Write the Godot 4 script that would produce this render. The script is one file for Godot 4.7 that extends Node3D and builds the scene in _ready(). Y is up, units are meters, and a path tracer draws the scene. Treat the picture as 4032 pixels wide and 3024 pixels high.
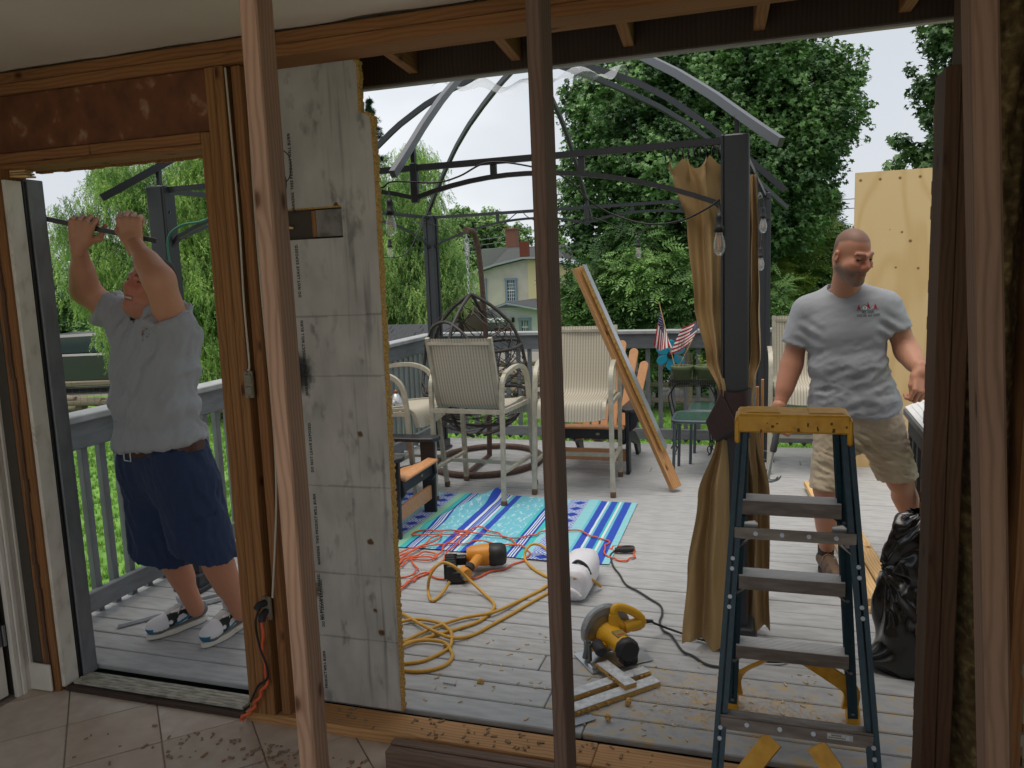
extends Node3D

var used := {}
var rng := RandomNumberGenerator.new()
var M := {}

# ---------------------------------------------------------------- naming
func numbered(n: String) -> String:
	if not used.has(n):
		used[n] = 0
		return n
	used[n] += 1
	return "%s_%03d" % [n, used[n]]

func put(o: Node3D, parent: Node = null) -> Node3D:
	if parent == null or parent == self:
		o.name = numbered(o.name)
		add_child(o)
	else:
		var base := String(o.name)
		var k := 0
		while parent.has_node(NodePath(String(o.name))):
			k += 1
			o.name = "%s_%03d" % [base, k]
		parent.add_child(o)
	return o

func thing(called: String, label: String, category: String, group := "", at := Vector3.ZERO, turn := 0.0) -> Node3D:
	var o := Node3D.new()
	o.name = called
	put(o)
	o.position = at
	o.rotation.y = turn
	return tag(o, label, category, group)

func tag(o: Node3D, label: String, category := "", group := "") -> Node3D:
	o.set_meta("label", label)
	if category != "":
		o.set_meta("category", category)
	if group != "":
		o.set_meta("group", group)
	return o

func setting(o: Node3D, label := "") -> Node3D:
	o.set_meta("kind", "structure")
	if label != "":
		o.set_meta("label", label)
	return o

func stuff(o: Node3D) -> Node3D:
	o.set_meta("kind", "stuff")
	return o

func inst(called: String, mesh: Mesh, mat: Material, parent: Node = null, at := Transform3D()) -> MeshInstance3D:
	var o := MeshInstance3D.new()
	o.name = called
	o.mesh = mesh
	if mat:
		o.material_override = mat
	put(o, parent)
	o.transform = at
	return o

func geo() -> SurfaceTool:
	var st := SurfaceTool.new()
	st.begin(Mesh.PRIMITIVE_TRIANGLES)
	st.set_smooth_group(-1)
	return st

func done(st: SurfaceTool) -> ArrayMesh:
	st.generate_normals()
	return st.commit()

func obj(called: String, st: SurfaceTool, mat: Material, parent: Node = null, at := Transform3D()) -> MeshInstance3D:
	return inst(called, done(st), mat, parent, at)

# ---------------------------------------------------------------- shapes
func tri(st: SurfaceTool, a: Vector3, b: Vector3, c: Vector3) -> void:  # counter-clockwise seen from outside
	st.add_vertex(a); st.add_vertex(c); st.add_vertex(b)

func quad(st: SurfaceTool, a: Vector3, b: Vector3, c: Vector3, d: Vector3) -> void:
	tri(st, a, b, c); tri(st, a, c, d)

func triuv(st: SurfaceTool, a: Vector3, b: Vector3, c: Vector3, ua: Vector2, ub: Vector2, uc: Vector2) -> void:
	st.set_uv(ua); st.add_vertex(a); st.set_uv(uc); st.add_vertex(c); st.set_uv(ub); st.add_vertex(b)

func box(st: SurfaceTool, c: Vector3, s: Vector3, bev := 0.0, bs := Basis()) -> void:
	var h := s * 0.5
	bev = minf(bev, 0.45 * minf(s.x, minf(s.y, s.z)))
	if bev <= 0.0:
		var v := []
		for i in 8:
			v.append(c + bs * Vector3(h.x if i & 1 else -h.x, h.y if i & 2 else -h.y, h.z if i & 4 else -h.z))
		quad(st, v[4], v[5], v[7], v[6]); quad(st, v[1], v[0], v[2], v[3])
		quad(st, v[5], v[1], v[3], v[7]); quad(st, v[0], v[4], v[6], v[2])
		quad(st, v[6], v[7], v[3], v[2]); quad(st, v[0], v[1], v[5], v[4])
		return
	var e := h - Vector3.ONE * bev
	var f := func(sx, sy, sz, ax): # corner point on face ax
		var p := Vector3(sx * e.x, sy * e.y, sz * e.z)
		p[ax] = [sx, sy, sz][ax] * h[ax]
		return c + bs * p
	for ax in 3:
		var u := (ax + 1) % 3
		var w := (ax + 2) % 3
		for s1 in [-1, 1]:
			var q := []
			for k in [[-1, -1], [1, -1], [1, 1], [-1, 1]]:
				var sg := [0, 0, 0]
				sg[ax] = s1; sg[u] = k[0]; sg[w] = k[1]
				q.append(f.call(sg[0], sg[1], sg[2], ax))
			if s1 > 0: quad(st, q[0], q[1], q[2], q[3])
			else: quad(st, q[3], q[2], q[1], q[0])
		# edges between faces u and w running along ax
		for su in [-1, 1]:
			for sw in [-1, 1]:
				var a := [0, 0, 0]; var b := [0, 0, 0]
				a[ax] = -1; a[u] = su; a[w] = sw
				b[ax] = 1; b[u] = su; b[w] = sw
				var p0: Vector3 = f.call(a[0], a[1], a[2], u); var p1: Vector3 = f.call(b[0], b[1], b[2], u)
				var p2: Vector3 = f.call(b[0], b[1], b[2], w); var p3: Vector3 = f.call(a[0], a[1], a[2], w)
				if su * sw > 0: quad(st, p3, p2, p1, p0)
				else: quad(st, p0, p1, p2, p3)
	for i in 8:
		var sx := 1 if i & 1 else -1
		var sy := 1 if i & 2 else -1
		var sz := 1 if i & 4 else -1
		var p: Vector3 = f.call(sx, sy, sz, 0); var q: Vector3 = f.call(sx, sy, sz, 1); var r: Vector3 = f.call(sx, sy, sz, 2)
		if sx * sy * sz > 0: tri(st, p, q, r)
		else: tri(st, p, r, q)

func frame_of(t: Vector3, up := Vector3.UP) -> Basis:  # y along t
	t = t.normalized()
	var x := t.cross(up)
	if x.length() < 0.001:
		x = t.cross(Vector3.FORWARD if absf(t.z) < 0.9 else Vector3.RIGHT)
	x = x.normalized()
	return Basis(x, t, x.cross(t))

func rail(pts: Array, closed := false) -> Array:  # bases along a path, y along the tangent, turned as little as possible
	var n := pts.size()
	var out := []
	var bs := Basis()
	for i in n:
		var a: Vector3 = pts[(i - 1 + n) % n] if closed else pts[maxi(i - 1, 0)]
		var b: Vector3 = pts[(i + 1) % n] if closed else pts[mini(i + 1, n - 1)]
		var t := (b - a).normalized()
		if i == 0:
			bs = frame_of(t)
		else:
			var q := Quaternion(bs.y.normalized(), t) if bs.y.dot(t) > -0.999 else Quaternion()
			bs = Basis(q) * bs
		out.append(bs.orthonormalized())
	return out

func tube(st: SurfaceTool, pts: Array, r, sides := 8, closed := false, smooth := true, squash := 1.0) -> void:
	var fr := rail(pts, closed)
	var rings := []
	for i in pts.size():
		var rad: float = r if (r is float or r is int) else r[i]
		var ring := PackedVector3Array()
		for k in sides:
			var a := TAU * k / sides
			ring.append(pts[i] + fr[i].x * cos(a) * rad + fr[i].z * sin(a) * rad * squash)
		rings.append(ring)
	loft(st, rings, closed, not closed, smooth)

func sweep(st: SurfaceTool, pts: Array, w: float, h: float, side: Vector3, closed := false) -> void:  # rectangular bar, w along side
	var rings := []
	var n := pts.size()
	for i in n:
		var a: Vector3 = pts[(i - 1 + n) % n] if closed else pts[maxi(i - 1, 0)]
		var b: Vector3 = pts[(i + 1) % n] if closed else pts[mini(i + 1, n - 1)]
		var t := (b - a).normalized()
		var x := (side - t * side.dot(t)).normalized()
		var z := x.cross(t)
		rings.append(PackedVector3Array([pts[i] + x * w / 2 + z * h / 2, pts[i] - x * w / 2 + z * h / 2, pts[i] - x * w / 2 - z * h / 2, pts[i] + x * w / 2 - z * h / 2]))
	# flat sides
	for i in (n if closed else n - 1):
		var p: PackedVector3Array = rings[i]; var q: PackedVector3Array = rings[(i + 1) % n]
		for k in 4:
			var l := (k + 1) % 4
			quad(st, p[k], q[k], q[l], p[l])
	if not closed:
		quad(st, rings[0][0], rings[0][1], rings[0][2], rings[0][3])
		var e: PackedVector3Array = rings[n - 1]
		quad(st, e[3], e[2], e[1], e[0])

func loft(st: SurfaceTool, rings: Array, closed := false, caps := true, smooth := true) -> void:  # rings go round so that (ring x forward) looks outward
	var n := rings.size()
	var s: int = rings[0].size()
	st.set_smooth_group(1 if smooth else -1)
	for i in (n if closed else n - 1):
		var p: PackedVector3Array = rings[i]; var q: PackedVector3Array = rings[(i + 1) % n]
		for k in s:
			var l := (k + 1) % s
			quad(st, p[k], q[k], q[l], p[l])
	st.set_smooth_group(-1)
	if caps:
		for e in 2:
			var r: PackedVector3Array = rings[0] if e == 0 else rings[n - 1]
			var c := Vector3.ZERO
			for v in r: c += v
			c /= s
			for k in s:
				var l := (k + 1) % s
				if e == 0: tri(st, c, r[k], r[l])
				else: tri(st, c, r[l], r[k])

func lathe(st: SurfaceTool, prof: Array, sides := 16, at := Transform3D(), smooth := true) -> void:  # prof of Vector2(radius, y), bottom to top
	var rings := []
	for p in prof:
		var ring := PackedVector3Array()
		for k in sides:
			var a := TAU * k / sides
			ring.append(at * Vector3(cos(a) * p.x, p.y, sin(a) * p.x))
		rings.append(ring)
	loft(st, rings, false, true, smooth)

func sheet(st: SurfaceTool, nu: int, nv: int, f: Callable, smooth := true) -> void:  # f(u, v) -> Vector3 with uv
	st.set_smooth_group(1 if smooth else -1)
	var g := []
	for j in nv + 1:
		var row := PackedVector3Array()
		for i in nu + 1:
			row.append(f.call(float(i) / nu, float(j) / nv))
		g.append(row)
	for j in nv:
		for i in nu:
			var u0 := float(i) / nu; var u1 := float(i + 1) / nu
			var v0 := float(j) / nv; var v1 := float(j + 1) / nv
			triuv(st, g[j][i], g[j][i + 1], g[j + 1][i + 1], Vector2(u0, v0), Vector2(u1, v0), Vector2(u1, v1))
			triuv(st, g[j][i], g[j + 1][i + 1], g[j + 1][i], Vector2(u0, v0), Vector2(u1, v1), Vector2(u0, v1))
	st.set_smooth_group(-1)

func extrude(st: SurfaceTool, poly: PackedVector2Array, depth: float, at := Transform3D(), bev := 0.0) -> void:  # in xy, thick along z from -depth/2 to depth/2
	if Geometry2D.is_polygon_clockwise(poly):
		poly = poly.duplicate(); poly.reverse()
	var inner := poly
	if bev > 0.0:
		var off := Geometry2D.offset_polygon(poly, -bev, Geometry2D.JOIN_MITER)
		if off.size() == 1 and off[0].size() == poly.size():
			var q: PackedVector2Array = off[0]
			if Geometry2D.is_polygon_clockwise(q): q.reverse()
			# line the corners up
			var best := 0
			for k in q.size():
				if q[k].distance_to(poly[0]) < q[best].distance_to(poly[0]): best = k
			inner = PackedVector2Array()
			for k in q.size(): inner.append(q[(best + k) % q.size()])
		else:
			bev = 0.0
	var idx := Geometry2D.triangulate_polygon(inner)
	var h := depth / 2
	for i in range(0, idx.size(), 3):
		var a := inner[idx[i]]; var b := inner[idx[i + 1]]; var c := inner[idx[i + 2]]
		if (b - a).cross(c - a) < 0:
			var t := b; b = c; c = t
		tri(st, at * Vector3(a.x, a.y, h), at * Vector3(b.x, b.y, h), at * Vector3(c.x, c.y, h))
		tri(st, at * Vector3(a.x, a.y, -h), at * Vector3(c.x, c.y, -h), at * Vector3(b.x, b.y, -h))
	var n := poly.size()
	for i in n:
		var a := poly[i]; var b := poly[(i + 1) % n]
		quad(st, at * Vector3(a.x, a.y, -h + bev), at * Vector3(b.x, b.y, -h + bev), at * Vector3(b.x, b.y, h - bev), at * Vector3(a.x, a.y, h - bev))
		if bev > 0.0:
			var c := inner[i]; var d := inner[(i + 1) % n]
			quad(st, at * Vector3(a.x, a.y, h - bev), at * Vector3(b.x, b.y, h - bev), at * Vector3(d.x, d.y, h), at * Vector3(c.x, c.y, h))
			quad(st, at * Vector3(b.x, b.y, -h + bev), at * Vector3(a.x, a.y, -h + bev), at * Vector3(c.x, c.y, -h), at * Vector3(d.x, d.y, -h))

func spline(ctrl: Array, per := 6, closed := false) -> Array:
	var out := []
	var n := ctrl.size()
	for i in (n if closed else n - 1):
		var p0: Vector3 = ctrl[(i - 1 + n) % n] if closed else ctrl[maxi(i - 1, 0)]
		var p1: Vector3 = ctrl[i]
		var p2: Vector3 = ctrl[(i + 1) % n]
		var p3: Vector3 = ctrl[(i + 2) % n] if closed else ctrl[mini(i + 2, n - 1)]
		for k in per:
			out.append(p1.cubic_interpolate(p2, p0, p3, float(k) / per))
	if not closed: out.append(ctrl[n - 1])
	return out

var stick_n := 0
func stick(called: String, a: Vector3, b: Vector3, w: float, d: float, mat: Material, parent: Node = null, wdir := Vector3.RIGHT, bev := 0.003) -> MeshInstance3D:
	# a straight bar of wood from a to b, grain along local y, w wide along wdir; its own slice of the grain
	var y := (b - a).normalized()
	var x := (wdir - y * wdir.dot(y)).normalized()
	var L := a.distance_to(b)
	stick_n += 1
	var off := Vector3(fmod(stick_n * 0.377, 2.0), fmod(stick_n * 1.713, 6.0), fmod(stick_n * 0.513, 2.0))
	var st := geo()
	box(st, off, Vector3(w, L, d), bev)
	var bs := Basis(x, y, x.cross(y))
	var piv: Node3D = null
	var o := obj(called, st, mat, parent, Transform3D(bs, (a + b) / 2 - bs * off))
	return o

func xf(at: Vector3, yaw := 0.0, pitch := 0.0, roll := 0.0) -> Transform3D:
	return Transform3D(Basis.from_euler(Vector3(pitch, yaw, roll)), at)

func word(called: String, text: String, size: float, mat: Material, parent: Node, at: Transform3D, mono := false, bold := false) -> MeshInstance3D:
	var t := TextMesh.new()
	var f := SystemFont.new()
	f.font_names = PackedStringArray(["Droid Sans Mono" if mono else "Droid Sans"])
	if bold: f.font_weight = 700
	t.font = f
	t.text = text
	t.font_size = 32
	t.pixel_size = size / 32.0
	t.depth = 0.001
	t.curve_step = 2.0
	return inst(called, t, mat, parent, at)

# ---------------------------------------------------------------- materials
func col(hex: String) -> Color: return Color.html(hex)

func noise_tex(freq: float, octaves: int, stops: Array, size := 256, seed_ := 1, kind := FastNoiseLite.TYPE_SIMPLEX_SMOOTH) -> NoiseTexture2D:
	var t := NoiseTexture2D.new()
	var n := FastNoiseLite.new()
	n.seed = seed_
	n.noise_type = kind
	n.frequency = freq
	n.fractal_octaves = octaves
	t.noise = n
	t.width = size; t.height = size
	t.seamless = true
	var g := Gradient.new()
	var offs := PackedFloat32Array(); var cols := PackedColorArray()
	for s in stops:
		offs.append(s[0]); cols.append(s[1])
	g.offsets = offs; g.colors = cols
	t.color_ramp = g
	return t

func bump_tex(freq: float, octaves: int, strength: float, size := 256, seed_ := 5) -> NoiseTexture2D:
	var t := NoiseTexture2D.new()
	var n := FastNoiseLite.new()
	n.seed = seed_; n.frequency = freq; n.fractal_octaves = octaves
	t.noise = n
	t.width = size; t.height = size
	t.seamless = true
	t.as_normal_map = true
	t.bump_strength = strength
	return t

func plain(c, rough := 0.7, metal := 0.0) -> StandardMaterial3D:
	var m := StandardMaterial3D.new()
	m.albedo_color = col(c) if c is String else c
	m.roughness = rough
	m.metallic = metal
	return m

func tri_mat(tex: Texture2D, tint, scale: Vector3, rough := 0.75, world := false, bump: Texture2D = null, bump_scale := 0.6) -> StandardMaterial3D:
	var m := plain(tint, rough)
	m.albedo_texture = tex
	m.uv1_triplanar = true
	m.uv1_world_triplanar = world
	m.uv1_scale = scale
	m.uv1_triplanar_sharpness = 6.0
	if bump:
		m.normal_enabled = true
		m.normal_texture = bump
		m.normal_scale = bump_scale
	return m

func grain_image(w: int, h: int, knots: int, seed_: int, rings: float, dark: float) -> ImageTexture:  # softwood, grain up the picture
	var r := RandomNumberGenerator.new(); r.seed = seed_
	var n := FastNoiseLite.new(); n.seed = seed_; n.frequency = 0.006; n.fractal_octaves = 3
	var f := FastNoiseLite.new(); f.seed = seed_ + 3; f.frequency = 0.05; f.fractal_octaves = 2
	var ks := []
	for i in knots:
		ks.append([r.randf() * w, r.randf() * h, r.randf_range(6, 11)])
	var data := PackedByteArray(); data.resize(w * h * 3)
	var at := 0
	for y in h:
		# fold so that top and bottom meet
		var wy := float(y) / h
		for x in w:
			var u := float(x) + 14.0 * n.get_noise_2d(x * 0.8, y * 0.5 if y < h / 2 else (h - y) * 0.5)
			var kd := 0.0
			for k in ks:
				var dx: float = x - k[0]; var dy: float = y - k[1]
				if absf(dx) > 60.0 or absf(dy) > 120.0: continue
				var q := sqrt(dx * dx + dy * dy * 0.35)
				var rad: float = k[2]
				u += 26.0 * signf(dx) * exp(-q / (rad * 1.8)) * (1.0 if dx != 0.0 else 0.0)
				if q < rad: kd = maxf(kd, 1.0 - q / rad * 0.5)
				else: kd = maxf(kd, 0.35 * exp(-(q - rad) / 4.0))
			var ring := 0.5 + 0.5 * sin(u * rings * TAU / w + 2.0 * n.get_noise_2d(x * 2.0 + 99.0, 7.0))
			ring = pow(ring, 2.2)
			var fib := f.get_noise_2d(x * 6.0, y * 0.35)
			var v := 1.0 - dark * ring * 0.55 - 0.07 * (fib * 0.5 + 0.5) - 0.10 * n.get_noise_2d(x * 0.6, y * 0.25 if y < h / 2 else (h - y) * 0.25)
			var c := Vector3(v, v * (1.0 - 0.10 * dark * ring), v * (1.0 - 0.20 * dark * ring))
			c = c.lerp(Vector3(0.34, 0.20, 0.12), clampf(kd, 0, 1) * 0.85)
			data[at] = int(clampf(c.x, 0, 1) * 255); data[at + 1] = int(clampf(c.y, 0, 1) * 255); data[at + 2] = int(clampf(c.z, 0, 1) * 255)
			at += 3
	return ImageTexture.create_from_image(Image.create_from_data(w, h, false, Image.FORMAT_RGB8, data))

func make_materials() -> void:
	var W := Color.WHITE
	var grain := grain_image(192, 768, 2, 11, 13.0, 0.22)
	var gs := Vector3(4.5, 0.9, 4.5)
	M.grain = grain
	M.stud_new = tri_mat(grain, col("b8937a"), gs, 0.75)
	M.stud_grey = tri_mat(grain, col("7d6557"), gs, 0.8)
	M.wood_old = tri_mat(grain, col("96693c"), gs, 0.75)
	M.wood_brown = tri_mat(grain, col("96673d"), gs, 0.8)
	M.wood_fir = tri_mat(grain, col("c4935f"), gs, 0.7)
	M.wood_dark = tri_mat(grain, col("6a4f3c"), gs, 0.85)
	M.wood_sooty = tri_mat(grain, col("4a3c34"), gs, 0.9)
	M.wood_post = tri_mat(grain, col("5c412b"), gs, 0.8)
	M.stud_dark = tri_mat(grain, col("8a6d58"), gs, 0.8)
	M.lumber = tri_mat(grain, col("e5bf88"), gs, 0.7)
	M.header_ply = tri_mat(noise_tex(0.012, 4, [[0.0, col("5a3420")], [0.5, col("6f4429")], [0.72, col("77492c")], [0.9, col("9a7a62")]], 512, 4), W, Vector3(1.2, 1.2, 1.2), 0.8)
	# grey deck paint with wear and sawdust
	var worn := noise_tex(0.02, 5, [[0.0, col("9b9c9d")], [0.45, col("a9abad")], [0.62, col("aeb0b2")], [1.0, col("b7b8b9")]], 512, 8)
	M.deck = tri_mat(worn, col("ffffff"), Vector3(0.55, 2.5, 2.2), 0.62, true, bump_tex(0.03, 4, 3.0, 256, 3), 0.25)
	M.deck_side = plain("2b2d2f", 0.9)
	var dusty := noise_tex(0.016, 5, [[0.0, col("98989a")], [0.50, col("a8a9aa")], [0.62, col("ada69a")], [0.80, col("b8a484")], [1.0, col("bfa882")]], 512, 88)
	M.deck_worn = tri_mat(dusty, W, Vector3(1.1, 1.8, 1.7), 0.75, true, bump_tex(0.03, 4, 3.0, 256, 3), 0.25)
	M.rail_paint = tri_mat(worn, col("d3d7da"), Vector3(3, 0.5, 3), 0.6)
	M.rail_paint.albedo_color = col("b9bdc1")
	M.rail_cap = tri_mat(worn, col("f8fafa"), Vector3(0.8, 0.8, 0.8), 0.55)
	M.ceiling = tri_mat(noise_tex(0.01, 3, [[0, col("cfc6b6")], [1, col("dcd4c6")]], 256, 6), W, Vector3(0.5, 0.5, 0.5), 0.9, true)
	M.wall_paint = plain("4a453e", 0.85)
	M.white_paint = tri_mat(noise_tex(0.02, 3, [[0, col("d6d1c5")], [1, col("e6e2d8")]], 256, 9), W, Vector3(1, 1, 1), 0.45)
	M.jamb_white = tri_mat(noise_tex(0.03, 4, [[0, col("bcb6a8")], [0.35, col("d8d3c6")], [1, col("e6e2d6")]], 256, 19), W, Vector3(1.5, 0.8, 1.5), 0.5)
	var tile_tex := noise_tex(0.012, 5, [[0, col("baab9d")], [0.5, col("c4b6a9")], [1, col("cec2b6")]], 512, 12)
	M.tile = [tri_mat(tile_tex, W, Vector3(1.6, 1.6, 1.6), 0.4, true), tri_mat(tile_tex, col("f4efe9"), Vector3(1.3, 1.3, 1.3), 0.42, true), tri_mat(tile_tex, col("f1f1ee"), Vector3(2.1, 2.1, 2.1), 0.38, true)]
	M.grout = tri_mat(noise_tex(0.05, 3, [[0, col("85786c")], [1, col("9c8f83")]]), W, Vector3(3, 3, 3), 0.95, true)
	M.metal_dark = plain("3b3a3b", 0.45, 0.3)
	M.gazebo = plain("3a3c41", 0.42, 0.25)
	M.gazebo_light = plain("6e7076", 0.4, 0.3)
	M.silver = plain("c9ccd0", 0.3, 0.85)
	M.steel = plain("8d8f92", 0.35, 0.9)
	M.black = plain("161618", 0.5)
	M.rubber = plain("222225", 0.65)
	M.foam = tri_mat(noise_tex(0.06, 4, [[0, col("8f6a3a")], [0.5, col("b8914f")], [1, col("d3b478")]]), W, Vector3(6, 6, 6), 0.95)
	M.foil = tri_mat(noise_tex(0.009, 6, [[0, col("6f6a62")], [0.3, col("8f8c87")], [0.5, col("a9a7a3")], [0.75, col("b5b3b0")], [1, col("9a968e")]], 512, 31), W, Vector3(0.9, 0.55, 0.9), 0.55)
	M.foil.metallic = 0.25
	M.ink = plain("3a3835", 0.8)
	M.roof_dark = plain("2c2622", 0.9)
	M.insulation = tri_mat(noise_tex(0.03, 5, [[0, col("3a2c1a")], [0.5, col("5e4c2c")], [1, col("94855a")]]), W, Vector3(3, 3, 3), 1.0)
	M.lawn = tri_mat(noise_tex(0.02, 5, [[0, col("4e7a2c")], [0.5, col("66963a")], [1, col("86ad52")]], 512, 2), W, Vector3(0.35, 0.35, 0.35), 0.9, true)

func _ready() -> void:
	var cam := Camera3D.new()
	cam.name = "camera"
	cam.position = Vector3(0, 1.65, 2.6)
	cam.rotation_degrees = Vector3(-7.75, 17.9, -2.09)
	cam.fov = 52.04
	cam.far = 600.0
	cam.near = 0.05
	add_child(cam)
	var we := WorldEnvironment.new()
	we.name = "world_environment"
	var env := Environment.new()
	env.background_mode = Environment.BG_SKY
	env.tonemap_mode = Environment.TONE_MAPPER_LINEAR
	env.tonemap_exposure = 1.42
	env.sdfgi_enabled = true; env.ssao_enabled = true; env.ssil_enabled = true
	var sm := ProceduralSkyMaterial.new()
	sm.sky_top_color = col("cdd6e2"); sm.sky_horizon_color = col("e6ebf1"); sm.sky_curve = 0.35
	sm.ground_bottom_color = col("6f766c"); sm.ground_horizon_color = col("a9b0ad")
	sm.sky_energy_multiplier = 0.83
	var clouds := noise_tex(0.006, 5, [[0, Color(0, 0, 0, 0)], [0.4, Color(0.03, 0.03, 0.03, 1)], [0.7, Color(0.4, 0.4, 0.39, 1)], [1, Color(0.55, 0.54, 0.53, 1)]], 1024, 21)
	sm.sky_cover = clouds
	var sky := Sky.new(); sky.sky_material = sm
	env.sky = sky
	we.environment = env
	add_child(we)
	var sun := DirectionalLight3D.new()
	sun.name = "sun"
	sun.light_energy = 0.5
	sun.light_angular_distance = 40.0
	sun.light_color = Color(1.0, 0.97, 0.93)
	sun.rotation_degrees = Vector3(-78, -35, 0)
	sun.shadow_enabled = true
	add_child(sun)

	make_materials()
	build_room()
	build_deck()
	build_gazebo()
	build_furniture()
	build_ladder()
	build_tools()
	build_people()
	build_background()

# ---------------------------------------------------------------- the room that is being opened up
func foil_image() -> ImageTexture:
	var w := 128; var h := 640
	var n := FastNoiseLite.new(); n.seed = 4; n.frequency = 0.012; n.fractal_octaves = 5
	var g := FastNoiseLite.new(); g.seed = 9; g.frequency = 0.045; g.fractal_octaves = 4
	var v := FastNoiseLite.new(); v.seed = 12; v.frequency = 0.02; v.fractal_octaves = 3
	var data := PackedByteArray(); data.resize(w * h * 3)
	var at := 0
	for y in h:
		for x in w:
			var u := float(x) / w; var t := 1.0 - float(y) / h  # t up
			var k := 0.74 + 0.08 * n.get_noise_2d(x * 1.6, y)
			var dirt := clampf((n.get_noise_2d(x * 2.4 + 300, y * 0.9) - 0.12) * 2.2, 0, 1) * clampf(g.get_noise_2d(x * 1.5, y) * 2.5 + 0.3, 0, 1)
			dirt += clampf(v.get_noise_2d(x * 5.0, y * 0.25) - 0.18, 0, 1) * 1.6 * smoothstep(0.45, 0.7, u)
			if absf(u - 0.72) < 0.07: dirt += 0.04 + 0.1 * v.get_noise_2d(40, y * 1.4)
			k -= 0.20 * clampf(dirt, 0, 1)
			for seam in [0.62, 0.53, 0.36, 0.22, 0.115]:
				if absf(t - seam - 0.002 * (u - 0.5)) < 0.0012: k *= 0.82
			var c := Vector3(k, k * 0.985, k * 0.955)
			# dark round smudge by the switch box, a brown one lower down
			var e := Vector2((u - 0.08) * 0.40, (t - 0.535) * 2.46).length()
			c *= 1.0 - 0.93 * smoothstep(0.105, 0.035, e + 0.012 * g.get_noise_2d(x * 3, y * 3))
			e = Vector2((u - 0.1) * 0.40, (t - 0.19) * 2.46).length()
			c = c.lerp(Vector3(0.2, 0.14, 0.09), 0.75 * smoothstep(0.06, 0.02, e + 0.02 * g.get_noise_2d(x * 3, y * 3)))
			for q in [[0.71, 0.442, 0.010], [0.745, 0.275, 0.011], [0.75, 0.165, 0.007], [0.80, 0.13, 0.011], [0.62, 0.78, 0.008]]:
				e = Vector2((u - q[0]) * 0.40, (t - q[1]) * 2.46).length() + 0.004 * g.get_noise_2d(x * 5, y * 5)
				c = c.lerp(Vector3(0.36, 0.25, 0.13), smoothstep(q[2] * 1.3, q[2] * 0.7, e))
			data[at] = int(clampf(c.x, 0, 1) * 255); data[at + 1] = int(clampf(c.y, 0, 1) * 255); data[at + 2] = int(clampf(c.z, 0, 1) * 255)
			at += 3
	return ImageTexture.create_from_image(Image.create_from_data(w, h, false, Image.FORMAT_RGB8, data))

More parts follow.
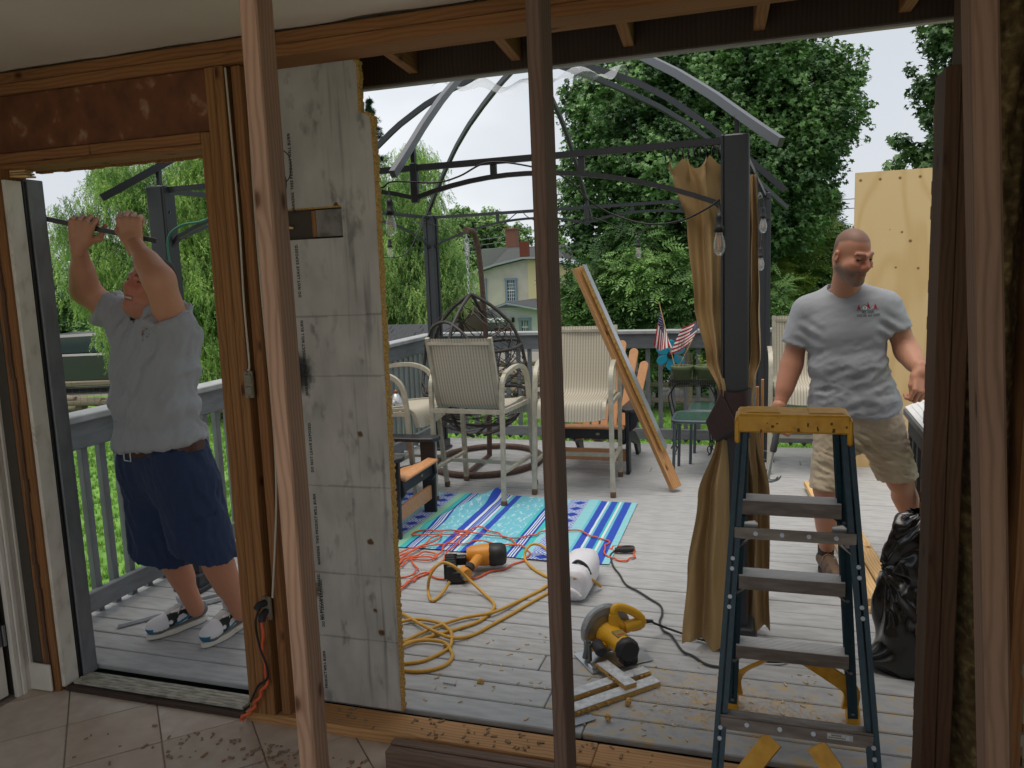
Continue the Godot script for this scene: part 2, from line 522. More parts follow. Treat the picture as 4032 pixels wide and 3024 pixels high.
func build_room() -> void:
	# ---- floor: subfloor bed with 33 cm tiles laid on the diagonal
	var st := geo()
	box(st, Vector3(0.0, -0.1515, 1.5), Vector3(6.4, 0.22, 2.9))
	var floor_: MeshInstance3D = obj("floor", st, M.grout)
	setting(floor_, "beige diagonal tile floor with grey grout and wood debris")
	var p := 0.3235
	var tile_meshes := []
	for k in 3:
		var tg := geo()
		box(tg, Vector3(0, -0.006, 0), Vector3(p - 0.006, 0.012, p - 0.006), 0.003)
		tile_meshes.append(done(tg))
	var r45 := Basis(Vector3.UP, PI / 4)
	var hx := Vector3(1, 0, 1) / sqrt(2.0); var hz := Vector3(-1, 0, 1) / sqrt(2.0)
	var org := Vector3(-2.61, -0.038, 0.39)
	var halfd := p / sqrt(2.0)
	rng.seed = 77
	var cut := PackedVector2Array([Vector2(-3.0, 0.175), Vector2(3.1, 0.195), Vector2(3.1, 5.6), Vector2(-3.0, 5.6)])
	for i in range(-8, 14):
		for j in range(-8, 14):
			var c := org + hx * (i + 0.5) * p + hz * (j + 0.5) * p
			if c.x < -3.3 or c.x > 2.0 or c.z < -0.1 or c.z > 3.2: continue
			var cut_edge: bool = c.z - halfd < 0.19 or c.x - halfd < -3.0
			if not cut_edge:
				inst("tile", tile_meshes[0], M.tile[rng.randi() % 3], floor_, Transform3D(r45, c))
			else:
				var q := PackedVector2Array()
				for s in [Vector3(-1, 0, -1), Vector3(1, 0, -1), Vector3(1, 0, 1), Vector3(-1, 0, 1)]:
					var v: Vector3 = c + (hx * s.x + hz * s.z) * (p / 2 - 0.003)
					q.append(Vector2(v.x, v.z))
				var res := Geometry2D.intersect_polygons(q, cut)
				if res.is_empty(): continue
				var tg := geo()
				var pts := PackedVector2Array()
				for v in res[0]: pts.append(Vector2(v.x - c.x, -(v.y - c.z)))
				extrude(tg, pts, 0.012, Transform3D(Basis(Vector3.RIGHT, -PI / 2), Vector3(0, -0.006, 0)))
				inst("tile", done(tg), M.tile[rng.randi() % 3], floor_, Transform3D(Basis(), c))
	# ---- ceiling board, broken off unevenly along the wall
	st = geo()
	var poly := PackedVector2Array([Vector2(-3.2, 0.12)])
	rng.seed = 5
	for i in 60:
		poly.append(Vector2(-3.0 + 6.1 * i / 59.0, 0.195 + rng.randf_range(-0.006, 0.006) + (0.012 if i > 16 and i < 19 else 0.0)))
	poly.append(Vector2(3.2, 0.12)); poly.append(Vector2(3.2, 2.9)); poly.append(Vector2(-3.2, 2.9))
	var pp := PackedVector2Array()
	for v in poly: pp.append(Vector2(v.x, -v.y))
	extrude(st, pp, 0.02, Transform3D(Basis(Vector3.RIGHT, -PI / 2), Vector3(0, 2.505, 0)))
	box(st, Vector3(0, 2.62, 1.5), Vector3(6.4, 0.20, 2.9))
	setting(obj("ceiling", st, M.ceiling), "cream painted plaster ceiling above the opened wall")

	# ---- left side wall with the closet door
	var lw := thing("side_wall", "dark painted side wall with white trim left of the doorway", "wall")
	st = geo()
	box(st, Vector3(-3.08, 2.27, 1.5), Vector3(0.12, 0.46, 2.8))
	box(st, Vector3(-3.08, 1.0, 0.215), Vector3(0.12, 2.1, 0.09))
	box(st, Vector3(-3.08, 1.0, 2.05), Vector3(0.12, 2.1, 1.7))
	box(st, Vector3(-3.145, 1.2, 0.7), Vector3(0.006, 2.6, 1.2))
	obj("wall_board", st, M.wall_paint, lw)
	# casing: three ridges
	st = geo()
	for k in 4:
		box(st, Vector3(-3.008 - 0.002 * (k % 2), 1.0, 0.186 + 0.022 * k + 0.011), Vector3(0.024 + 0.008 * (1 - k % 2), 2.1, 0.0215), 0.003)
	obj("casing", st, M.white_paint, lw)
	st = geo()
	box(st, Vector3(-3.005, 0.025, 0.178), Vector3(0.018, 0.12, 0.012), 0.003)
	box(st, Vector3(-2.95, 0.025, 0.205), Vector3(0.13, 0.12, 0.014), 0.004)
	obj("baseboard", st, M.white_paint, lw)
	var cd := thing("closet_door", "plain white closet door with a painted hinge at far left", "door", "", Vector3(-3.03, -0.03, 0.29))
	st = geo()
	box(st, Vector3(-0.017, 1.02, 0.37), Vector3(0.035, 2.03, 0.74), 0.003)
	obj("door_leaf", st, M.white_paint, cd)
	for y in [0.27, 1.02, 1.8]:
		st = geo()
		tube(st, [Vector3(0.008, y - 0.045, -0.005), Vector3(0.008, y + 0.045, -0.005)], 0.0075, 10)
		box(st, Vector3(0.002, y, 0.018), Vector3(0.004, 0.09, 0.03), 0.001)
		obj("hinge", st, M.steel, cd)

	# ---- the outside wall of the room: frame left of the opening
	var w := thing("outside_wall", "stripped stud wall around the doorway with old brown framing", "wall")
	# door rough frame, left
	stick("stud", Vector3(-2.935, -0.04, 0.13), Vector3(-2.935, 2.41, 0.13), 0.10, 0.12, M.wood_brown, w)
	st = geo()
	box(st, Vector3(-2.99, 1.2, 0.185), Vector3(0.10, 2.5, 0.018), 0.002)
	obj("wall_board", st, M.wall_paint, w)
	st = geo()  # ragged strip of torn plaster edge
	rng.seed = 9
	for k in 40:
		var y := 0.0 + 2.1 * k / 40.0
		box(st, Vector3(-2.905 + rng.randf_range(-0.004, 0.004), y + 0.026, 0.192), Vector3(0.018, 0.056, 0.010 + rng.randf() * 0.008), 0.0)
	obj("torn_plaster", st, M.wood_dark, w)
	stick("stud", Vector3(-2.872, -0.04, 0.13), Vector3(-2.872, 2.145, 0.13), 0.026, 0.13, M.wood_brown, w)
	st = geo()
	box(st, Vector3(-2.849, 1.04, 0.146), Vector3(0.018, 2.12, 0.074), 0.002)
	var jamb := obj("door_jamb", st, M.jamb_white, w)
	for y in [0.36, 1.07, 1.79]:
		st = geo()
		box(st, Vector3(-2.8385, y, 0.168), Vector3(0.004, 0.09, 0.030), 0.001)
		for k in 3:
			box(st, Vector3(-2.836, y - 0.03 + 0.03 * k, 0.187), Vector3(0.012, 0.02, 0.012), 0.002)
		obj("hinge", st, M.jamb_white, jamb)
	st = geo()
	box(st, Vector3(-2.846, 1.04, 0.103), Vector3(0.02, 2.12, 0.009), 0.001)
	box(st, Vector3(-2.843, 1.04, 0.096), Vector3(0.018, 2.12, 0.004))
	obj("weather_strip", st, M.black, w)
	st = geo()
	box(st, Vector3(-2.842, 1.045, 0.055), Vector3(0.03, 2.13, 0.074), 0.003)
	obj("door_trim", st, tri_mat(M.deck.albedo_texture, col("b4b7bb"), Vector3(1.5, 0.6, 1.5), 0.55), w)
	# shims above the jamb
	for k in 3:
		stick("shim", Vector3(-2.88, 2.118 + k * 0.009, 0.12), Vector3(-2.79 - 0.006 * k, 2.116 + k * 0.011, 0.10), 0.05, 0.007, M.lumber, w, Vector3.BACK, 0.001)
	# header over the door
	stick("top_plate", Vector3(-3.0, 2.432, 0.12), Vector3(1.6, 2.432, 0.12), 0.14, 0.039, M.wood_brown, w, Vector3.BACK)
	stick("top_plate", Vector3(-3.0, 2.473, 0.119), Vector3(1.6, 2.473, 0.119), 0.138, 0.039, M.wood_brown, w, Vector3.BACK)
	st = geo()
	box(st, Vector3(-2.42, 2.305, 0.11), Vector3(1.19, 0.212, 0.13), 0.002)
	obj("header_panel", st, M.header_ply, w)
	stick("header_nailer", Vector3(-2.96, 2.178, 0.125), Vector3(-2.40, 2.178, 0.125), 0.13, 0.036, M.wood_brown, w, Vector3.BACK)
	stick("header_nailer", Vector3(-2.398, 2.178, 0.125), Vector3(-1.904, 2.178, 0.125), 0.13, 0.036, M.wood_brown, w, Vector3.BACK)
	stick("header_nailer", Vector3(-2.90, 2.151, 0.115), Vector3(-1.904, 2.151, 0.115), 0.12, 0.018, M.wood_old, w, Vector3.BACK)
	st = geo()  # splintered edge of the outside skin under the header
	rng.seed = 15
	var lx := -2.83
	while lx < -1.91:
		var ww := rng.randf_range(0.01, 0.03)
		box(st, Vector3(lx + ww / 2, 2.155 - rng.randf() * 0.006, 0.04), Vector3(ww, 0.035, 0.012))
		lx += ww
	obj("splintered_edge", st, M.wood_old, w)
	# jack and king studs on the right of the door
	stick("stud", Vector3(-1.884, 0.002, 0.12), Vector3(-1.884, 2.195, 0.12), 0.037, 0.14, M.wood_old, w)
	stick("stud", Vector3(-1.8455, 0.002, 0.12), Vector3(-1.8455, 2.41, 0.12), 0.037, 0.14, M.wood_old, w)
	stick("stud", Vector3(-1.807, 0.002, 0.12), Vector3(-1.807, 2.41, 0.12), 0.037, 0.14, M.wood_old, w)
	stick("stud", Vector3(-1.752, 0.002, 0.11), Vector3(-1.752, 2.41, 0.11), 0.037, 0.12, M.wood_brown, w)
	# sole plate
	stick("sole_plate", Vector3(-1.93, -0.02, 0.117), Vector3(-0.55, -0.02, 0.117), 0.135, 0.042, M.wood_fir, w, Vector3.BACK, 0.004)
	stick("sole_plate", Vector3(-0.548, -0.02, 0.119), Vector3(1.6, -0.02, 0.119), 0.135, 0.042, M.wood_fir, w, Vector3.BACK, 0.004)
	# threshold
	st = geo()
	for k in 9:
		box(st, Vector3(-2.395, -0.012 + (0.003 if k % 2 else 0.0) - 0.0012 * k, 0.148 - 0.0115 * k), Vector3(0.86, 0.012, 0.0115), 0.001)
	obj("threshold", st, tri_mat(noise_tex(0.02, 4, [[0, col("6d6b62")], [0.5, col("a9a698")], [1, col("c9c6b8")]], 256, 22), Color.WHITE, Vector3(2, 8, 8), 0.5), w)
	stick("door_sill", Vector3(-2.84, -0.036, 0.168), Vector3(-1.95, -0.036, 0.168), 0.026, 0.03, M.wood_sooty, w, Vector3.BACK, 0.002)
	# ---- foil faced insulation board
	var fb := MeshInstance3D.new(); fb.name = "foil_board"; put(fb, w)
	st = geo()
	var x0 := -1.735; var zf := 0.045
	var img := StandardMaterial3D.new()
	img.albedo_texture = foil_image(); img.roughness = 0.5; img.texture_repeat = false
	img.albedo_color = col("f4f3f1")
	img.normal_enabled = true; img.normal_texture = bump_tex(0.02, 4, 4.0, 256, 40); img.normal_scale = 0.3
	# right edge of the board
	rng.seed = 31
	var edge := []
	var pts_e := [[0.008, -1.322], [0.3, -1.318], [0.8, -1.312], [1.25, -1.309], [1.75, -1.306], [2.05, -1.304], [2.20, -1.306], [2.222, -1.312], [2.232, -1.33], [2.238, -1.352], [2.40, -1.349], [2.41, -1.36], [2.47, -1.358]]
	for i in pts_e.size() - 1:
		var steps: int = maxi(1, int((pts_e[i + 1][0] - pts_e[i][0]) / 0.012))
		for k in steps:
			var f := float(k) / steps
			edge.append(Vector2(lerpf(pts_e[i][1], pts_e[i + 1][1], f), lerpf(pts_e[i][0], pts_e[i + 1][0], f)))
	edge.append(Vector2(-1.358, 2.47))
	var hole := Rect2(-1.735, 1.818, 0.293, 0.098)
	var uvq := func(v: Vector2) -> Vector2: return Vector2((v.x + 1.735) / 0.435, 1.0 - v.y / 2.475)
	for i in edge.size() - 1:
		var a: Vector2 = edge[i]; var b: Vector2 = edge[i + 1]
		if b.y <= a.y: continue
		for run in ([[x0, 0.0]] if b.y <= hole.position.y or a.y >= hole.end.y else [[hole.end.x, 0.0]]):
			var q := [Vector2(run[0], a.y), Vector2(a.x, a.y), Vector2(b.x, b.y), Vector2(run[0], b.y)]
			var v3 := []
			for v in q: v3.append(Vector3(v.x, v.y, zf))
			triuv(st, v3[0], v3[1], v3[2], uvq.call(q[0]), uvq.call(q[1]), uvq.call(q[2]))
			triuv(st, v3[0], v3[2], v3[3], uvq.call(q[0]), uvq.call(q[2]), uvq.call(q[3]))
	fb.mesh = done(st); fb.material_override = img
	st = geo()
	for i in edge.size() - 1:
		var a: Vector2 = edge[i]; var b: Vector2 = edge[i + 1]
		if b.y <= a.y: continue
		var j := rng.randf_range(0.0, 0.007)
		box(st, Vector3(a.x - 0.03 + j, (a.y + b.y) / 2, 0.031), Vector3(0.07, b.y - a.y, 0.026))
	box(st, Vector3(-1.56, 0.9, 0.030), Vector3(0.40, 1.78, 0.024))
	box(st, Vector3(-1.56, 2.2, 0.030), Vector3(0.40, 0.56, 0.024))
	obj("foam_core", st, M.foam, fb)
	var tm := plain("24221f", 0.8)
	for k in 4:
		var base: float = [-0.05, 0.571, 1.235, 1.908][k]
		for t in [["WARNING  THIS PRODUCT WILL BURN", 0.0, 0.283], ["DO NOT LEAVE EXPOSED.", 0.368, 0.195]]:
			if base + t[1] < 0.0 or base + t[1] + t[2] > 2.47: continue
			var o := word("lettering", t[0], 0.0125, tm, fb, Transform3D(Basis(Vector3.BACK, PI / 2), Vector3(-1.637, base + t[1] + t[2] / 2, zf + 0.0008)), false, true)
			var bb: AABB = o.mesh.get_aabb()
			var sc: float = t[2] / bb.size.x
			o.transform = Transform3D(Basis(Vector3.BACK, PI / 2) * Basis().scaled(Vector3(sc, 1.3, 1)), o.position)
	# partial repeats at the top and the foot
	for t in [["PRODUCT WILL BURN", 0.06, 0.155], ["DO NOT LEAVE EXPOSED.", 0.345, 0.19]]:
		var o := word("lettering", t[0], 0.0125, tm, fb, Transform3D(Basis(), Vector3(-1.644, t[1] + t[2] / 2, zf + 0.0008)), false, true)
		var bb: AABB = o.mesh.get_aabb()
		o.transform = Transform3D(Basis(Vector3.BACK, PI / 2) * Basis().scaled(Vector3(t[2] / bb.size.x, 1.25, 1)), o.position)
	# hole with a block of wood in it
	st = geo()
	box(st, Vector3(-1.60, 1.867, 0.012), Vector3(0.36, 0.16, 0.006))
	obj("dark_hole", st, plain("4a423a", 0.9), w)
	stick("wood_block", Vector3(-1.562, 1.82, 0.026), Vector3(-1.562, 1.915, 0.026), 0.022, 0.022, M.wood_old, w)
	stick("wood_block", Vector3(-1.73, 1.867, 0.03), Vector3(-1.655, 1.857, 0.03), 0.008, 0.008, M.lumber, w, Vector3.UP, 0.001)
	st = geo()
	box(st, Vector3(-1.497, 1.867, 0.03), Vector3(0.108, 0.096, 0.02), 0.001)
	obj("foil_patch", st, tri_mat(M.foil.albedo_texture, col("b9b6b1"), Vector3(2, 2, 2), 0.5), w)
	# electrical boxes on the studs
	for e in [[-1.779, 1.298, 0.10], [-1.779, 0.445, 0.09]]:
		st = geo()
		box(st, Vector3(e[0], e[1], 0.196), Vector3(0.035, e[2], 0.014), 0.003)
		for k in 2:
			box(st, Vector3(e[0] + 0.004, e[1] + (k - 0.5) * 0.045, 0.205), Vector3(0.026, 0.032, 0.008), 0.003)
			tube(st, [Vector3(e[0], e[1] + (k * 2 - 1) * e[2] * 0.46, 0.2), Vector3(e[0], e[1] + (k * 2 - 1) * e[2] * 0.46, 0.208)], 0.004, 8)
		obj("electrical_box", st, plain("8b8474", 0.5, 0.4), w)
	st = geo()
	box(st, Vector3(-1.704, 1.29, 0.066), Vector3(0.034, 0.095, 0.04), 0.004)
	obj("switch_box", st, M.black, w)
	# loose cables
	var cab := geo()
	tube(cab, spline([Vector3(-1.70, 2.40, 0.09), Vector3(-1.685, 2.2, 0.075), Vector3(-1.715, 1.9, 0.08), Vector3(-1.72, 1.4, 0.1)], 8), 0.0025, 5)
	tube(cab, spline([Vector3(-1.69, 2.12, 0.09), Vector3(-1.655, 2.135, 0.10), Vector3(-1.605, 2.10, 0.10), Vector3(-1.61, 2.03, 0.10), Vector3(-1.66, 2.0, 0.10), Vector3(-1.71, 2.01, 0.10)], 8), 0.002, 5)
	tube(cab, spline([Vector3(-1.70, 2.10, 0.085), Vector3(-1.655, 2.07, 0.09), Vector3(-1.625, 2.02, 0.10), Vector3(-1.64, 1.975, 0.10), Vector3(-1.70, 2.005, 0.10)], 8), 0.002, 5)
	tube(cab, spline([Vector3(-1.715, 2.085, 0.08), Vector3(-1.66, 2.03, 0.10), Vector3(-1.635, 1.97, 0.10), Vector3(-1.70, 1.99, 0.09)], 8), 0.002, 5)
	obj("loose_cable", cab, M.black, w)
	var cab2 := geo()
	tube(cab2, spline([Vector3(-1.775, 2.40, 0.19), Vector3(-1.765, 1.9, 0.196), Vector3(-1.772, 1.6, 0.196), Vector3(-1.768, 1.38, 0.20), Vector3(-1.776, 1.35, 0.20)], 8), 0.004, 6)
	tube(cab2, spline([Vector3(-1.727, 2.40, 0.14), Vector3(-1.73, 1.8, 0.15), Vector3(-1.725, 1.0, 0.15), Vector3(-1.75, 0.49, 0.2)], 8), 0.004, 6)
	obj("house_cable", cab2, plain("b9b1a2", 0.6), w)

	# ---- frame right of the opening
	stick("stud", Vector3(0.471, 0.002, 0.12), Vector3(0.471, 2.158, 0.12), 0.038, 0.14, M.wood_post, w)
	stick("stud", Vector3(0.5105, 0.002, 0.12), Vector3(0.5105, 2.41, 0.12), 0.038, 0.14, M.wood_post, w)
	stick("stud", Vector3(0.69, 0.002, 0.12), Vector3(0.69, 2.41, 0.12), 0.038, 0.14, M.wood_brown, w)
	st = geo()
	rng.seed = 44
	for k in 60:
		var y := 0.02 + 2.1 * k / 60.0
		box(st, Vector3(0.4665 - rng.randf() * 0.004, y + 0.018, 0.042), Vector3(0.02, 0.037, 0.010))
	obj("splintered_edge", st, M.wood_old, w)
	st = geo()
	box(st, Vector3(1.9, 1.2, 0.035), Vector3(2.76, 2.6, 0.024))
	box(st, Vector3(-3.2, 1.2, 0.10), Vector3(0.52, 2.9, 0.12))
	box(st, Vector3(-3.02, 1.0, 0.056), Vector3(0.16, 2.2, 0.03))
	box(st, Vector3(-2.4, 2.32, 0.035), Vector3(1.1, 0.30, 0.02))
	box(st, Vector3(-1.80, 1.15, 0.034), Vector3(0.125, 2.5, 0.02))
	obj("outer_sheathing", st, M.wood_dark, w)
	st = geo()  # batt of yellow glass wool, bulging
	sheet(st, 14, 60, func(u, v):
		var b := 0.12 + 0.045 * sin(v * 31.0 + 3.0 * sin(u * 4.0)) * sin(u * 5.0 + v * 9.0) + 0.02 * sin(v * 83.0 + u * 20.0)
		return Vector3(0.532 + 0.14 * u, 2.4 * v, 0.07 + b * sin(PI * clampf(u, 0.03, 0.97)) * 0.95))
	obj("insulation_batt", st, M.insulation, w)
	st = geo()
	box(st, Vector3(1.96, 1.2, 0.198), Vector3(2.46, 2.6, 0.014))
	obj("wall_board", st, plain("1d1a17", 0.9), w)
	st = geo()
	rng.seed = 61
	for k in 70:
		var y := 0.0 + 2.45 * k / 70.0
		box(st, Vector3(0.727 - rng.randf() * 0.016, y + 0.018, 0.198), Vector3(0.03, 0.037, 0.016))
	obj("torn_plaster", st, plain("a2937c", 0.95), w)

	# ---- eave above the opening
	var ev := thing("roof_eave", "dark roof overhang with rough rafter tails above the opening", "roof")
	st = geo()
	box(st, Vector3(-0.4, 2.515, -0.285), Vector3(7.0, 0.225, 0.022), 0.002)
	obj("fascia_board", st, M.wood_sooty, ev)
	st = geo()
	box(st, Vector3(-0.4, 2.402, -0.304), Vector3(7.0, 0.014, 0.03), 0.002)
	obj("drip_edge", st, plain("a9a9a6", 0.5, 0.3), ev)
	st = geo()
	box(st, Vector3(-0.4, 2.62, -0.05), Vector3(7.0, 0.03, 0.55))
	obj("roof_board", st, M.roof_dark, ev)
	for x in [-1.70, -1.275, -0.866, -0.455, -0.022, 0.415, 0.83]:
		stick("rafter_tail", Vector3(x + 0.02, 2.492, 0.05), Vector3(x, 2.484, -0.273), 0.038, 0.11, M.wood_brown, ev)

	# ---- the unseen rest of the room; its rear side is shaped for the light
	st = geo()
	box(st, Vector3(3.15, 1.2, 0.6), Vector3(0.12, 3.0, 1.1))
	setting(obj("room_wall", st, M.white_paint), "short plain wall on the right of the room")
	st = geo()
	box(st, Vector3(2.05, 1.25, 2.95), Vector3(2.2, 2.6, 0.10))  # unseen wall, added to keep rear light off the right posts
	box(st, Vector3(3.15, 1.25, 2.0), Vector3(0.12, 2.6, 1.8))
	setting(obj("room_wall", st, M.wall_paint), "unseen dark wall added behind the viewer to hold light off the right")
	var pw := thing("added_rear_window", "unseen open glazing frames added behind the viewer to let daylight in", "window", "", Vector3(0, 0, 2.95))
	st = geo()
	for k in 4:  # added opening without panes, brightens the room from behind
		box(st, Vector3(-3.1 + 1.33 * k, 1.25, 0), Vector3(0.06, 2.5, 0.06), 0.004)
	box(st, Vector3(-1.1, 2.50, 0), Vector3(4.05, 0.07, 0.058), 0.004)
	box(st, Vector3(-1.1, -0.02, 0), Vector3(4.05, 0.05, 0.058), 0.004)
	obj("added_window_frame", st, M.white_paint, pw)
	st = geo()
	box(st, Vector3(0, -0.30, 11.5), Vector3(60.0, 0.20, 16.9))  # added pale ground, keeps the light bounced indoors from turning green
	setting(obj("added_rear_patio", st, plain("bdb9b2", 0.9)), "unseen pale patio added behind the house to bounce neutral light inside")

	# ---- temporary posts and loose timber inside
	var g := "temporary two by four posts under the ceiling"
	var t1 := stick("temporary_post", Vector3(-0.990, -0.038, 1.132), Vector3(-0.995, 2.495, 1.132), 0.038, 0.089, M.stud_new, null, Vector3(1, 0, 0).rotated(Vector3.UP, deg_to_rad(12)), 0.004)
	tag(t1, "knotty tan two by four post standing left of the foil board", "post", g)
	var t2 := stick("temporary_post", Vector3(-0.525, -0.038, 0.602), Vector3(-0.542, 2.495, 0.602), 0.038, 0.089, M.stud_grey, null, Vector3(1, 0, 0).rotated(Vector3.UP, deg_to_rad(-4)), 0.004)
	tag(t2, "darker grey brown post standing in the middle of the wide opening", "post", g)
	var t3 := stick("temporary_post", Vector3(0.430, -0.038, 1.156), Vector3(0.288, 2.495, 1.156), 0.038, 0.089, M.stud_dark, null, Vector3(1, 0, 0).rotated(Vector3.UP, deg_to_rad(-3)), 0.004)
	tag(t3, "leaning slim post at the far right against the dark wall", "post", g)
	var l1 := stick("loose_board", Vector3(-1.238, 0.006, 0.288), Vector3(0.9, 0.006, 0.17 + 0.118), 0.038, 0.089, M.stud_grey, null, Vector3.BACK, 0.004)
	tag(l1, "rear board of the two lying on edge beside the sole plate", "board", "boards lying on the floor by the opening")
	var l2 := stick("loose_board", Vector3(-1.236, 0.004, 0.332), Vector3(0.9, 0.004, 0.332), 0.041, 0.085, M.stud_grey, null, Vector3.BACK, 0.004)
	tag(l2, "front board of the two lying on edge on the tile floor", "board", "boards lying on the floor by the opening")

# ---------------------------------------------------------------- deck and railing
func build_deck() -> void:
	var st := geo()
	box(st, Vector3(-0.6, -0.10, -2.45), Vector3(5.2, 0.04, 4.8))
	for k in 16:
		box(st, Vector3(-3.25 + k * 0.406, -0.155, -2.42), Vector3(0.038, 0.14, 4.9))
	for k in 16:
		box(st, Vector3(-3.25 + k * 0.406, -0.11, 0.02), Vector3(0.05, 0.05, 0.06))
	box(st, Vector3(-0.9, -0.14, -4.93), Vector3(5.4, 0.17, 0.03))
	var deck: MeshInstance3D = setting(obj("deck", st, M.deck_side), "grey painted timber deck outside the opening")
	rng.seed = 3
	for i in 36:
		var z := 0.012 - 0.1376 * (i + 0.5)
		var bd := geo()
		var cut := -9.0
		if i % 3 == 1: cut = [-0.9, 0.3, -2.2][(i / 3) % 3]
		if i < 4: cut = [-0.62, -0.8, -0.55, -0.9][i]
		var runs := [[-3.36, 1.62]]
		if cut > -5: runs = [[-3.36, cut - 0.002], [cut + 0.002, 1.62]]
		for r in runs:
			bd = geo()
			var dy := rng.randf_range(-0.0015, 0.001)
			var ln: float = r[1] - r[0]
			box(bd, Vector3.ZERO, Vector3(ln, 0.025, 0.1298), 0.004)
			var o := obj("deck_board", bd, M.deck_worn if i < 4 and r[1] > 0.5 else M.deck, deck, xf(Vector3((r[0] + r[1]) / 2, -0.0125 + dy, z)))
			if i == 0: continue

	railing("deck_railing", "left grey deck railing beside the man in the doorway", Vector3(-3.26, 0, -0.06), Vector3(-3.30, 0, -4.92), 1.05, 1.10, 42)
	railing("deck_railing", "far grey deck railing behind the chairs and flags", Vector3(-3.28, 0, -4.99), Vector3(0.78, 0, -4.99), 1.10, 1.10, 34)

func railing(called: String, label: String, a: Vector3, b: Vector3, ha: float, hb: float, n: int) -> void:
	var t := thing(called, label, "railing", "deck railings")
	var along := (b - a).normalized()
	var side := along.cross(Vector3.UP)
	if side.dot(Vector3(-1.2, 0, -2.4) - a) < 0: side = -side  # towards the deck
	var up := func(p: Vector3, h: float) -> Vector3: return p + Vector3.UP * h
	stick("cap", up.call(a, ha - 0.018), up.call(b, hb - 0.018), 0.14, 0.036, M.rail_cap, t, side, 0.006)
	stick("top_rail", up.call(a, ha - 0.108) , up.call(b, hb - 0.108), 0.038, 0.14, M.rail_paint, t, side, 0.004)
	stick("bottom_rail", up.call(a, 0.085), up.call(b, 0.085), 0.038, 0.10, M.rail_paint, t, side, 0.004)
	var L := a.distance_to(b)
	# balusters outside the rails with pointed feet
	var g := geo()
	var prof := PackedVector2Array([Vector2(-0.019, -0.06), Vector2(0.0, -0.085), Vector2(0.019, -0.06), Vector2(0.019, 0.88), Vector2(-0.019, 0.88)])
	extrude(g, prof, 0.036, Transform3D(), 0.002)
	var mesh := done(g)
	for k in n:
		var f := (k + 0.5) / n
		var p := a.lerp(b, f) - side * 0.0385
		inst("baluster", mesh, M.rail_paint, t, Transform3D(Basis(along, Vector3.UP, along.cross(Vector3.UP)), p + Vector3.UP * (0.03 + lerpf(ha - 1.05, hb - 1.05, f))))
	var posts := [0.42, 0.78] if L > 3.0 else [0.97]
	for f in posts:
		var p := a.lerp(b, f) - side * 0.058
		stick("post", p + Vector3.UP * -0.3, p + Vector3.UP * (lerpf(ha, hb, f) - 0.04), 0.085, 0.075, M.rail_paint, t, along)

# ---------------------------------------------------------------- gazebo, curtain, string lights
func dome(s: float) -> float:
	var t := [[-0.14, 2.09], [-0.08, 2.17], [0.0, 2.28], [0.07, 2.38], [0.2, 2.545], [0.36, 2.725], [0.5, 2.845], [0.65, 2.94], [0.8, 3.02], [0.92, 3.065], [1.0, 3.07]]
	for i in t.size() - 1:
		if s <= t[i + 1][0]:
			return lerpf(t[i][1], t[i + 1][1], (s - t[i][0]) / (t[i + 1][0] - t[i][0]))
	return 3.07

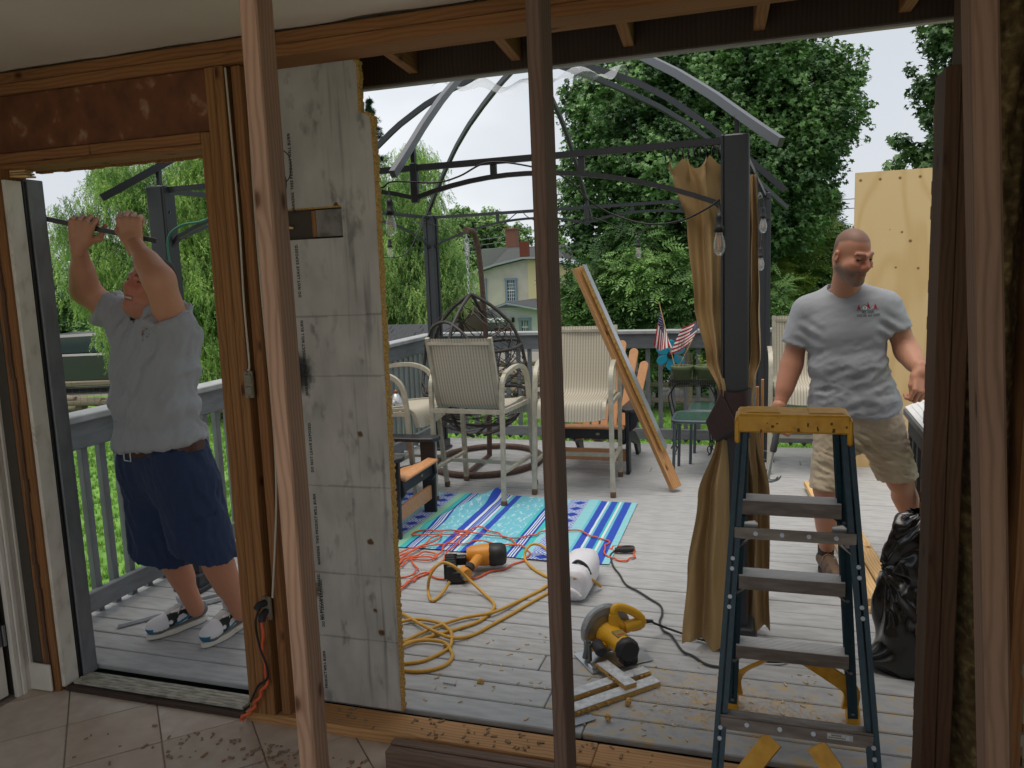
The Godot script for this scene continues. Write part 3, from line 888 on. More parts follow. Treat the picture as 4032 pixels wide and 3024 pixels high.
func build_gazebo() -> void:
	var g := thing("gazebo", "dark metal gazebo frame without its roof cloth on the deck", "gazebo")
	var NL := Vector3(-3.0, 0, -0.85); var NR := Vector3(-0.11, 0, -0.85)
	var FL := Vector3(-3.02, 0, -4.4); var FR := Vector3(0.0, 0, -4.4)
	var tops := {NL: 2.18, NR: 2.19, FL: 2.25, FR: 2.26}
	for c in [NL, NR, FL, FR]:
		var st := geo()
		var h: float = tops[c]
		var sx: float = 1.0 if c.x < -1 else -1.0
		var sz: float = -1.0 if c.z > -2 else 1.0
		# two flat panels at a right angle with a cover strip at the corner
		box(st, c + Vector3(0, h / 2, 0), Vector3(0.1, h, 0.1), 0.006)
		box(st, c + Vector3(sx * 0.056, h / 2 + 0.02, -sz * 0.03), Vector3(0.012, h - 0.04, 0.036), 0.003)
		box(st, c + Vector3(-sx * 0.03, h / 2 + 0.02, sz * 0.056), Vector3(0.036, h - 0.04, 0.012), 0.003)
		var post := obj("post", st, M.gazebo, g)
		st = geo()
		box(st, c + Vector3(0, 0.05, 0), Vector3(0.15, 0.10, 0.15), 0.008)
		box(st, c + Vector3(0, 0.014, 0), Vector3(0.18, 0.028, 0.18), 0.006)
		obj("foot_cover", st, M.gazebo, post)
		for k in 4:
			st = geo()
			var y: float = h - 0.05 - 0.085 * k
			var q: Vector3 = c + Vector3(sx * 0.05 if k % 2 else -sx * 0.025, y, sz * 0.05 if k % 2 == 0 else -sz * 0.02)
			tube(st, [q, q + (Vector3(sx, 0, 0) if k % 2 else Vector3(0, 0, sz)) * 0.012], 0.007, 8)
			obj("bolt", st, M.silver, post)
	for pr in [[NL, NR], [FL, FR], [NL, FL], [NR, FR]]:
		var a: Vector3 = pr[0]; var b: Vector3 = pr[1]
		var ha: float = tops[a]; var hb: float = tops[b]
		var al := (b - a).normalized()
		var side := al.cross(Vector3.UP)
		var st := geo()
		sweep(st, [a + al * 0.05 + Vector3.UP * (ha - 0.018), b - al * 0.05 + Vector3.UP * (hb - 0.018)], 0.024, 0.027, side)
		obj("top_bar", st, M.gazebo, g)
		var mid := (a + b) / 2; var hm := (ha + hb) / 2
		st = geo()
		box(st, mid + Vector3.UP * (hm - 0.085), Vector3(0.036, 0.18, 0.03) if absf(al.x) > 0.5 else Vector3(0.03, 0.18, 0.036), 0.004)
		obj("middle_drop", st, M.gazebo, g)
		for e in 2:
			var c0: Vector3 = a if e == 0 else b
			var h0: float = ha if e == 0 else hb
			var pts := []
			for k in 17:
				var t := k / 16.0
				var p := c0.lerp(mid, t)
				var ht := lerpf(h0, hm, t)
				var y: float
				if t < 0.66: y = lerpf(-0.30, -0.083, 1.0 - pow(1.0 - t / 0.66, 2.0))
				else: y = lerpf(-0.083, -0.155, pow((t - 0.66) / 0.34, 2.0))
				if k == 0: p += (mid - c0).normalized() * 0.05
				pts.append(p + Vector3.UP * (ht + y))
			st = geo()
			sweep(st, pts, 0.024, 0.020, side)
			obj("arched_bar", st, M.gazebo, g)
			for t in [0.45, 0.73]:
				var p := c0.lerp(mid, t); var ht := lerpf(h0, hm, t)
				var lo: float = -0.078 if t > 0.5 else -0.102
				st = geo()
				box(st, p + Vector3.UP * (ht + (lo - 0.03) / 2), Vector3(0.028, -lo - 0.03, 0.018) if absf(al.x) > 0.5 else Vector3(0.018, -lo - 0.03, 0.028))
				obj("upright", st, M.gazebo, g)
	# curved roof ribs
	var ctr := Vector3(-1.5, 0, -2.62)
	var ribs := [[NR, 0], [NL, 1], [FL, 1], [FR, 1], [(NL + NR) / 2, 0], [(FL + FR) / 2, 1], [(NL + FL) / 2, 1], [(NR + FR) / 2, 1]]
	for rb in ribs:
		var c: Vector3 = rb[0]
		var pts := []
		var far := 0.025 if c.z < -4 else 0.0
		for k in 25:
			var s := -0.12 + 1.08 * k / 24.0
			var p := c.lerp(ctr, s)
			pts.append(p + Vector3.UP * (dome(s) + far * (1.0 - s)))
		var st := geo()
		var dirn := (ctr - c).normalized()
		sweep(st, pts, 0.026, 0.036, dirn.cross(Vector3.UP))
		obj("roof_rib", st, M.gazebo_light if rb[1] == 0 else M.gazebo, g)
		st = geo()
		box(st, c + Vector3.UP * (dome(0.0) - 0.05 + far), Vector3(0.02, 0.08, 0.02))
		obj("rib_bracket", st, M.gazebo, g)
	var st := geo()
	box(st, ctr + Vector3(0, 3.07, 0), Vector3(0.3, 0.04, 0.3), 0.008)
	obj("centre_plate", st, M.gazebo, g)

	# torn mesh of the roof vent, hanging in the ribs
	var net := plain(Color(0.86, 0.87, 0.9, 0.30), 0.9)
	net.transparency = BaseMaterial3D.TRANSPARENCY_ALPHA
	net.cull_mode = BaseMaterial3D.CULL_DISABLED
	st = geo()
	sheet(st, 28, 20, func(u, v):
		var x: float = -2.02 + 1.16 * u; var z: float = -2.15 - 0.85 * v
		var y: float = 2.80 + 0.16 * sin(v * PI * 0.5) + 0.035 * sin(u * 11.0) * (1.0 - v) + 0.03 * sin(u * 23.0 + v * 7.0) - 0.045 * sin(u * PI) * (1 - v)
		return Vector3(x, y + 0.03, z))
	tag(obj("vent_mesh", st, net), "torn white mesh hanging between the ribs at the roof top", "mesh")
	st = geo()
	for e in 3:
		var pts := []
		for k in 15:
			var u := k / 14.0
			pts.append(Vector3(-2.02 + 0.42 * u + 0.45 * (e % 2), 2.835 - 0.06 * sin(PI * u) + 0.01 * e, -2.14 - 0.1 * e))
		tube(st, pts, 0.004, 4)

	# ---- curtain
	var cloth := tri_mat(noise_tex(0.3, 2, [[0, col("a98b5c")], [1, col("b89a6c")]], 128, 14), Color.WHITE, Vector3(6, 6, 6), 0.7)
	cloth.rim_enabled = true; cloth.rim = 0.2
	cloth.cull_mode = BaseMaterial3D.CULL_DISABLED
	var ct := thing("curtain", "tan weatherproof curtain tied round the near gazebo post", "curtain")
	var prof := [ # y, left x, right x, depth of folds, z
		[2.13, -0.385, -0.165, 0.030, -0.905], [2.06, -0.375, -0.165, 0.030, -0.905], [1.84, -0.315, -0.165, 0.028, -0.90], [1.51, -0.285, -0.165, 0.03, -0.88], [1.27, -0.232, -0.16, 0.028, -0.83], [1.14, -0.178, -0.15, 0.016, -0.785], [1.02, -0.18, -0.15, 0.015, -0.785],
		[0.94, -0.19, -0.145, 0.018, -0.78], [0.69, -0.265, -0.13, 0.04, -0.77], [0.35, -0.31, -0.12, 0.05, -0.765], [0.03, -0.335, -0.10, 0.055, -0.76]]
	var at_y := func(tb: Array, y: float) -> Array:
		for i in tb.size() - 1:
			if y >= tb[i + 1][0]:
				var f: float = (tb[i][0] - y) / (tb[i][0] - tb[i + 1][0])
				var o := []
				for k in 5: o.append(lerpf(tb[i][k], tb[i + 1][k], smoothstep(0, 1, f)))
				return o
		return tb[tb.size() - 1]
	st = geo()
	sheet(st, 64, 90, func(u, v):
		var y: float = 2.13 - 2.11 * v
		var q: Array = at_y.call(prof, y)
		var fold: float = 0.8 * sin(u * TAU * 1.6 + 0.8 + 0.5 * sin(v * 3.0)) + 0.3 * sin(u * TAU * 3.1 + 2.0 + v * 2.0) + 0.05 * sin(u * 31.0 + v * 27.0)
		var x: float = lerpf(q[1], q[2], u)
		var top: float = smoothstep(0.06, 0.0, v)
		return Vector3(x - top * 0.02 * sin(u * TAU * 3.0), y - 0.05 * top * absf(sin(u * TAU * 2.5)) + (0.02 * sin(u * 9.0) if v > 0.98 else 0.0), q[4] + q[3] * fold * 0.9))
	obj("front_drape", st, cloth, ct)
	var prof2 := [[2.05, -0.09, -0.04, 0.03, -1.05], [1.75, -0.085, -0.035, 0.04, -1.05], [1.5, -0.085, -0.02, 0.05, -1.04], [1.25, -0.085, -0.005, 0.05, -1.03], [1.16, -0.085, -0.03, 0.03, -0.99], [1.02, -0.085, -0.04, 0.02, -0.96],
		[0.92, -0.085, -0.015, 0.02, -0.95], [0.65, -0.09, 0.02, 0.04, -0.96], [0.30, -0.10, 0.035, 0.05, -0.96], [0.03, -0.11, 0.045, 0.05, -0.95]]
	st = geo()
	sheet(st, 40, 80, func(u, v):
		var y: float = 2.05 - 2.02 * v
		var q: Array = at_y.call(prof2, y)
		var fold: float = sin(u * TAU * 2.0 + 1.0) + 0.5 * sin(u * TAU * 4.0 + v * 6.0)
		return Vector3(lerpf(q[1], q[2], u) + 0.01 * sin(u * 13.0 + v * 11.0), y, q[4] - 0.16 * (1.0 - u) * 0.2 + q[3] * fold * 0.7))
	obj("side_drape", st, cloth, ct)
	st = geo()  # rings on the bar
	for k in 11:
		var x := -0.40 + 0.024 * k
		var pts := []
		for a in 10: pts.append(Vector3(x + 0.003 * sin(a), 2.135 + 0.022 * sin(TAU * a / 10), -0.85 + 0.018 * cos(TAU * a / 10)))
		tube(st, pts, 0.003, 5, true)
	obj("hook", st, M.black, ct)
	var tie := tri_mat(noise_tex(0.2, 3, [[0, col("3d2c2e")], [1, col("523d3f")]], 128, 15), Color.WHITE, Vector3(5, 5, 5), 0.65)
	st = geo()
	var ring := []
	for yy in [1.145, 1.05, 0.935]:
		var r := PackedVector3Array()
		for k in 20:
			var a := TAU * k / 20
			var c := cos(a); var s := sin(a)
			var e := 1.0 / pow(pow(absf(c), 4) + pow(absf(s), 4), 0.25)
			r.append(Vector3(-0.118 + 0.07 * c * e, yy + 0.008 * sin(a * 3.0), -0.855 + 0.082 * s * e))
		ring.append(r)
	ring.reverse()
	loft(st, ring, false, false)
	obj("tie_band", st, tie, ct)
	st = geo()
	extrude(st, PackedVector2Array([Vector2(-0.168, 1.14), Vector2(-0.232, 1.015), Vector2(-0.222, 0.98), Vector2(-0.195, 0.932), Vector2(-0.10, 0.985), Vector2(-0.112, 1.02)]), 0.006, xf(Vector3(0, 0, -0.762)), 0.002)
	var fl := obj("tie_flap", st, tie, ct)
	st = geo()
	box(st, Vector3(-0.146, 0.957, -0.757), Vector3(0.102, 0.016, 0.004), 0.001, Basis(Vector3.BACK, 0.51))
	obj("hook_tape", st, M.black, fl)

	# ---- string lights
	var sl := thing("string_lights", "black cable of clear bulbs looped along the gazebo bars", "string lights")
	var wires := [
		[Vector3(-1.90, 2.10, -0.83), Vector3(-1.72, 2.085, -0.82), Vector3(-1.65, 2.11, -0.82), Vector3(-1.44, 2.09, -0.82), Vector3(-1.32, 2.11, -0.82), Vector3(-1.18, 2.16, -0.82), Vector3(-0.99, 2.13, -0.82), Vector3(-0.83, 2.07, -0.83), Vector3(-0.73, 1.97, -0.83), Vector3(-0.62, 1.90, -0.82), Vector3(-0.47, 1.85, -0.8), Vector3(-0.33, 1.855, -0.77), Vector3(-0.22, 1.90, -0.76), Vector3(-0.175, 1.93, -0.76)],
		[Vector3(-3.17, 2.20, -4.30), Vector3(-2.95, 2.16, -4.34), Vector3(-2.66, 2.03, -4.35), Vector3(-2.54, 2.01, -4.35), Vector3(-2.3, 2.11, -4.35), Vector3(-2.12, 2.23, -4.36), Vector3(-2.02, 2.17, -4.35), Vector3(-1.76, 2.06, -4.33), Vector3(-1.49, 2.14, -4.35), Vector3(-1.38, 2.12, -4.33), Vector3(-1.05, 1.99, -4.32), Vector3(-0.92, 2.07, -4.33), Vector3(-0.75, 2.21, -4.36), Vector3(-0.4, 2.05, -4.35), Vector3(-0.1, 2.2, -4.36)],
		[Vector3(-3.02, 2.03, -2.4), Vector3(-3.06, 1.88, -3.2), Vector3(-3.01, 1.85, -3.6), Vector3(-2.95, 1.91, -3.75), Vector3(-2.93, 2.06, -3.9), Vector3(-2.95, 2.22, -4.1), Vector3(-3.0, 2.2, -4.3)],
		[Vector3(-0.1, 2.08, -1.2), Vector3(-0.055, 2.1, -1.9), Vector3(-0.04, 2.06, -2.4), Vector3(-0.01, 2.09, -3.0), Vector3(-0.015, 1.86, -3.5), Vector3(-0.02, 1.83, -3.62), Vector3(-0.01, 2.1, -4.2)]]
	for w in wires:
		st = geo()
		tube(st, spline(w, 6), 0.0042, 6)
		obj("cable", st, M.black, sl)
	# green hose over the doorway side
	st = geo()
	tube(st, spline([Vector3(-2.93, 1.70, -0.80), Vector3(-2.93, 1.90, -0.79), Vector3(-2.84, 1.97, -0.79), Vector3(-2.70, 1.99, -0.8), Vector3(-2.58, 2.06, -0.82), Vector3(-2.5, 2.14, -0.84)], 8), 0.006, 6)
	tag(obj("green_cable", st, plain("3f7f6d", 0.5)), "thin green cable looped over the gazebo bar seen through the doorway", "cable")
	var glass := plain(Color(0.95, 0.97, 1.0, 0.12), 0.03)
	glass.transparency = BaseMaterial3D.TRANSPARENCY_ALPHA
	var fil := plain("e8963c", 0.4)
	st = geo()
	lathe(st, [Vector2(0.014, -0.077), Vector2(0.02, -0.075), Vector2(0.019, -0.054), Vector2(0.0145, -0.05), Vector2(0.015, -0.02), Vector2(0.013, -0.004), Vector2(0.004, 0.0)], 12)
	tube(st, [Vector3(0, 0.05, 0), Vector3(0, 0.0, 0)], 0.004, 6)
	var sock := done(st)
	st = geo()
	lathe(st, [Vector2(0.001, -0.172), Vector2(0.012, -0.168), Vector2(0.021, -0.155), Vector2(0.025, -0.138), Vector2(0.024, -0.120), Vector2(0.018, -0.095), Vector2(0.013, -0.077)], 14)
	var bulb := done(st)
	st = geo()
	tube(st, [Vector3(0.003, -0.09, 0), Vector3(0.004, -0.135, 0)], 0.0018, 5)
	tube(st, [Vector3(-0.003, -0.09, 0), Vector3(-0.004, -0.135, 0)], 0.0018, 5)
	var fila := done(st)
	for p in [Vector3(-1.655, 2.03, -0.78), Vector3(-0.175, 1.875, -0.745), Vector3(-3.13, 2.02, -3.75), Vector3(-3.07, 1.86, -3.3), Vector3(-2.56, 1.98, -4.35), Vector3(-1.04, 1.94, -4.32), Vector3(-0.06, 2.06, -2.0), Vector3(-0.01, 2.05, -3.0), Vector3(-0.025, 1.80, -3.6)]:
		var s := inst("socket", sock, M.black, sl, Transform3D(Basis(), p))
		if p.x > -2.5 or p.x < -2.6:
			inst("bulb", bulb, glass, s)
			inst("filament", fila, fil, s)

# ---------------------------------------------------------------- furniture on the deck
func sling_image() -> ImageTexture:
	var im := Image.create(256, 64, false, Image.FORMAT_RGB8)
	for y in 64:
		for x in 256:
			var u := float(x) / 256 * 22.0
			var f := absf(fmod(u, 1.0) - 0.5) * 2.0
			var c := col("c9c3b3").lerp(col("a89f8e"), smoothstep(0.45, 0.75, f))
			if (x + y) % 2: c = c.darkened(0.07)
			if y % 8 < 2: c = c.lightened(0.05)
			im.set_pixel(x, y, c)
	return ImageTexture.create_from_image(im)

func make_sling_chair(label: String) -> Node3D:
	var t := thing("patio_chair", label, "chair", "tall sling patio chairs")
	var frame := tri_mat(noise_tex(0.03, 3, [[0, col("aaa594")], [1, col("c3bfb0")]], 128, 51), Color.WHITE, Vector3(3, 3, 3), 0.45)
	frame.metallic = 0.1
	M.chair_frame = frame
	var cloth := plain(Color.WHITE, 0.8)
	cloth.albedo_texture = sling_image()
	cloth.cull_mode = BaseMaterial3D.CULL_DISABLED
	cloth.uv1_scale = Vector3(1, 8, 1)
	cloth.backlight_enabled = true; cloth.backlight = Color(0.25, 0.24, 0.2)
	for s in [-1, 1]:
		var p := spline([Vector3(s * 0.30, 0.02, 0.31), Vector3(s * 0.292, 0.45, 0.275), Vector3(s * 0.288, 0.80, 0.25), Vector3(s * 0.288, 0.93, 0.20), Vector3(s * 0.29, 0.985, 0.08), Vector3(s * 0.29, 0.985, -0.08), Vector3(s * 0.285, 0.955, -0.22)], 6)
		var st := geo()
		sweep(st, p, 0.034, 0.03, Vector3.RIGHT)
		obj("front_leg", st, frame, t)
		st = geo()
		sweep(st, spline([Vector3(s * 0.275, 0.02, -0.30), Vector3(s * 0.278, 0.5, -0.285), Vector3(s * 0.282, 0.84, -0.28), Vector3(s * 0.284, 0.92, -0.255), Vector3(s * 0.285, 0.955, -0.21)], 5), 0.03, 0.03, Vector3.RIGHT)
		obj("rear_leg", st, frame, t)
		st = geo()
		for k in 2:
			var q := Vector3(s * 0.30, 0.022, 0.311) if k == 0 else Vector3(s * 0.275, 0.022, -0.30)
			box(st, q, Vector3(0.04, 0.044, 0.038), 0.006)
		obj("foot", st, plain("6a5642", 0.8), t)
		st = geo()
		sweep(st, spline([Vector3(s * 0.245, 1.235, -0.375), Vector3(s * 0.245, 1.0, -0.31), Vector3(s * 0.245, 0.76, -0.24), Vector3(s * 0.245, 0.705, -0.19), Vector3(s * 0.245, 0.70, 0.0), Vector3(s * 0.245, 0.715, 0.2), Vector3(s * 0.245, 0.69, 0.29), Vector3(s * 0.245, 0.59, 0.325)], 6), 0.028, 0.03, Vector3.RIGHT)
		obj("sling_rail", st, frame, t)
		st = geo()
		sweep(st, [Vector3(s * 0.29, 0.25, 0.285), Vector3(s * 0.277, 0.25, -0.292)], 0.02, 0.028, Vector3.UP)
		obj("side_bar", st, frame, t)
		st = geo()
		sweep(st, [Vector3(s * 0.285, 0.69, 0.262), Vector3(s * 0.28, 0.69, -0.285)], 0.02, 0.03, Vector3.RIGHT)
		sweep(st, [Vector3(s * 0.29, 0.70, 0.2), Vector3(s * 0.23, 0.70, 0.2)], 0.02, 0.02, Vector3.UP)
		obj("side_bar", st, frame, t)
	var st := geo()
	for q in [[0.28, 0.69, -0.284, 0.03], [0.285, 0.25, 0.0, 0.026], [0.245, 1.195, -0.372, 0.022], [0.25, 0.69, 0.22, 0.02]]:
		st = geo()
		sweep(st, [Vector3(-q[0], q[1], q[2]), Vector3(q[0], q[1], q[2])], q[3], q[3], Vector3.UP)
		obj("cross_bar", st, frame, t)
	var path := spline([Vector3(0, 1.23, -0.372), Vector3(0, 1.0, -0.318), Vector3(0, 0.765, -0.248), Vector3(0, 0.715, -0.19), Vector3(0, 0.705, 0.0), Vector3(0, 0.722, 0.2), Vector3(0, 0.702, 0.285), Vector3(0, 0.585, 0.325)], 6)
	st = geo()
	sheet(st, 10, path.size() - 1, func(u, v):
		var p: Vector3 = path[int(round(v * (path.size() - 1)))]
		var sag: float = 0.018 * (1.0 - pow(2.0 * u - 1.0, 2.0))
		return p + Vector3((u - 0.5) * 0.485, -sag * (1.0 if v > 0.35 else 0.0), -sag * (1.0 if v <= 0.35 else 0.0)))
	obj("sling", st, cloth, t)
	return t

func again(proto: Node3D, label: String, at: Vector3, turn: float, group := "") -> Node3D:
	var c := proto.duplicate()
	var base := String(proto.name).rstrip("0123456789").rstrip("_")
	c.name = base
	put(c)
	c.position = at; c.rotation = Vector3(0, turn, 0)
	c.set_meta("label", label)
	if group != "": c.set_meta("group", group)
	return c

func egg_radius(t: float) -> float:
	var q := [[0.0, 0.0], [0.03, 0.07], [0.10, 0.20], [0.21, 0.34], [0.35, 0.42], [0.5, 0.455], [0.66, 0.455], [0.78, 0.42], [0.88, 0.34], [0.95, 0.22], [1.0, 0.04]]
	for i in q.size() - 1:
		if t <= q[i + 1][0]: return lerpf(q[i][1], q[i + 1][1], (t - q[i][0]) / (q[i + 1][0] - q[i][0]))
	return 0.04

func make_adirondack(label: String) -> Node3D:  # front towards +z, origin at the middle of the ground
	var t := thing("garden_chair", label, "chair", "black and tan slatted garden chairs")
	var tan_ := tri_mat(noise_tex(0.05, 3, [[0, col("c18a5f")], [1, col("d09a6c")]], 128, 52), Color.WHITE, Vector3(3, 3, 3), 0.5)
	var blk := tri_mat(noise_tex(0.05, 3, [[0, col("202328")], [1, col("2b2f35")]], 128, 53), Color.WHITE, Vector3(3, 3, 3), 0.45)
	for s in [-1, 1]:
		var st := geo()
		extrude(st, PackedVector2Array([Vector2(-0.045, 0.0), Vector2(0.045, 0.0), Vector2(0.055, 0.52), Vector2(-0.055, 0.52)]), 0.03, Transform3D(Basis(Vector3.UP, -PI / 2), Vector3(s * 0.305, 0, 0.30)), 0.004)
		obj("front_leg", st, blk, t)
		st = geo()  # arm
		var arm := PackedVector2Array([Vector2(-0.06, -0.36), Vector2(-0.075, 0.26), Vector2(-0.06, 0.36), Vector2(-0.02, 0.39), Vector2(0.03, 0.385), Vector2(0.07, 0.35), Vector2(0.075, 0.25), Vector2(0.05, -0.36)])
		extrude(st, arm, 0.028, Transform3D(Basis(Vector3.RIGHT, PI / 2), Vector3(s * 0.315, 0.537, 0.0)), 0.005)
		obj("armrest", st, blk, t)
		st = geo()  # long side runner down to the back foot
		extrude(st, PackedVector2Array([Vector2(0.34, 0.25), Vector2(0.375, 0.30), Vector2(0.36, 0.385), Vector2(0.30, 0.39), Vector2(0.10, 0.335), Vector2(-0.22, 0.25), Vector2(-0.50, 0.10), Vector2(-0.53, 0.0), Vector2(-0.40, 0.0), Vector2(-0.28, 0.12), Vector2(0.05, 0.24)]), 0.03, Transform3D(Basis(Vector3.UP, -PI / 2), Vector3(s * 0.27, 0, 0)), 0.004)
		obj("runner", st, blk, t)
		st = geo()
		extrude(st, PackedVector2Array([Vector2(0.0, 0.0), Vector2(0.09, 0.0), Vector2(0.05, -0.13), Vector2(0.0, -0.17)]), 0.028, Transform3D(Basis(Vector3.UP, 0.0 if s > 0 else PI), Vector3(s * 0.32, 0.52, 0.30)), 0.003)
		obj("arm_bracket", st, blk, t)
	var st := geo()
	box(st, Vector3(0, 0.155, 0.31), Vector3(0.58, 0.10, 0.022), 0.003)
	obj("front_stretcher", st, tan_, t)
	st = geo()
	box(st, Vector3(0, 0.335, 0.335), Vector3(0.58, 0.085, 0.026), 0.005)
	obj("front_board", st, blk, t)
	# seat slats following the dip
	for k in 6:
		var z := 0.345 - 0.095 * k
		var y := 0.395 - 0.030 * k
		st = geo()
		box(st, Vector3(0, y, z), Vector3(0.565, 0.02, 0.082), 0.006, Basis(Vector3.RIGHT, -0.30 if k > 0 else 0.12))
		obj("seat_slat", st, tan_, t)
	# fan of back slats
	for k in 7:
		var a := (k - 3)
		var top := [0.86, 0.97, 1.04, 1.065, 1.04, 0.97, 0.86][k] as float
		var L := (top - 0.16) / 0.93
		st = geo()
		var w0 := 0.030; var w1 := 0.041
		var pts := PackedVector2Array([Vector2(-w0, 0), Vector2(w0, 0), Vector2(w1, L - 0.04)])
		for j in 7:
			var q := PI * j / 6.0
			pts.append(Vector2(w1 * cos(q), L - 0.04 + 0.04 * sin(q)))
		pts.append(Vector2(-w1, L - 0.04))
		var clean := PackedVector2Array()
		for p in pts:
			if clean.is_empty() or clean[clean.size() - 1].distance_to(p) > 0.002: clean.append(p)
		extrude(st, clean, 0.02, Transform3D(Basis(Vector3.RIGHT, -0.42) * Basis(Vector3.BACK, -0.052 * a), Vector3(a * 0.074, 0.17, -0.17)), 0.004)
		obj("back_slat", st, tan_, t)
	for q in [[0.36, -0.275], [0.72, -0.43]]:
		st = geo()
		box(st, Vector3(0, q[0], q[1]), Vector3(0.62 if q[0] < 0.5 else 0.56, 0.07, 0.025), 0.004, Basis(Vector3.RIGHT, -0.42))
		obj("back_rail", st, blk, t)
	st = geo()
	tube(st, [Vector3(0.06, 0.335, 0.348), Vector3(0.06, 0.335, 0.3505)], 0.018, 14, false, true, 0.6)
	obj("maker_plate", st, plain("9c8f72", 0.4, 0.6), t)
	return t

func rug_image() -> ImageTexture:
	var w := 640; var h := 384
	var im := Image.create(w, h, false, Image.FORMAT_RGB8)
	var blue := col("2a4fbf"); var aqua := col("6fc3da"); var lite := col("9fd6e2"); var white := col("dfe9ee"); var turq := col("45c3c6"); var deep := col("1f3fae")
	var bands := [[-0.82, lite, 1], [-0.885, blue, 0], [-0.935, aqua, 0], [-0.955, white, 0], [-0.97, turq, 0], [-0.985, blue, 0], [-1.03, aqua, 0], [-1.045, white, 0], [-1.06, blue, 0], [-1.10, aqua, 0], [-1.12, lite, 1], [-1.19, blue, 2], [-1.33, lite, 1], [-1.365, turq, 0], [-1.40, deep, 3], [-1.475, turq, 0], [-1.50, aqua, 4], [-1.72, blue, 0], [-1.765, aqua, 0], [-1.79, white, 0], [-1.81, blue, 3], [-1.86, white, 0], [-1.88, blue, 0], [-1.93, aqua, 4], [-2.07, deep, 3], [-2.13, turq, 0], [-2.17, lite, 5], [-2.225, blue, 2], [-2.345, lite, 1], [-2.38, white, 0], [-2.405, blue, 0], [-2.45, lite, 1], [-2.50, white, 0], [-2.53, blue, 2], [-2.65, aqua, 4], [-2.80, aqua, 4]]
	var n := FastNoiseLite.new(); n.seed = 8; n.frequency = 0.03
	for y in h:
		for x in w:
			var wx := -0.845 - 1.92 * float(x) / w
			var wz := 1.24 * float(y) / h
			var k := 0
			while k < bands.size() - 1 and wx < bands[k + 1][0]: k += 1
			var c: Color = bands[k][1]
			match bands[k][2]:
				1:
					if int(wz * 260) % 3 == 0: c = c.lerp(turq, 0.5)
				2:
					var m := absf(fmod(wz, 0.14) - 0.07)
					var d: float = m + absf(wx - (bands[k][0] - 0.06)) * 0.9
					if int(d * 95) % 2 == 0 and d > 0.045: c = white
					elif d <= 0.045: c = deep
				3:
					var f: float = (bands[k][0] - wx) / (bands[k][0] - bands[k + 1][0])
					if (f > 0.22 and f < 0.34) or (f > 0.46 and f < 0.56) or (f > 0.68 and f < 0.78): c = white
				4:
					if n.get_noise_2d(x * 3.5 + 6.0 * sin(y * 0.35), y * 0.9) > 0.28: c = lite.lightened(0.25)
					elif int(wz * 300 + 2.0 * sin(wx * 60)) % 4 == 0: c = c.lerp(lite, 0.5)
				5:
					if int((wz + wx) * 120) % 2 == 0: c = col("8fc97a")
			c = c.lerp(c.darkened(0.15), 0.5 * float((x + y) % 2))
			im.set_pixel(x, y, c)
	return ImageTexture.create_from_image(im)

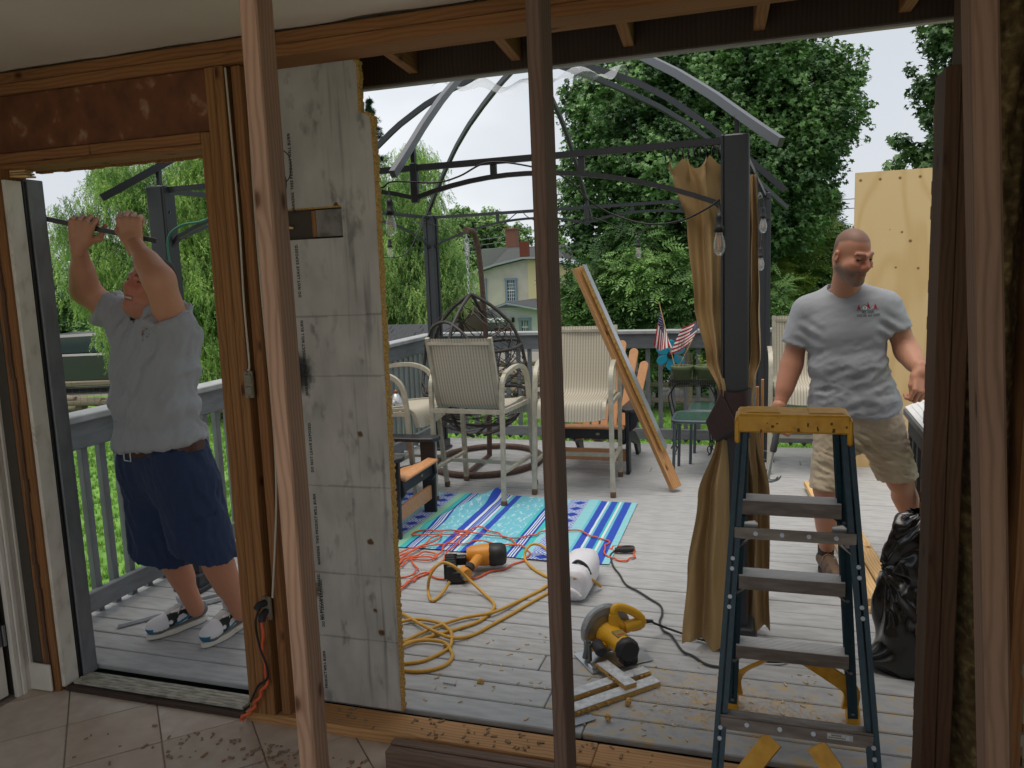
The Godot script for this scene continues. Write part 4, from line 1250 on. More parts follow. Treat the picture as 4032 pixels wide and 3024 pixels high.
func build_furniture() -> void:
	# ---- rug
	var rm := plain(Color.WHITE, 0.85)
	rm.albedo_texture = rug_image(); rm.texture_repeat = false
	rm.cull_mode = BaseMaterial3D.CULL_DISABLED
	var n := FastNoiseLite.new(); n.seed = 2; n.frequency = 1.3
	var st := geo()
	sheet(st, 110, 60, func(u, v):
		var x: float = -0.845 - 1.92 * u + 0.025 * (v - 0.5)
		var z: float = -2.90 + 1.24 * v
		var y: float = 0.006 + 0.006 * absf(n.get_noise_2d(x * 3, z * 3))
		var hump: float = exp(-pow((x + 1.93 + 0.35 * v) / 0.045, 2.0)) * (1.0 - v) * 0.055
		hump += exp(-pow((x + 1.66) / 0.05, 2.0)) * smoothstep(0.75, 1.0, v) * 0.03
		hump += exp(-pow((x + 1.17) / 0.06, 2.0)) * smoothstep(0.55, 0.0, v) * 0.012
		return Vector3(x, y + hump, z + 0.02 * sin(x * 4.0)))
	tag(obj("outdoor_rug", st, rm), "blue, aqua and white striped outdoor rug spread on the deck", "rug")

	# ---- tall sling chairs
	var c1 := make_sling_chair("sling chair with its back to the house, feet on the rug")
	c1.position = Vector3(-2.045, 0.0, -2.965); c1.rotation.y = PI - 0.06
	again(c1, "sling chair facing the house beside the rug, right of the middle post", Vector3(-1.37, 0, -3.32), 0.04)
	again(c1, "sling chair at the left with two silver bulbs on its seat", Vector3(-2.72, 0, -2.79), PI / 2 + 0.02)
	again(c1, "sling chair behind the man in beige shorts", Vector3(0.335, 0, -4.22), 0.03)
	# bulbs on the seat
	for p in [Vector3(-2.70, 0.715, -2.66), Vector3(-2.67, 0.712, -2.78)]:
		var b := thing("flood_bulb", "silver flood light bulb on the left sling chair seat, " + ("nearer" if p.z > -2.7 else "farther") + " of the two", "light bulb", "bulbs on the chair seat", p, 0.3)
		st = geo()
		lathe(st, [Vector2(0.05, 0.0), Vector2(0.059, 0.006), Vector2(0.06, 0.014), Vector2(0.05, 0.04), Vector2(0.03, 0.075), Vector2(0.02, 0.088)], 18)
		obj("reflector", st, M.silver, b)
		st = geo()
		lathe(st, [Vector2(0.014, 0.086), Vector2(0.015, 0.09), Vector2(0.013, 0.095), Vector2(0.015, 0.1), Vector2(0.012, 0.112), Vector2(0.006, 0.117)], 12)
		obj("screw_base", st, plain("9a6a45", 0.4, 0.7), b)

	# ---- garden chairs
	var a1 := make_adirondack("black and tan garden chair at left, cut off by the foil board")
	a1.position = Vector3(-2.555, 0, -2.10); a1.rotation.y = PI / 2 + 0.03
	again(a1, "black and tan garden chair behind the facing sling chair", Vector3(-1.365, 0, -4.05), 0.0)

	# ---- hanging egg chair
	var egg := thing("egg_chair", "dark wicker egg chair hanging from a rusty brown stand", "hanging chair", "", Vector3(-2.39, 0, -3.75))
	var rust := tri_mat(noise_tex(0.05, 4, [[0, col("47352e")], [0.6, col("5c463c")], [1, col("70523f")]], 128, 54), Color.WHITE, Vector3(4, 4, 4), 0.6)
	var wick := tri_mat(noise_tex(0.2, 3, [[0, col("2b2625")], [0.7, col("3b3432")], [1, col("55504e")]], 128, 55), Color.WHITE, Vector3(6, 14, 6), 0.5)
	st = geo()
	var ring := []
	for k in 40:
		var a := TAU * k / 40
		ring.append(Vector3(0.03 + 0.47 * cos(a), 0.03, -0.17 + 0.57 * sin(a)))
	tube(st, ring, 0.026, 10, true)
	tube(st, [Vector3(0.03, 0.03, 0.40), Vector3(-0.01, 0.03, -0.30)], 0.022, 10)
	obj("stand_base", st, rust, egg)
	st = geo()
	tube(st, spline([Vector3(0.0, 0.03, -0.30), Vector3(0.015, 0.6, -0.31), Vector3(0.01, 1.2, -0.30), Vector3(0.005, 1.8, -0.24), Vector3(0.0, 2.02, -0.15), Vector3(0.0, 2.055, -0.02), Vector3(0.0, 2.05, 0.05)], 8), 0.024, 12)
	tube(st, [Vector3(0, 2.05, 0.045), Vector3(0, 2.05, 0.062)], 0.031, 14)
	obj("stand_pole", st, rust, egg)
	st = geo()  # spring and chain
	tube(st, [Vector3(0, 2.03, 0.05), Vector3(0, 1.98, 0.05)], 0.006, 6)
	var coil := []
	for k in 90: coil.append(Vector3(0.021 * cos(k * 0.62), 1.945 - 0.0012 * k, 0.05 + 0.021 * sin(k * 0.62)))
	tube(st, coil, 0.0032, 5)
	for l in 9:
		var y: float = 1.965 if l == 0 else 1.815 - 0.034 * l
		var rr := []
		for k in 12:
			var a := TAU * k / 12
			var p := Vector3(0.018 * cos(a), 0.024 * sin(a), 0) if l < 1 else Vector3(0.010 * cos(a), 0.021 * sin(a), 0)
			rr.append(Vector3(0, y, 0.05) + p.rotated(Vector3.UP, (PI / 2) * (l % 2)))
		tube(st, rr, 0.0035, 5, true)
	var car := []
	for k in 12: car.append(Vector3(0.014 * cos(TAU * k / 12), 1.80 + 0.036 * sin(TAU * k / 12), 0.05))
	tube(st, car, 0.004, 6, true)
	obj("spring_and_chain", st, M.silver, egg)
	# shell of woven strands; it opens to the front left
	var shell := func(az: float, t: float) -> Vector3:  # t 0 at the top, 1 at the bottom
		var y := 1.52 - 1.24 * t
		var r: float = egg_radius(t)
		return Vector3(r * cos(az), y, r * sin(az) * 0.95)
	st = geo()
	for a in [-0.15, 1.75, 3.35, 4.7]:
		var pts := []
		for k in 26: pts.append(shell.call(a, 0.004 + 0.99 * k / 25.0))
		tube(st, pts, 0.015, 8)
	for t in [0.36, 0.70, 0.86]:
		var pts := []
		var a0: float = -0.5 if t < 0.5 else -1.6
		for k in 40:
			var a: float = a0 + (4.9 if t < 0.5 else TAU) * k / 40.0
			pts.append(shell.call(a + PI, t + 0.02 * sin(a * 2.0)))
		tube(st, pts, 0.014, 7, t > 0.5)
	# rim of the opening
	var rim := []
	for k in 40:
		var a := TAU * k / 40
		rim.append(shell.call(2.1 + 0.95 * cos(a), 0.45 - 0.27 * sin(a)))
	tube(st, rim, 0.014, 7, true)
	obj("shell_frame", st, wick, egg)
	st = geo()
	rng.seed = 123
	for k in 120:
		var a := rng.randf() * TAU
		var t := rng.randf_range(0.03, 0.75)
		var da := rng.randf_range(-1.6, 1.6); var dt := rng.randf_range(0.1, 0.26)
		var am := a + da / 2 - 2.1
		am = wrapf(am, -PI, PI)
		if absf(am) < 0.85 and t + dt / 2 > 0.2 and t + dt / 2 < 0.68: continue
		var pts := []
		for j in 9: pts.append(shell.call(a + da * j / 8.0, clampf(t + dt * j / 8.0, 0.0, 0.98)) * (1.0 + 0.01 * sin(k)))
		var q := []
		for p in pts: q.append(Vector3(p.x, p.y if absf(p.y) < 9 else 0.0, p.z))
		tube(st, q, 0.0055, 5, false, true, 0.5)
	for k in 70:  # denser nest at the bottom
		var a := rng.randf() * TAU
		var pts := []
		var b := a + rng.randf_range(0.6, 2.4)
		var t0 := rng.randf_range(0.7, 0.95); var t1 := rng.randf_range(0.75, 0.98)
		for j in 9: pts.append(shell.call(lerpf(a, b, j / 8.0), lerpf(t0, t1, j / 8.0)))
		tube(st, pts, 0.0055, 5, false, true, 0.5)
	obj("woven_strand", st, wick, egg)

	# ---- leaning framed strip
	var lean := thing("leaning_board", "narrow fir stud with foil insulation strip leaning by the chairs", "board")
	var foot := Vector3(-0.625, 0.03, -3.26); var top := Vector3(-1.36, 1.70, -3.36)
	var dirv := (top - foot).normalized()
	stick("stud", foot, top, 0.045, 0.09, M.wood_fir, lean, Vector3(0.7, 0, 0.6))
	var off := Vector3(0.55, 0.25, 0.05).normalized()
	off = (off - dirv * off.dot(dirv)).normalized()
	st = geo()
	rng.seed = 8
	var sd := dirv.cross(off)
	for k in 60:
		var f := 0.17 + 0.83 * k / 60.0
		var p := foot.lerp(top, f) + off * 0.042
		var L := foot.distance_to(top) * 0.83 / 60.0
		box(st, p + sd * rng.randf_range(-0.003, 0.003), Vector3(0.024, L, 0.088 + rng.randf() * 0.008), 0.0, Basis(off, dirv, off.cross(dirv)))
	obj("foam_strip", st, M.foam, lean)
	st = geo()
	box(st, foot.lerp(top, 0.585) + off * 0.0565, Vector3(0.003, foot.distance_to(top) * 0.83, 0.092), 0.0, Basis(off, dirv, off.cross(dirv)))
	obj("foil_face", st, M.silver, lean)

	# ---- plant stand, pots, flags, flower
	var ps := thing("plant_stand", "black wire plant stand holding two green pots by the railing", "plant stand", "", Vector3(-0.61, 0, -4.62))
	st = geo()
	for s in [-1, 1]:
		for z in [-0.11, 0.11]:
			st = geo()
			tube(st, spline([Vector3(s * 0.14, 0.0, z * 1.1), Vector3(s * 0.17, 0.05, z * 1.1), Vector3(s * 0.155, 0.25, z), Vector3(s * 0.205, 0.5, z), Vector3(s * 0.18, 0.58, z), Vector3(s * 0.15, 0.63, z)], 6), 0.006, 6)
			var sc := []
			for k in 16: sc.append(Vector3(s * (0.155 + 0.03 * cos(k * 0.42) * (1 - k / 22.0)), 0.05 + 0.035 * sin(k * 0.42), z * 1.1))
			tube(st, sc, 0.005, 5)
			obj("leg", st, M.black, ps)
	st = geo()
	for k in 5:
		var y := 0.625 + 0.015 * k
		tube(st, [Vector3(-0.2, y, 0.13), Vector3(0.2, y, 0.13), Vector3(0.2, y, -0.13), Vector3(-0.2, y, -0.13)], 0.0032, 5, true)
	for k in 27:
		tube(st, [Vector3(-0.2 + 0.4 * k / 26, 0.625, 0.131), Vector3(-0.2 + 0.4 * k / 26, 0.688, 0.131)], 0.0028, 4)
		tube(st, [Vector3(-0.2 + 0.4 * k / 26, 0.628, 0.13), Vector3(-0.2 + 0.4 * k / 26, 0.628, -0.13)], 0.0028, 4)
	obj("basket", st, M.black, ps)
	var green := plain("65714f", 0.5)
	var soil := plain("3a2b20", 0.95)
	for k in 2:
		var at := Vector3(-0.705, 0.632, -4.62) if k == 0 else Vector3(-0.495, 0.632, -4.62)
		var pt := thing("flower_pot", "green pot with bare twigs and a small flag, left on the stand" if k == 0 else "green pot with pale seedlings, half behind the curtain", "plant pot", "green pots on the plant stand", at)
		st = geo()
		lathe(st, [Vector2(0.066, 0.0), Vector2(0.072, 0.004), Vector2(0.092, 0.125), Vector2(0.101, 0.127), Vector2(0.104, 0.162), Vector2(0.101, 0.168), Vector2(0.094, 0.166), Vector2(0.090, 0.13)], 28)
		obj("pot", st, green, pt)
		st = geo()
		lathe(st, [Vector2(0.088, 0.13), Vector2(0.092, 0.146), Vector2(0.001, 0.152)], 20)
		obj("soil", st, soil, pt)
		st = geo()
		rng.seed = 70 + k
		if k == 0:
			for b in 7:
				var p0 := Vector3(rng.randf_range(-0.02, 0.06), 0.14, rng.randf_range(-0.03, 0.03))
				var p1 := p0 + Vector3(rng.randf_range(-0.04, 0.05), rng.randf_range(0.1, 0.18), rng.randf_range(-0.04, 0.04))
				var p2 := p1 + Vector3(rng.randf_range(-0.07, 0.07), rng.randf_range(0.08, 0.16), rng.randf_range(-0.04, 0.04))
				tube(st, [p0, p1, p2], [0.003, 0.0022, 0.001], 5)
				tube(st, [p1, p1 + Vector3(rng.randf_range(-0.06, 0.06), 0.08, 0.0)], 0.0012, 4)
			obj("twig", st, plain("7a675c", 0.9), pt)
		else:
			for b in 12:
				var p0 := Vector3(rng.randf_range(-0.06, 0.06), 0.145, rng.randf_range(-0.05, 0.05))
				var p1 := p0 + Vector3(rng.randf_range(-0.01, 0.01), rng.randf_range(0.04, 0.11), 0)
				tube(st, [p0, p1], 0.0015, 4)
				for s in [-1, 1]:
					quad(st, p1, p1 + Vector3(s * 0.012, 0.006, 0.006), p1 + Vector3(s * 0.024, 0.012, 0), p1 + Vector3(s * 0.012, 0.008, -0.007))
			obj("seedling", st, plain("8fa843", 0.7), pt)
	flag(Vector3(-0.765, 0.78, -4.60), Vector3(-0.905, 1.345, -4.66), 0, "small striped flag drooping from its stick in the left pot")
	flag(Vector3(-0.74, 0.78, -4.66), Vector3(-0.50, 1.27, -4.72), 1, "small striped flag spread sideways, partly behind the curtain")
	var fl := thing("flower_decoration", "turquoise wooden flower with black centre hung on the railing", "decoration", "", Vector3(-0.835, 0.865, -4.885))
	var turq := plain("1c9ec0", 0.45)
	for k in 6:
		var a := TAU * k / 6 + PI / 2 + 0.0
		st = geo()
		var pts := PackedVector2Array()
		for j in 20:
			var q := TAU * j / 20
			var rr := 0.078 * (0.55 + 0.45 * (1.0 - cos(q)) / 2.0) if false else 1.0
			pts.append(Vector2(0.085 + 0.062 * cos(q), (0.040 + 0.012 * cos(q)) * sin(q)) * rr)
		extrude(st, pts, 0.014, Transform3D(Basis(Vector3.BACK, a), Vector3.ZERO), 0.003)
		obj("petal", st, turq, fl)
	st = geo()
	tube(st, [Vector3(0, 0, -0.008), Vector3(0, 0, 0.014)], 0.034, 20)
	obj("flower_centre", st, M.black, fl)

	# ---- glass side tables
	var tb := thing("side_table", "small side table with green glass top in front of the plant stand", "table", "glass side tables", Vector3(-0.45, 0, -3.86))
	var fm := plain("4d5a63", 0.45, 0.2)
	st = geo()
	for s in [-1, 1]:
		for z in [-1, 1]:
			st = geo()
			tube(st, [Vector3(s * 0.235, 0.0, z * 0.21), Vector3(s * 0.222, 0.455, z * 0.20)], 0.013, 10)
			obj("leg", st, fm, tb)
	st = geo()
	var rr2 := []
	for k in 40:
		var a := TAU * k / 40
		var c := cos(a); var s := sin(a); var e := 1.0 / pow(pow(absf(c), 8) + pow(absf(s), 8), 0.125)
		rr2.append(Vector3(0.245 * c * e, 0.465, 0.225 * s * e))
	tube(st, rr2, 0.014, 8, true)
	obj("frame", st, fm, tb)
	st = geo()
	box(st, Vector3(0, 0.472, 0), Vector3(0.465, 0.006, 0.425), 0.001)
	var gl := plain(Color(0.30, 0.44, 0.40, 0.55), 0.12)
	gl.transparency = BaseMaterial3D.TRANSPARENCY_ALPHA
	obj("glass_top", st, gl, tb)
	again(tb, "second glass side table, just behind the first by the railing", Vector3(-0.36, 0.0, -4.36), 0.0)

func flag(base: Vector3, tip: Vector3, k: int, label: String) -> void:
	var f := thing("small_flag", label, "flag", "small flags in the pots")
	var st := geo()
	tube(st, [base, tip], 0.004, 6)
	obj("stick", st, plain("c9a36a", 0.6), f)
	st = geo()
	lathe(st, [Vector2(0.004, 0), Vector2(0.008, 0.008), Vector2(0.006, 0.02), Vector2(0.001, 0.034)], 8, Transform3D(frame_of(tip - base), tip))
	obj("finial", st, plain("b3924a", 0.35, 0.7), f)
	var im := Image.create(247, 130, false, Image.FORMAT_RGB8)
	for i in 13:
		im.fill_rect(Rect2i(0, i * 10, 247, 10), col("a3232f") if i % 2 == 0 else col("e3e3e2"))
	im.fill_rect(Rect2i(0, 0, 99, 70), col("25284d"))
	for r in 9:
		for c in (6 if r % 2 == 0 else 5):
			var cx: float = 8.0 + c * 16.4 + (0.0 if r % 2 == 0 else 8.2); var cy: float = 7.0 + r * 7.0
			for dy in range(-2, 3):
				for dx in range(-2, 3):
					if absi(dx) + absi(dy) <= 2 and (absi(dx) < 2 or dy == 0): im.set_pixel(int(cx) + dx, int(cy) + dy, col("e6e6e8"))
	var m := plain(Color.WHITE, 0.8)
	m.albedo_texture = ImageTexture.create_from_image(im)
	m.cull_mode = BaseMaterial3D.CULL_DISABLED
	m.texture_repeat = false
	st = geo()
	var d := (tip - base).normalized()
	var a := tip - d * 0.02
	sheet(st, 24, 16, func(u, v):
		# u along the fly, v down the hoist
		if k == 0:
			var p: Vector3 = a - d * 0.30 * v
			var fly := Vector3(-0.06, -0.34, 0.0).lerp(Vector3(0.05, -0.10, 0.05), smoothstep(0.1, 1.0, v))
			return p + fly * u + Vector3(0.015 * sin(v * 7.0) * u, 0.0, 0.03 * sin(v * 9.0 + u * 2.0) * u)
		return a - d * 0.28 * v + Vector3(-0.20 * u, -0.11 * u - 0.02 * sin(u * 3.0), 0.02 * sin(u * 7.0 + v * 3.0)))
	obj("cloth", st, m, f)

# ---------------------------------------------------------------- ladder, tools, cords and loose stuff
func v3s(a: Array) -> Array:
	var o := []
	for p in a: o.append(Vector3(p[0], p[1], p[2]))
	return o

func build_ladder() -> void:
	var t := thing("step_ladder", "teal step ladder with yellow top standing over the sill", "ladder")
	var teal := tri_mat(noise_tex(0.03, 4, [[0, col("0b2c38")], [0.7, col("103a48")], [0.93, col("164655")], [1, col("8d7f66")]], 256, 61), Color.WHITE, Vector3(3, 3, 3), 0.45)
	var yel := tri_mat(noise_tex(0.02, 4, [[0, col("6b5520")], [0.12, col("c98f1f")], [0.6, col("d9a02a")], [1, col("e0ab3c")]], 256, 62), Color.WHITE, Vector3(3, 3, 3), 0.45)
	var alu := tri_mat(noise_tex(0.03, 4, [[0, col("d2d2d2")], [1, col("f0f1f2")]], 256, 63), Color.WHITE, Vector3(1, 8, 8), 0.35)
	alu.metallic = 0.35
	var dull := tri_mat(noise_tex(0.03, 4, [[0, col("6f665f")], [1, col("958c84")]], 256, 64), Color.WHITE, Vector3(1, 5, 5), 0.5)
	dull.metallic = 0.2
	# rails: front (with treads, feet out on the deck) and rear (towards the room)
	var fl := [Vector3(-0.060, 1.15, 0.02), Vector3(-0.105, 0.0, -0.32)]
	var fr := [Vector3(0.222, 1.15, 0.02), Vector3(0.318, 0.0, -0.32)]
	var rl := [Vector3(-0.062, 1.15, 0.105), Vector3(-0.136, -0.038, 0.48)]
	var rr := [Vector3(0.238, 1.15, 0.105), Vector3(0.322, -0.038, 0.48)]
	for q in [[fl, 1.0, "front_rail"], [fr, -1.0, "front_rail"], [rl, 1.0, "rear_rail"], [rr, -1.0, "rear_rail"]]:
		var a: Vector3 = q[0][0]; var b: Vector3 = q[0][1]
		var d := (b - a).normalized()
		var st := geo()
		var front: bool = q[2] == "front_rail"
		var w: float = 0.062 if front else 0.042
		var fw := Vector3(0, 0, 1) - d * d.z
		fw = fw.normalized()
		# channel: web and two flanges
		sweep(st, [a, b], 0.006, w, d.cross(fw))
		for s in [-1, 1]:
			sweep(st, [a + fw * (s * (w / 2 - 0.003)) - Vector3(q[1] * 0.0, 0, 0) + d.cross(fw) * (q[1] * -0.0), b + fw * (s * (w / 2 - 0.003))], 0.034, 0.006, d.cross(fw))
		var rail_ := obj(q[2], st, teal, t)
		st = geo()
		for k in 4:
			var f: float = [0.27, 0.53, 0.79, 0.95][k] if front else [0.31, 0.40, 0.70, 0.98][k]
			var p := a.lerp(b, f)
			var n := fw
			for dy in [0.0] if front else [0.0, 0.03]:
				tube(st, [p + n * (w / 2 - 0.001) + d * dy, p + n * (w / 2 + 0.004) + d * dy], 0.0065, 8)
		obj("rivet", st, M.steel, rail_)
		if front:
			st = geo()
			box(st, b + Vector3(0, 0.03, 0.0), Vector3(0.045, 0.075, 0.08), 0.006)
			obj("foot", st, yel, t)
	# treads on the front rails
	for k in 3:
		var y: float = [0.895, 0.602, 0.305][k]
		var f := (1.15 - y) / 1.15
		var l: Vector3 = fl[0].lerp(fl[1], f); var r: Vector3 = fr[0].lerp(fr[1], f)
		var st := geo()
		var c := (l + r) / 2
		var L := l.distance_to(r) - 0.01
		box(st, c + Vector3(0, -0.002, 0.004), Vector3(L, 0.006, 0.078), 0.001)
		for j in 7:
			box(st, c + Vector3(0, 0.002, -0.03 + 0.0112 * j), Vector3(L, 0.005, 0.006), 0.0015)
		var tr := obj("tread", st, alu, t)
		st = geo()
		box(st, c + Vector3(0, -0.022, 0.045), Vector3(L, 0.046, 0.005), 0.001)
		obj("tread_face", st, dull, tr)
		st = geo()
		for s in [-1, 1]:
			var e: Vector3 = l if s < 0 else r
			sweep(st, [e + Vector3(-s * 0.002, -0.07, 0.01), e + Vector3(-s * 0.06, -0.02, 0.02)], 0.022, 0.005, Vector3.BACK)
		obj("tread_brace", st, teal if k == 0 else dull, t)
	# flat cross bars on the rear rails
	for k in 2:
		var y: float = [0.855, 0.335][k]
		var f := (1.15 - y) / 1.188
		var l: Vector3 = rl[0].lerp(rl[1], f); var r: Vector3 = rr[0].lerp(rr[1], f)
		var fwd := Vector3(0, 0.3, 0.95).normalized()
		var st := geo()
		var h: float = 0.034 if k == 0 else 0.045
		sweep(st, [l + fwd * 0.0235, r + fwd * 0.0235], h, 0.004, Vector3.UP)
		if k == 1: sweep(st, [l + Vector3(0, 0.022, 0.005), r + Vector3(0, 0.022, 0.005)], 0.05, 0.004, Vector3.BACK)
		obj("cross_bar", st, dull, t)
		st = geo()
		for j in 4:
			var p: Vector3 = l.lerp(r, [0.18, 0.40, 0.62, 0.84][j])
			tube(st, [p + fwd * 0.025, p + fwd * 0.030], 0.007, 8)
		obj("rivet", st, M.steel, t)
		if k == 0:
			st = geo()
			for s in [0.1, 0.83]:
				var p: Vector3 = l.lerp(r, s)
				extrude(st, PackedVector2Array([Vector2(-0.02, 0.0), Vector2(0.02, 0.0), Vector2(0.022, 0.016), Vector2(0.012, 0.026), Vector2(-0.018, 0.02)]), 0.004, xf(p + Vector3(0.012, 0.016, 0.0)), 0.001)
			obj("spreader_bracket", st, M.silver, t)
			st = geo()
			for s in [-1, 1]:
				var e: Vector3 = l if s < 0 else r
				sweep(st, [e + Vector3(0, -0.05, 0.012), e + Vector3(-s * 0.055, -0.012, -0.02)], 0.014, 0.004, Vector3.BACK)
				sweep(st, [e + Vector3(-s * 0.012, -0.02, -0.01), e + Vector3(-s * 0.004, -0.10, -0.24)], 0.02, 0.004, Vector3.UP)
			obj("spreader", st, dull, t)
		else:
			st = geo()
			box(st, l.lerp(r, 0.84) + Vector3(-0.02, -0.0, 0.0) + fwd * 0.0265, Vector3(0.066, 0.017, 0.001))
			var lab := obj("label_sticker", st, plain("c9c7c0", 0.6), t)
			word("lettering", "CAUTION", 0.006, plain("2a2a2a"), lab, Transform3D(Basis(Vector3.RIGHT, -0.3), l.lerp(r, 0.84) + Vector3(-0.03, 0.0035, 0.0) + fwd * 0.0275), false, true)
			word("lettering", "DO NOT STAND ON OR ABOVE", 0.0036, plain("2a2a2a"), lab, Transform3D(Basis(Vector3.RIGHT, -0.3), l.lerp(r, 0.84) + Vector3(-0.025, -0.0035, 0.001) + fwd * 0.0275), false, true)
	# yellow corner braces under the lowest tread and the rear bar
	var arch := func(top: Vector3, foot: Vector3, bulge: Vector3) -> Array:
		return spline([top, top.lerp(foot, 0.35) + bulge * 0.6, top.lerp(foot, 0.7) + bulge, foot], 6)
	var ft: float = (1.15 - 0.27) / 1.15
	for s in [0, 1]:
		var rail2: Array = fl if s == 0 else fr
		var other: Array = fr if s == 0 else fl
		var tp: Vector3 = rail2[0].lerp(rail2[1], ft).lerp(other[0].lerp(other[1], ft), 0.36)
		var ftp: Vector3 = rail2[1] + Vector3(0.012 if s == 0 else -0.012, 0.05, 0.01)
		var st := geo()
		sweep(st, arch.call(tp + Vector3(0, 0.0, 0.03), ftp, Vector3(-0.045 if s == 0 else 0.045, 0.02, 0.0)), 0.055, 0.012, Vector3(1, 0.6, 0))
		obj("corner_brace", st, yel, t)
		rail2 = rl if s == 0 else rr
		other = rr if s == 0 else rl
		var f2 := (1.15 - 0.30) / 1.188
		tp = rail2[0].lerp(rail2[1], f2).lerp(other[0].lerp(other[1], f2), 0.36)
		ftp = rail2[1] + Vector3(0.012 if s == 0 else -0.012, 0.05, -0.01)
		st = geo()
		sweep(st, arch.call(tp + Vector3(0, 0.0, 0.0), ftp, Vector3(-0.03 if s == 0 else 0.03, 0.01, 0.0)), 0.055, 0.012, Vector3(1, 0.6, 0))
		obj("corner_brace", st, yel, t)
	# top cap
	var st := geo()
	box(st, Vector3(0.0845, 1.182, 0.068), Vector3(0.322, 0.056, 0.15), 0.006)
	for s in [-1, 1]:
		box(st, Vector3(0.0845 + s * 0.160, 1.158, 0.068), Vector3(0.016, 0.078, 0.148), 0.005)
	box(st, Vector3(0.0, 1.2105, 0.06), Vector3(0.10, 0.006, 0.11), 0.003)
	box(st, Vector3(0.18, 1.2105, 0.06), Vector3(0.10, 0.006, 0.11), 0.003)
	box(st, Vector3(0.085, 1.166, 0.144), Vector3(0.012, 0.012, 0.004), 0.001)
	var cap := obj("top_cap", st, yel, t)
	st = geo()
	rng.seed = 99
	for k in 12:
		box(st, Vector3(0.0845 + rng.randf_range(-0.13, 0.15), 1.165 + rng.randf_range(-0.005, 0.03), 0.1435), Vector3(rng.randf_range(0.003, 0.009), rng.randf_range(0.003, 0.012), 0.0012), 0.0)
	stuff(obj("paint_spots", st, plain("5a4c2c", 0.8), cap))

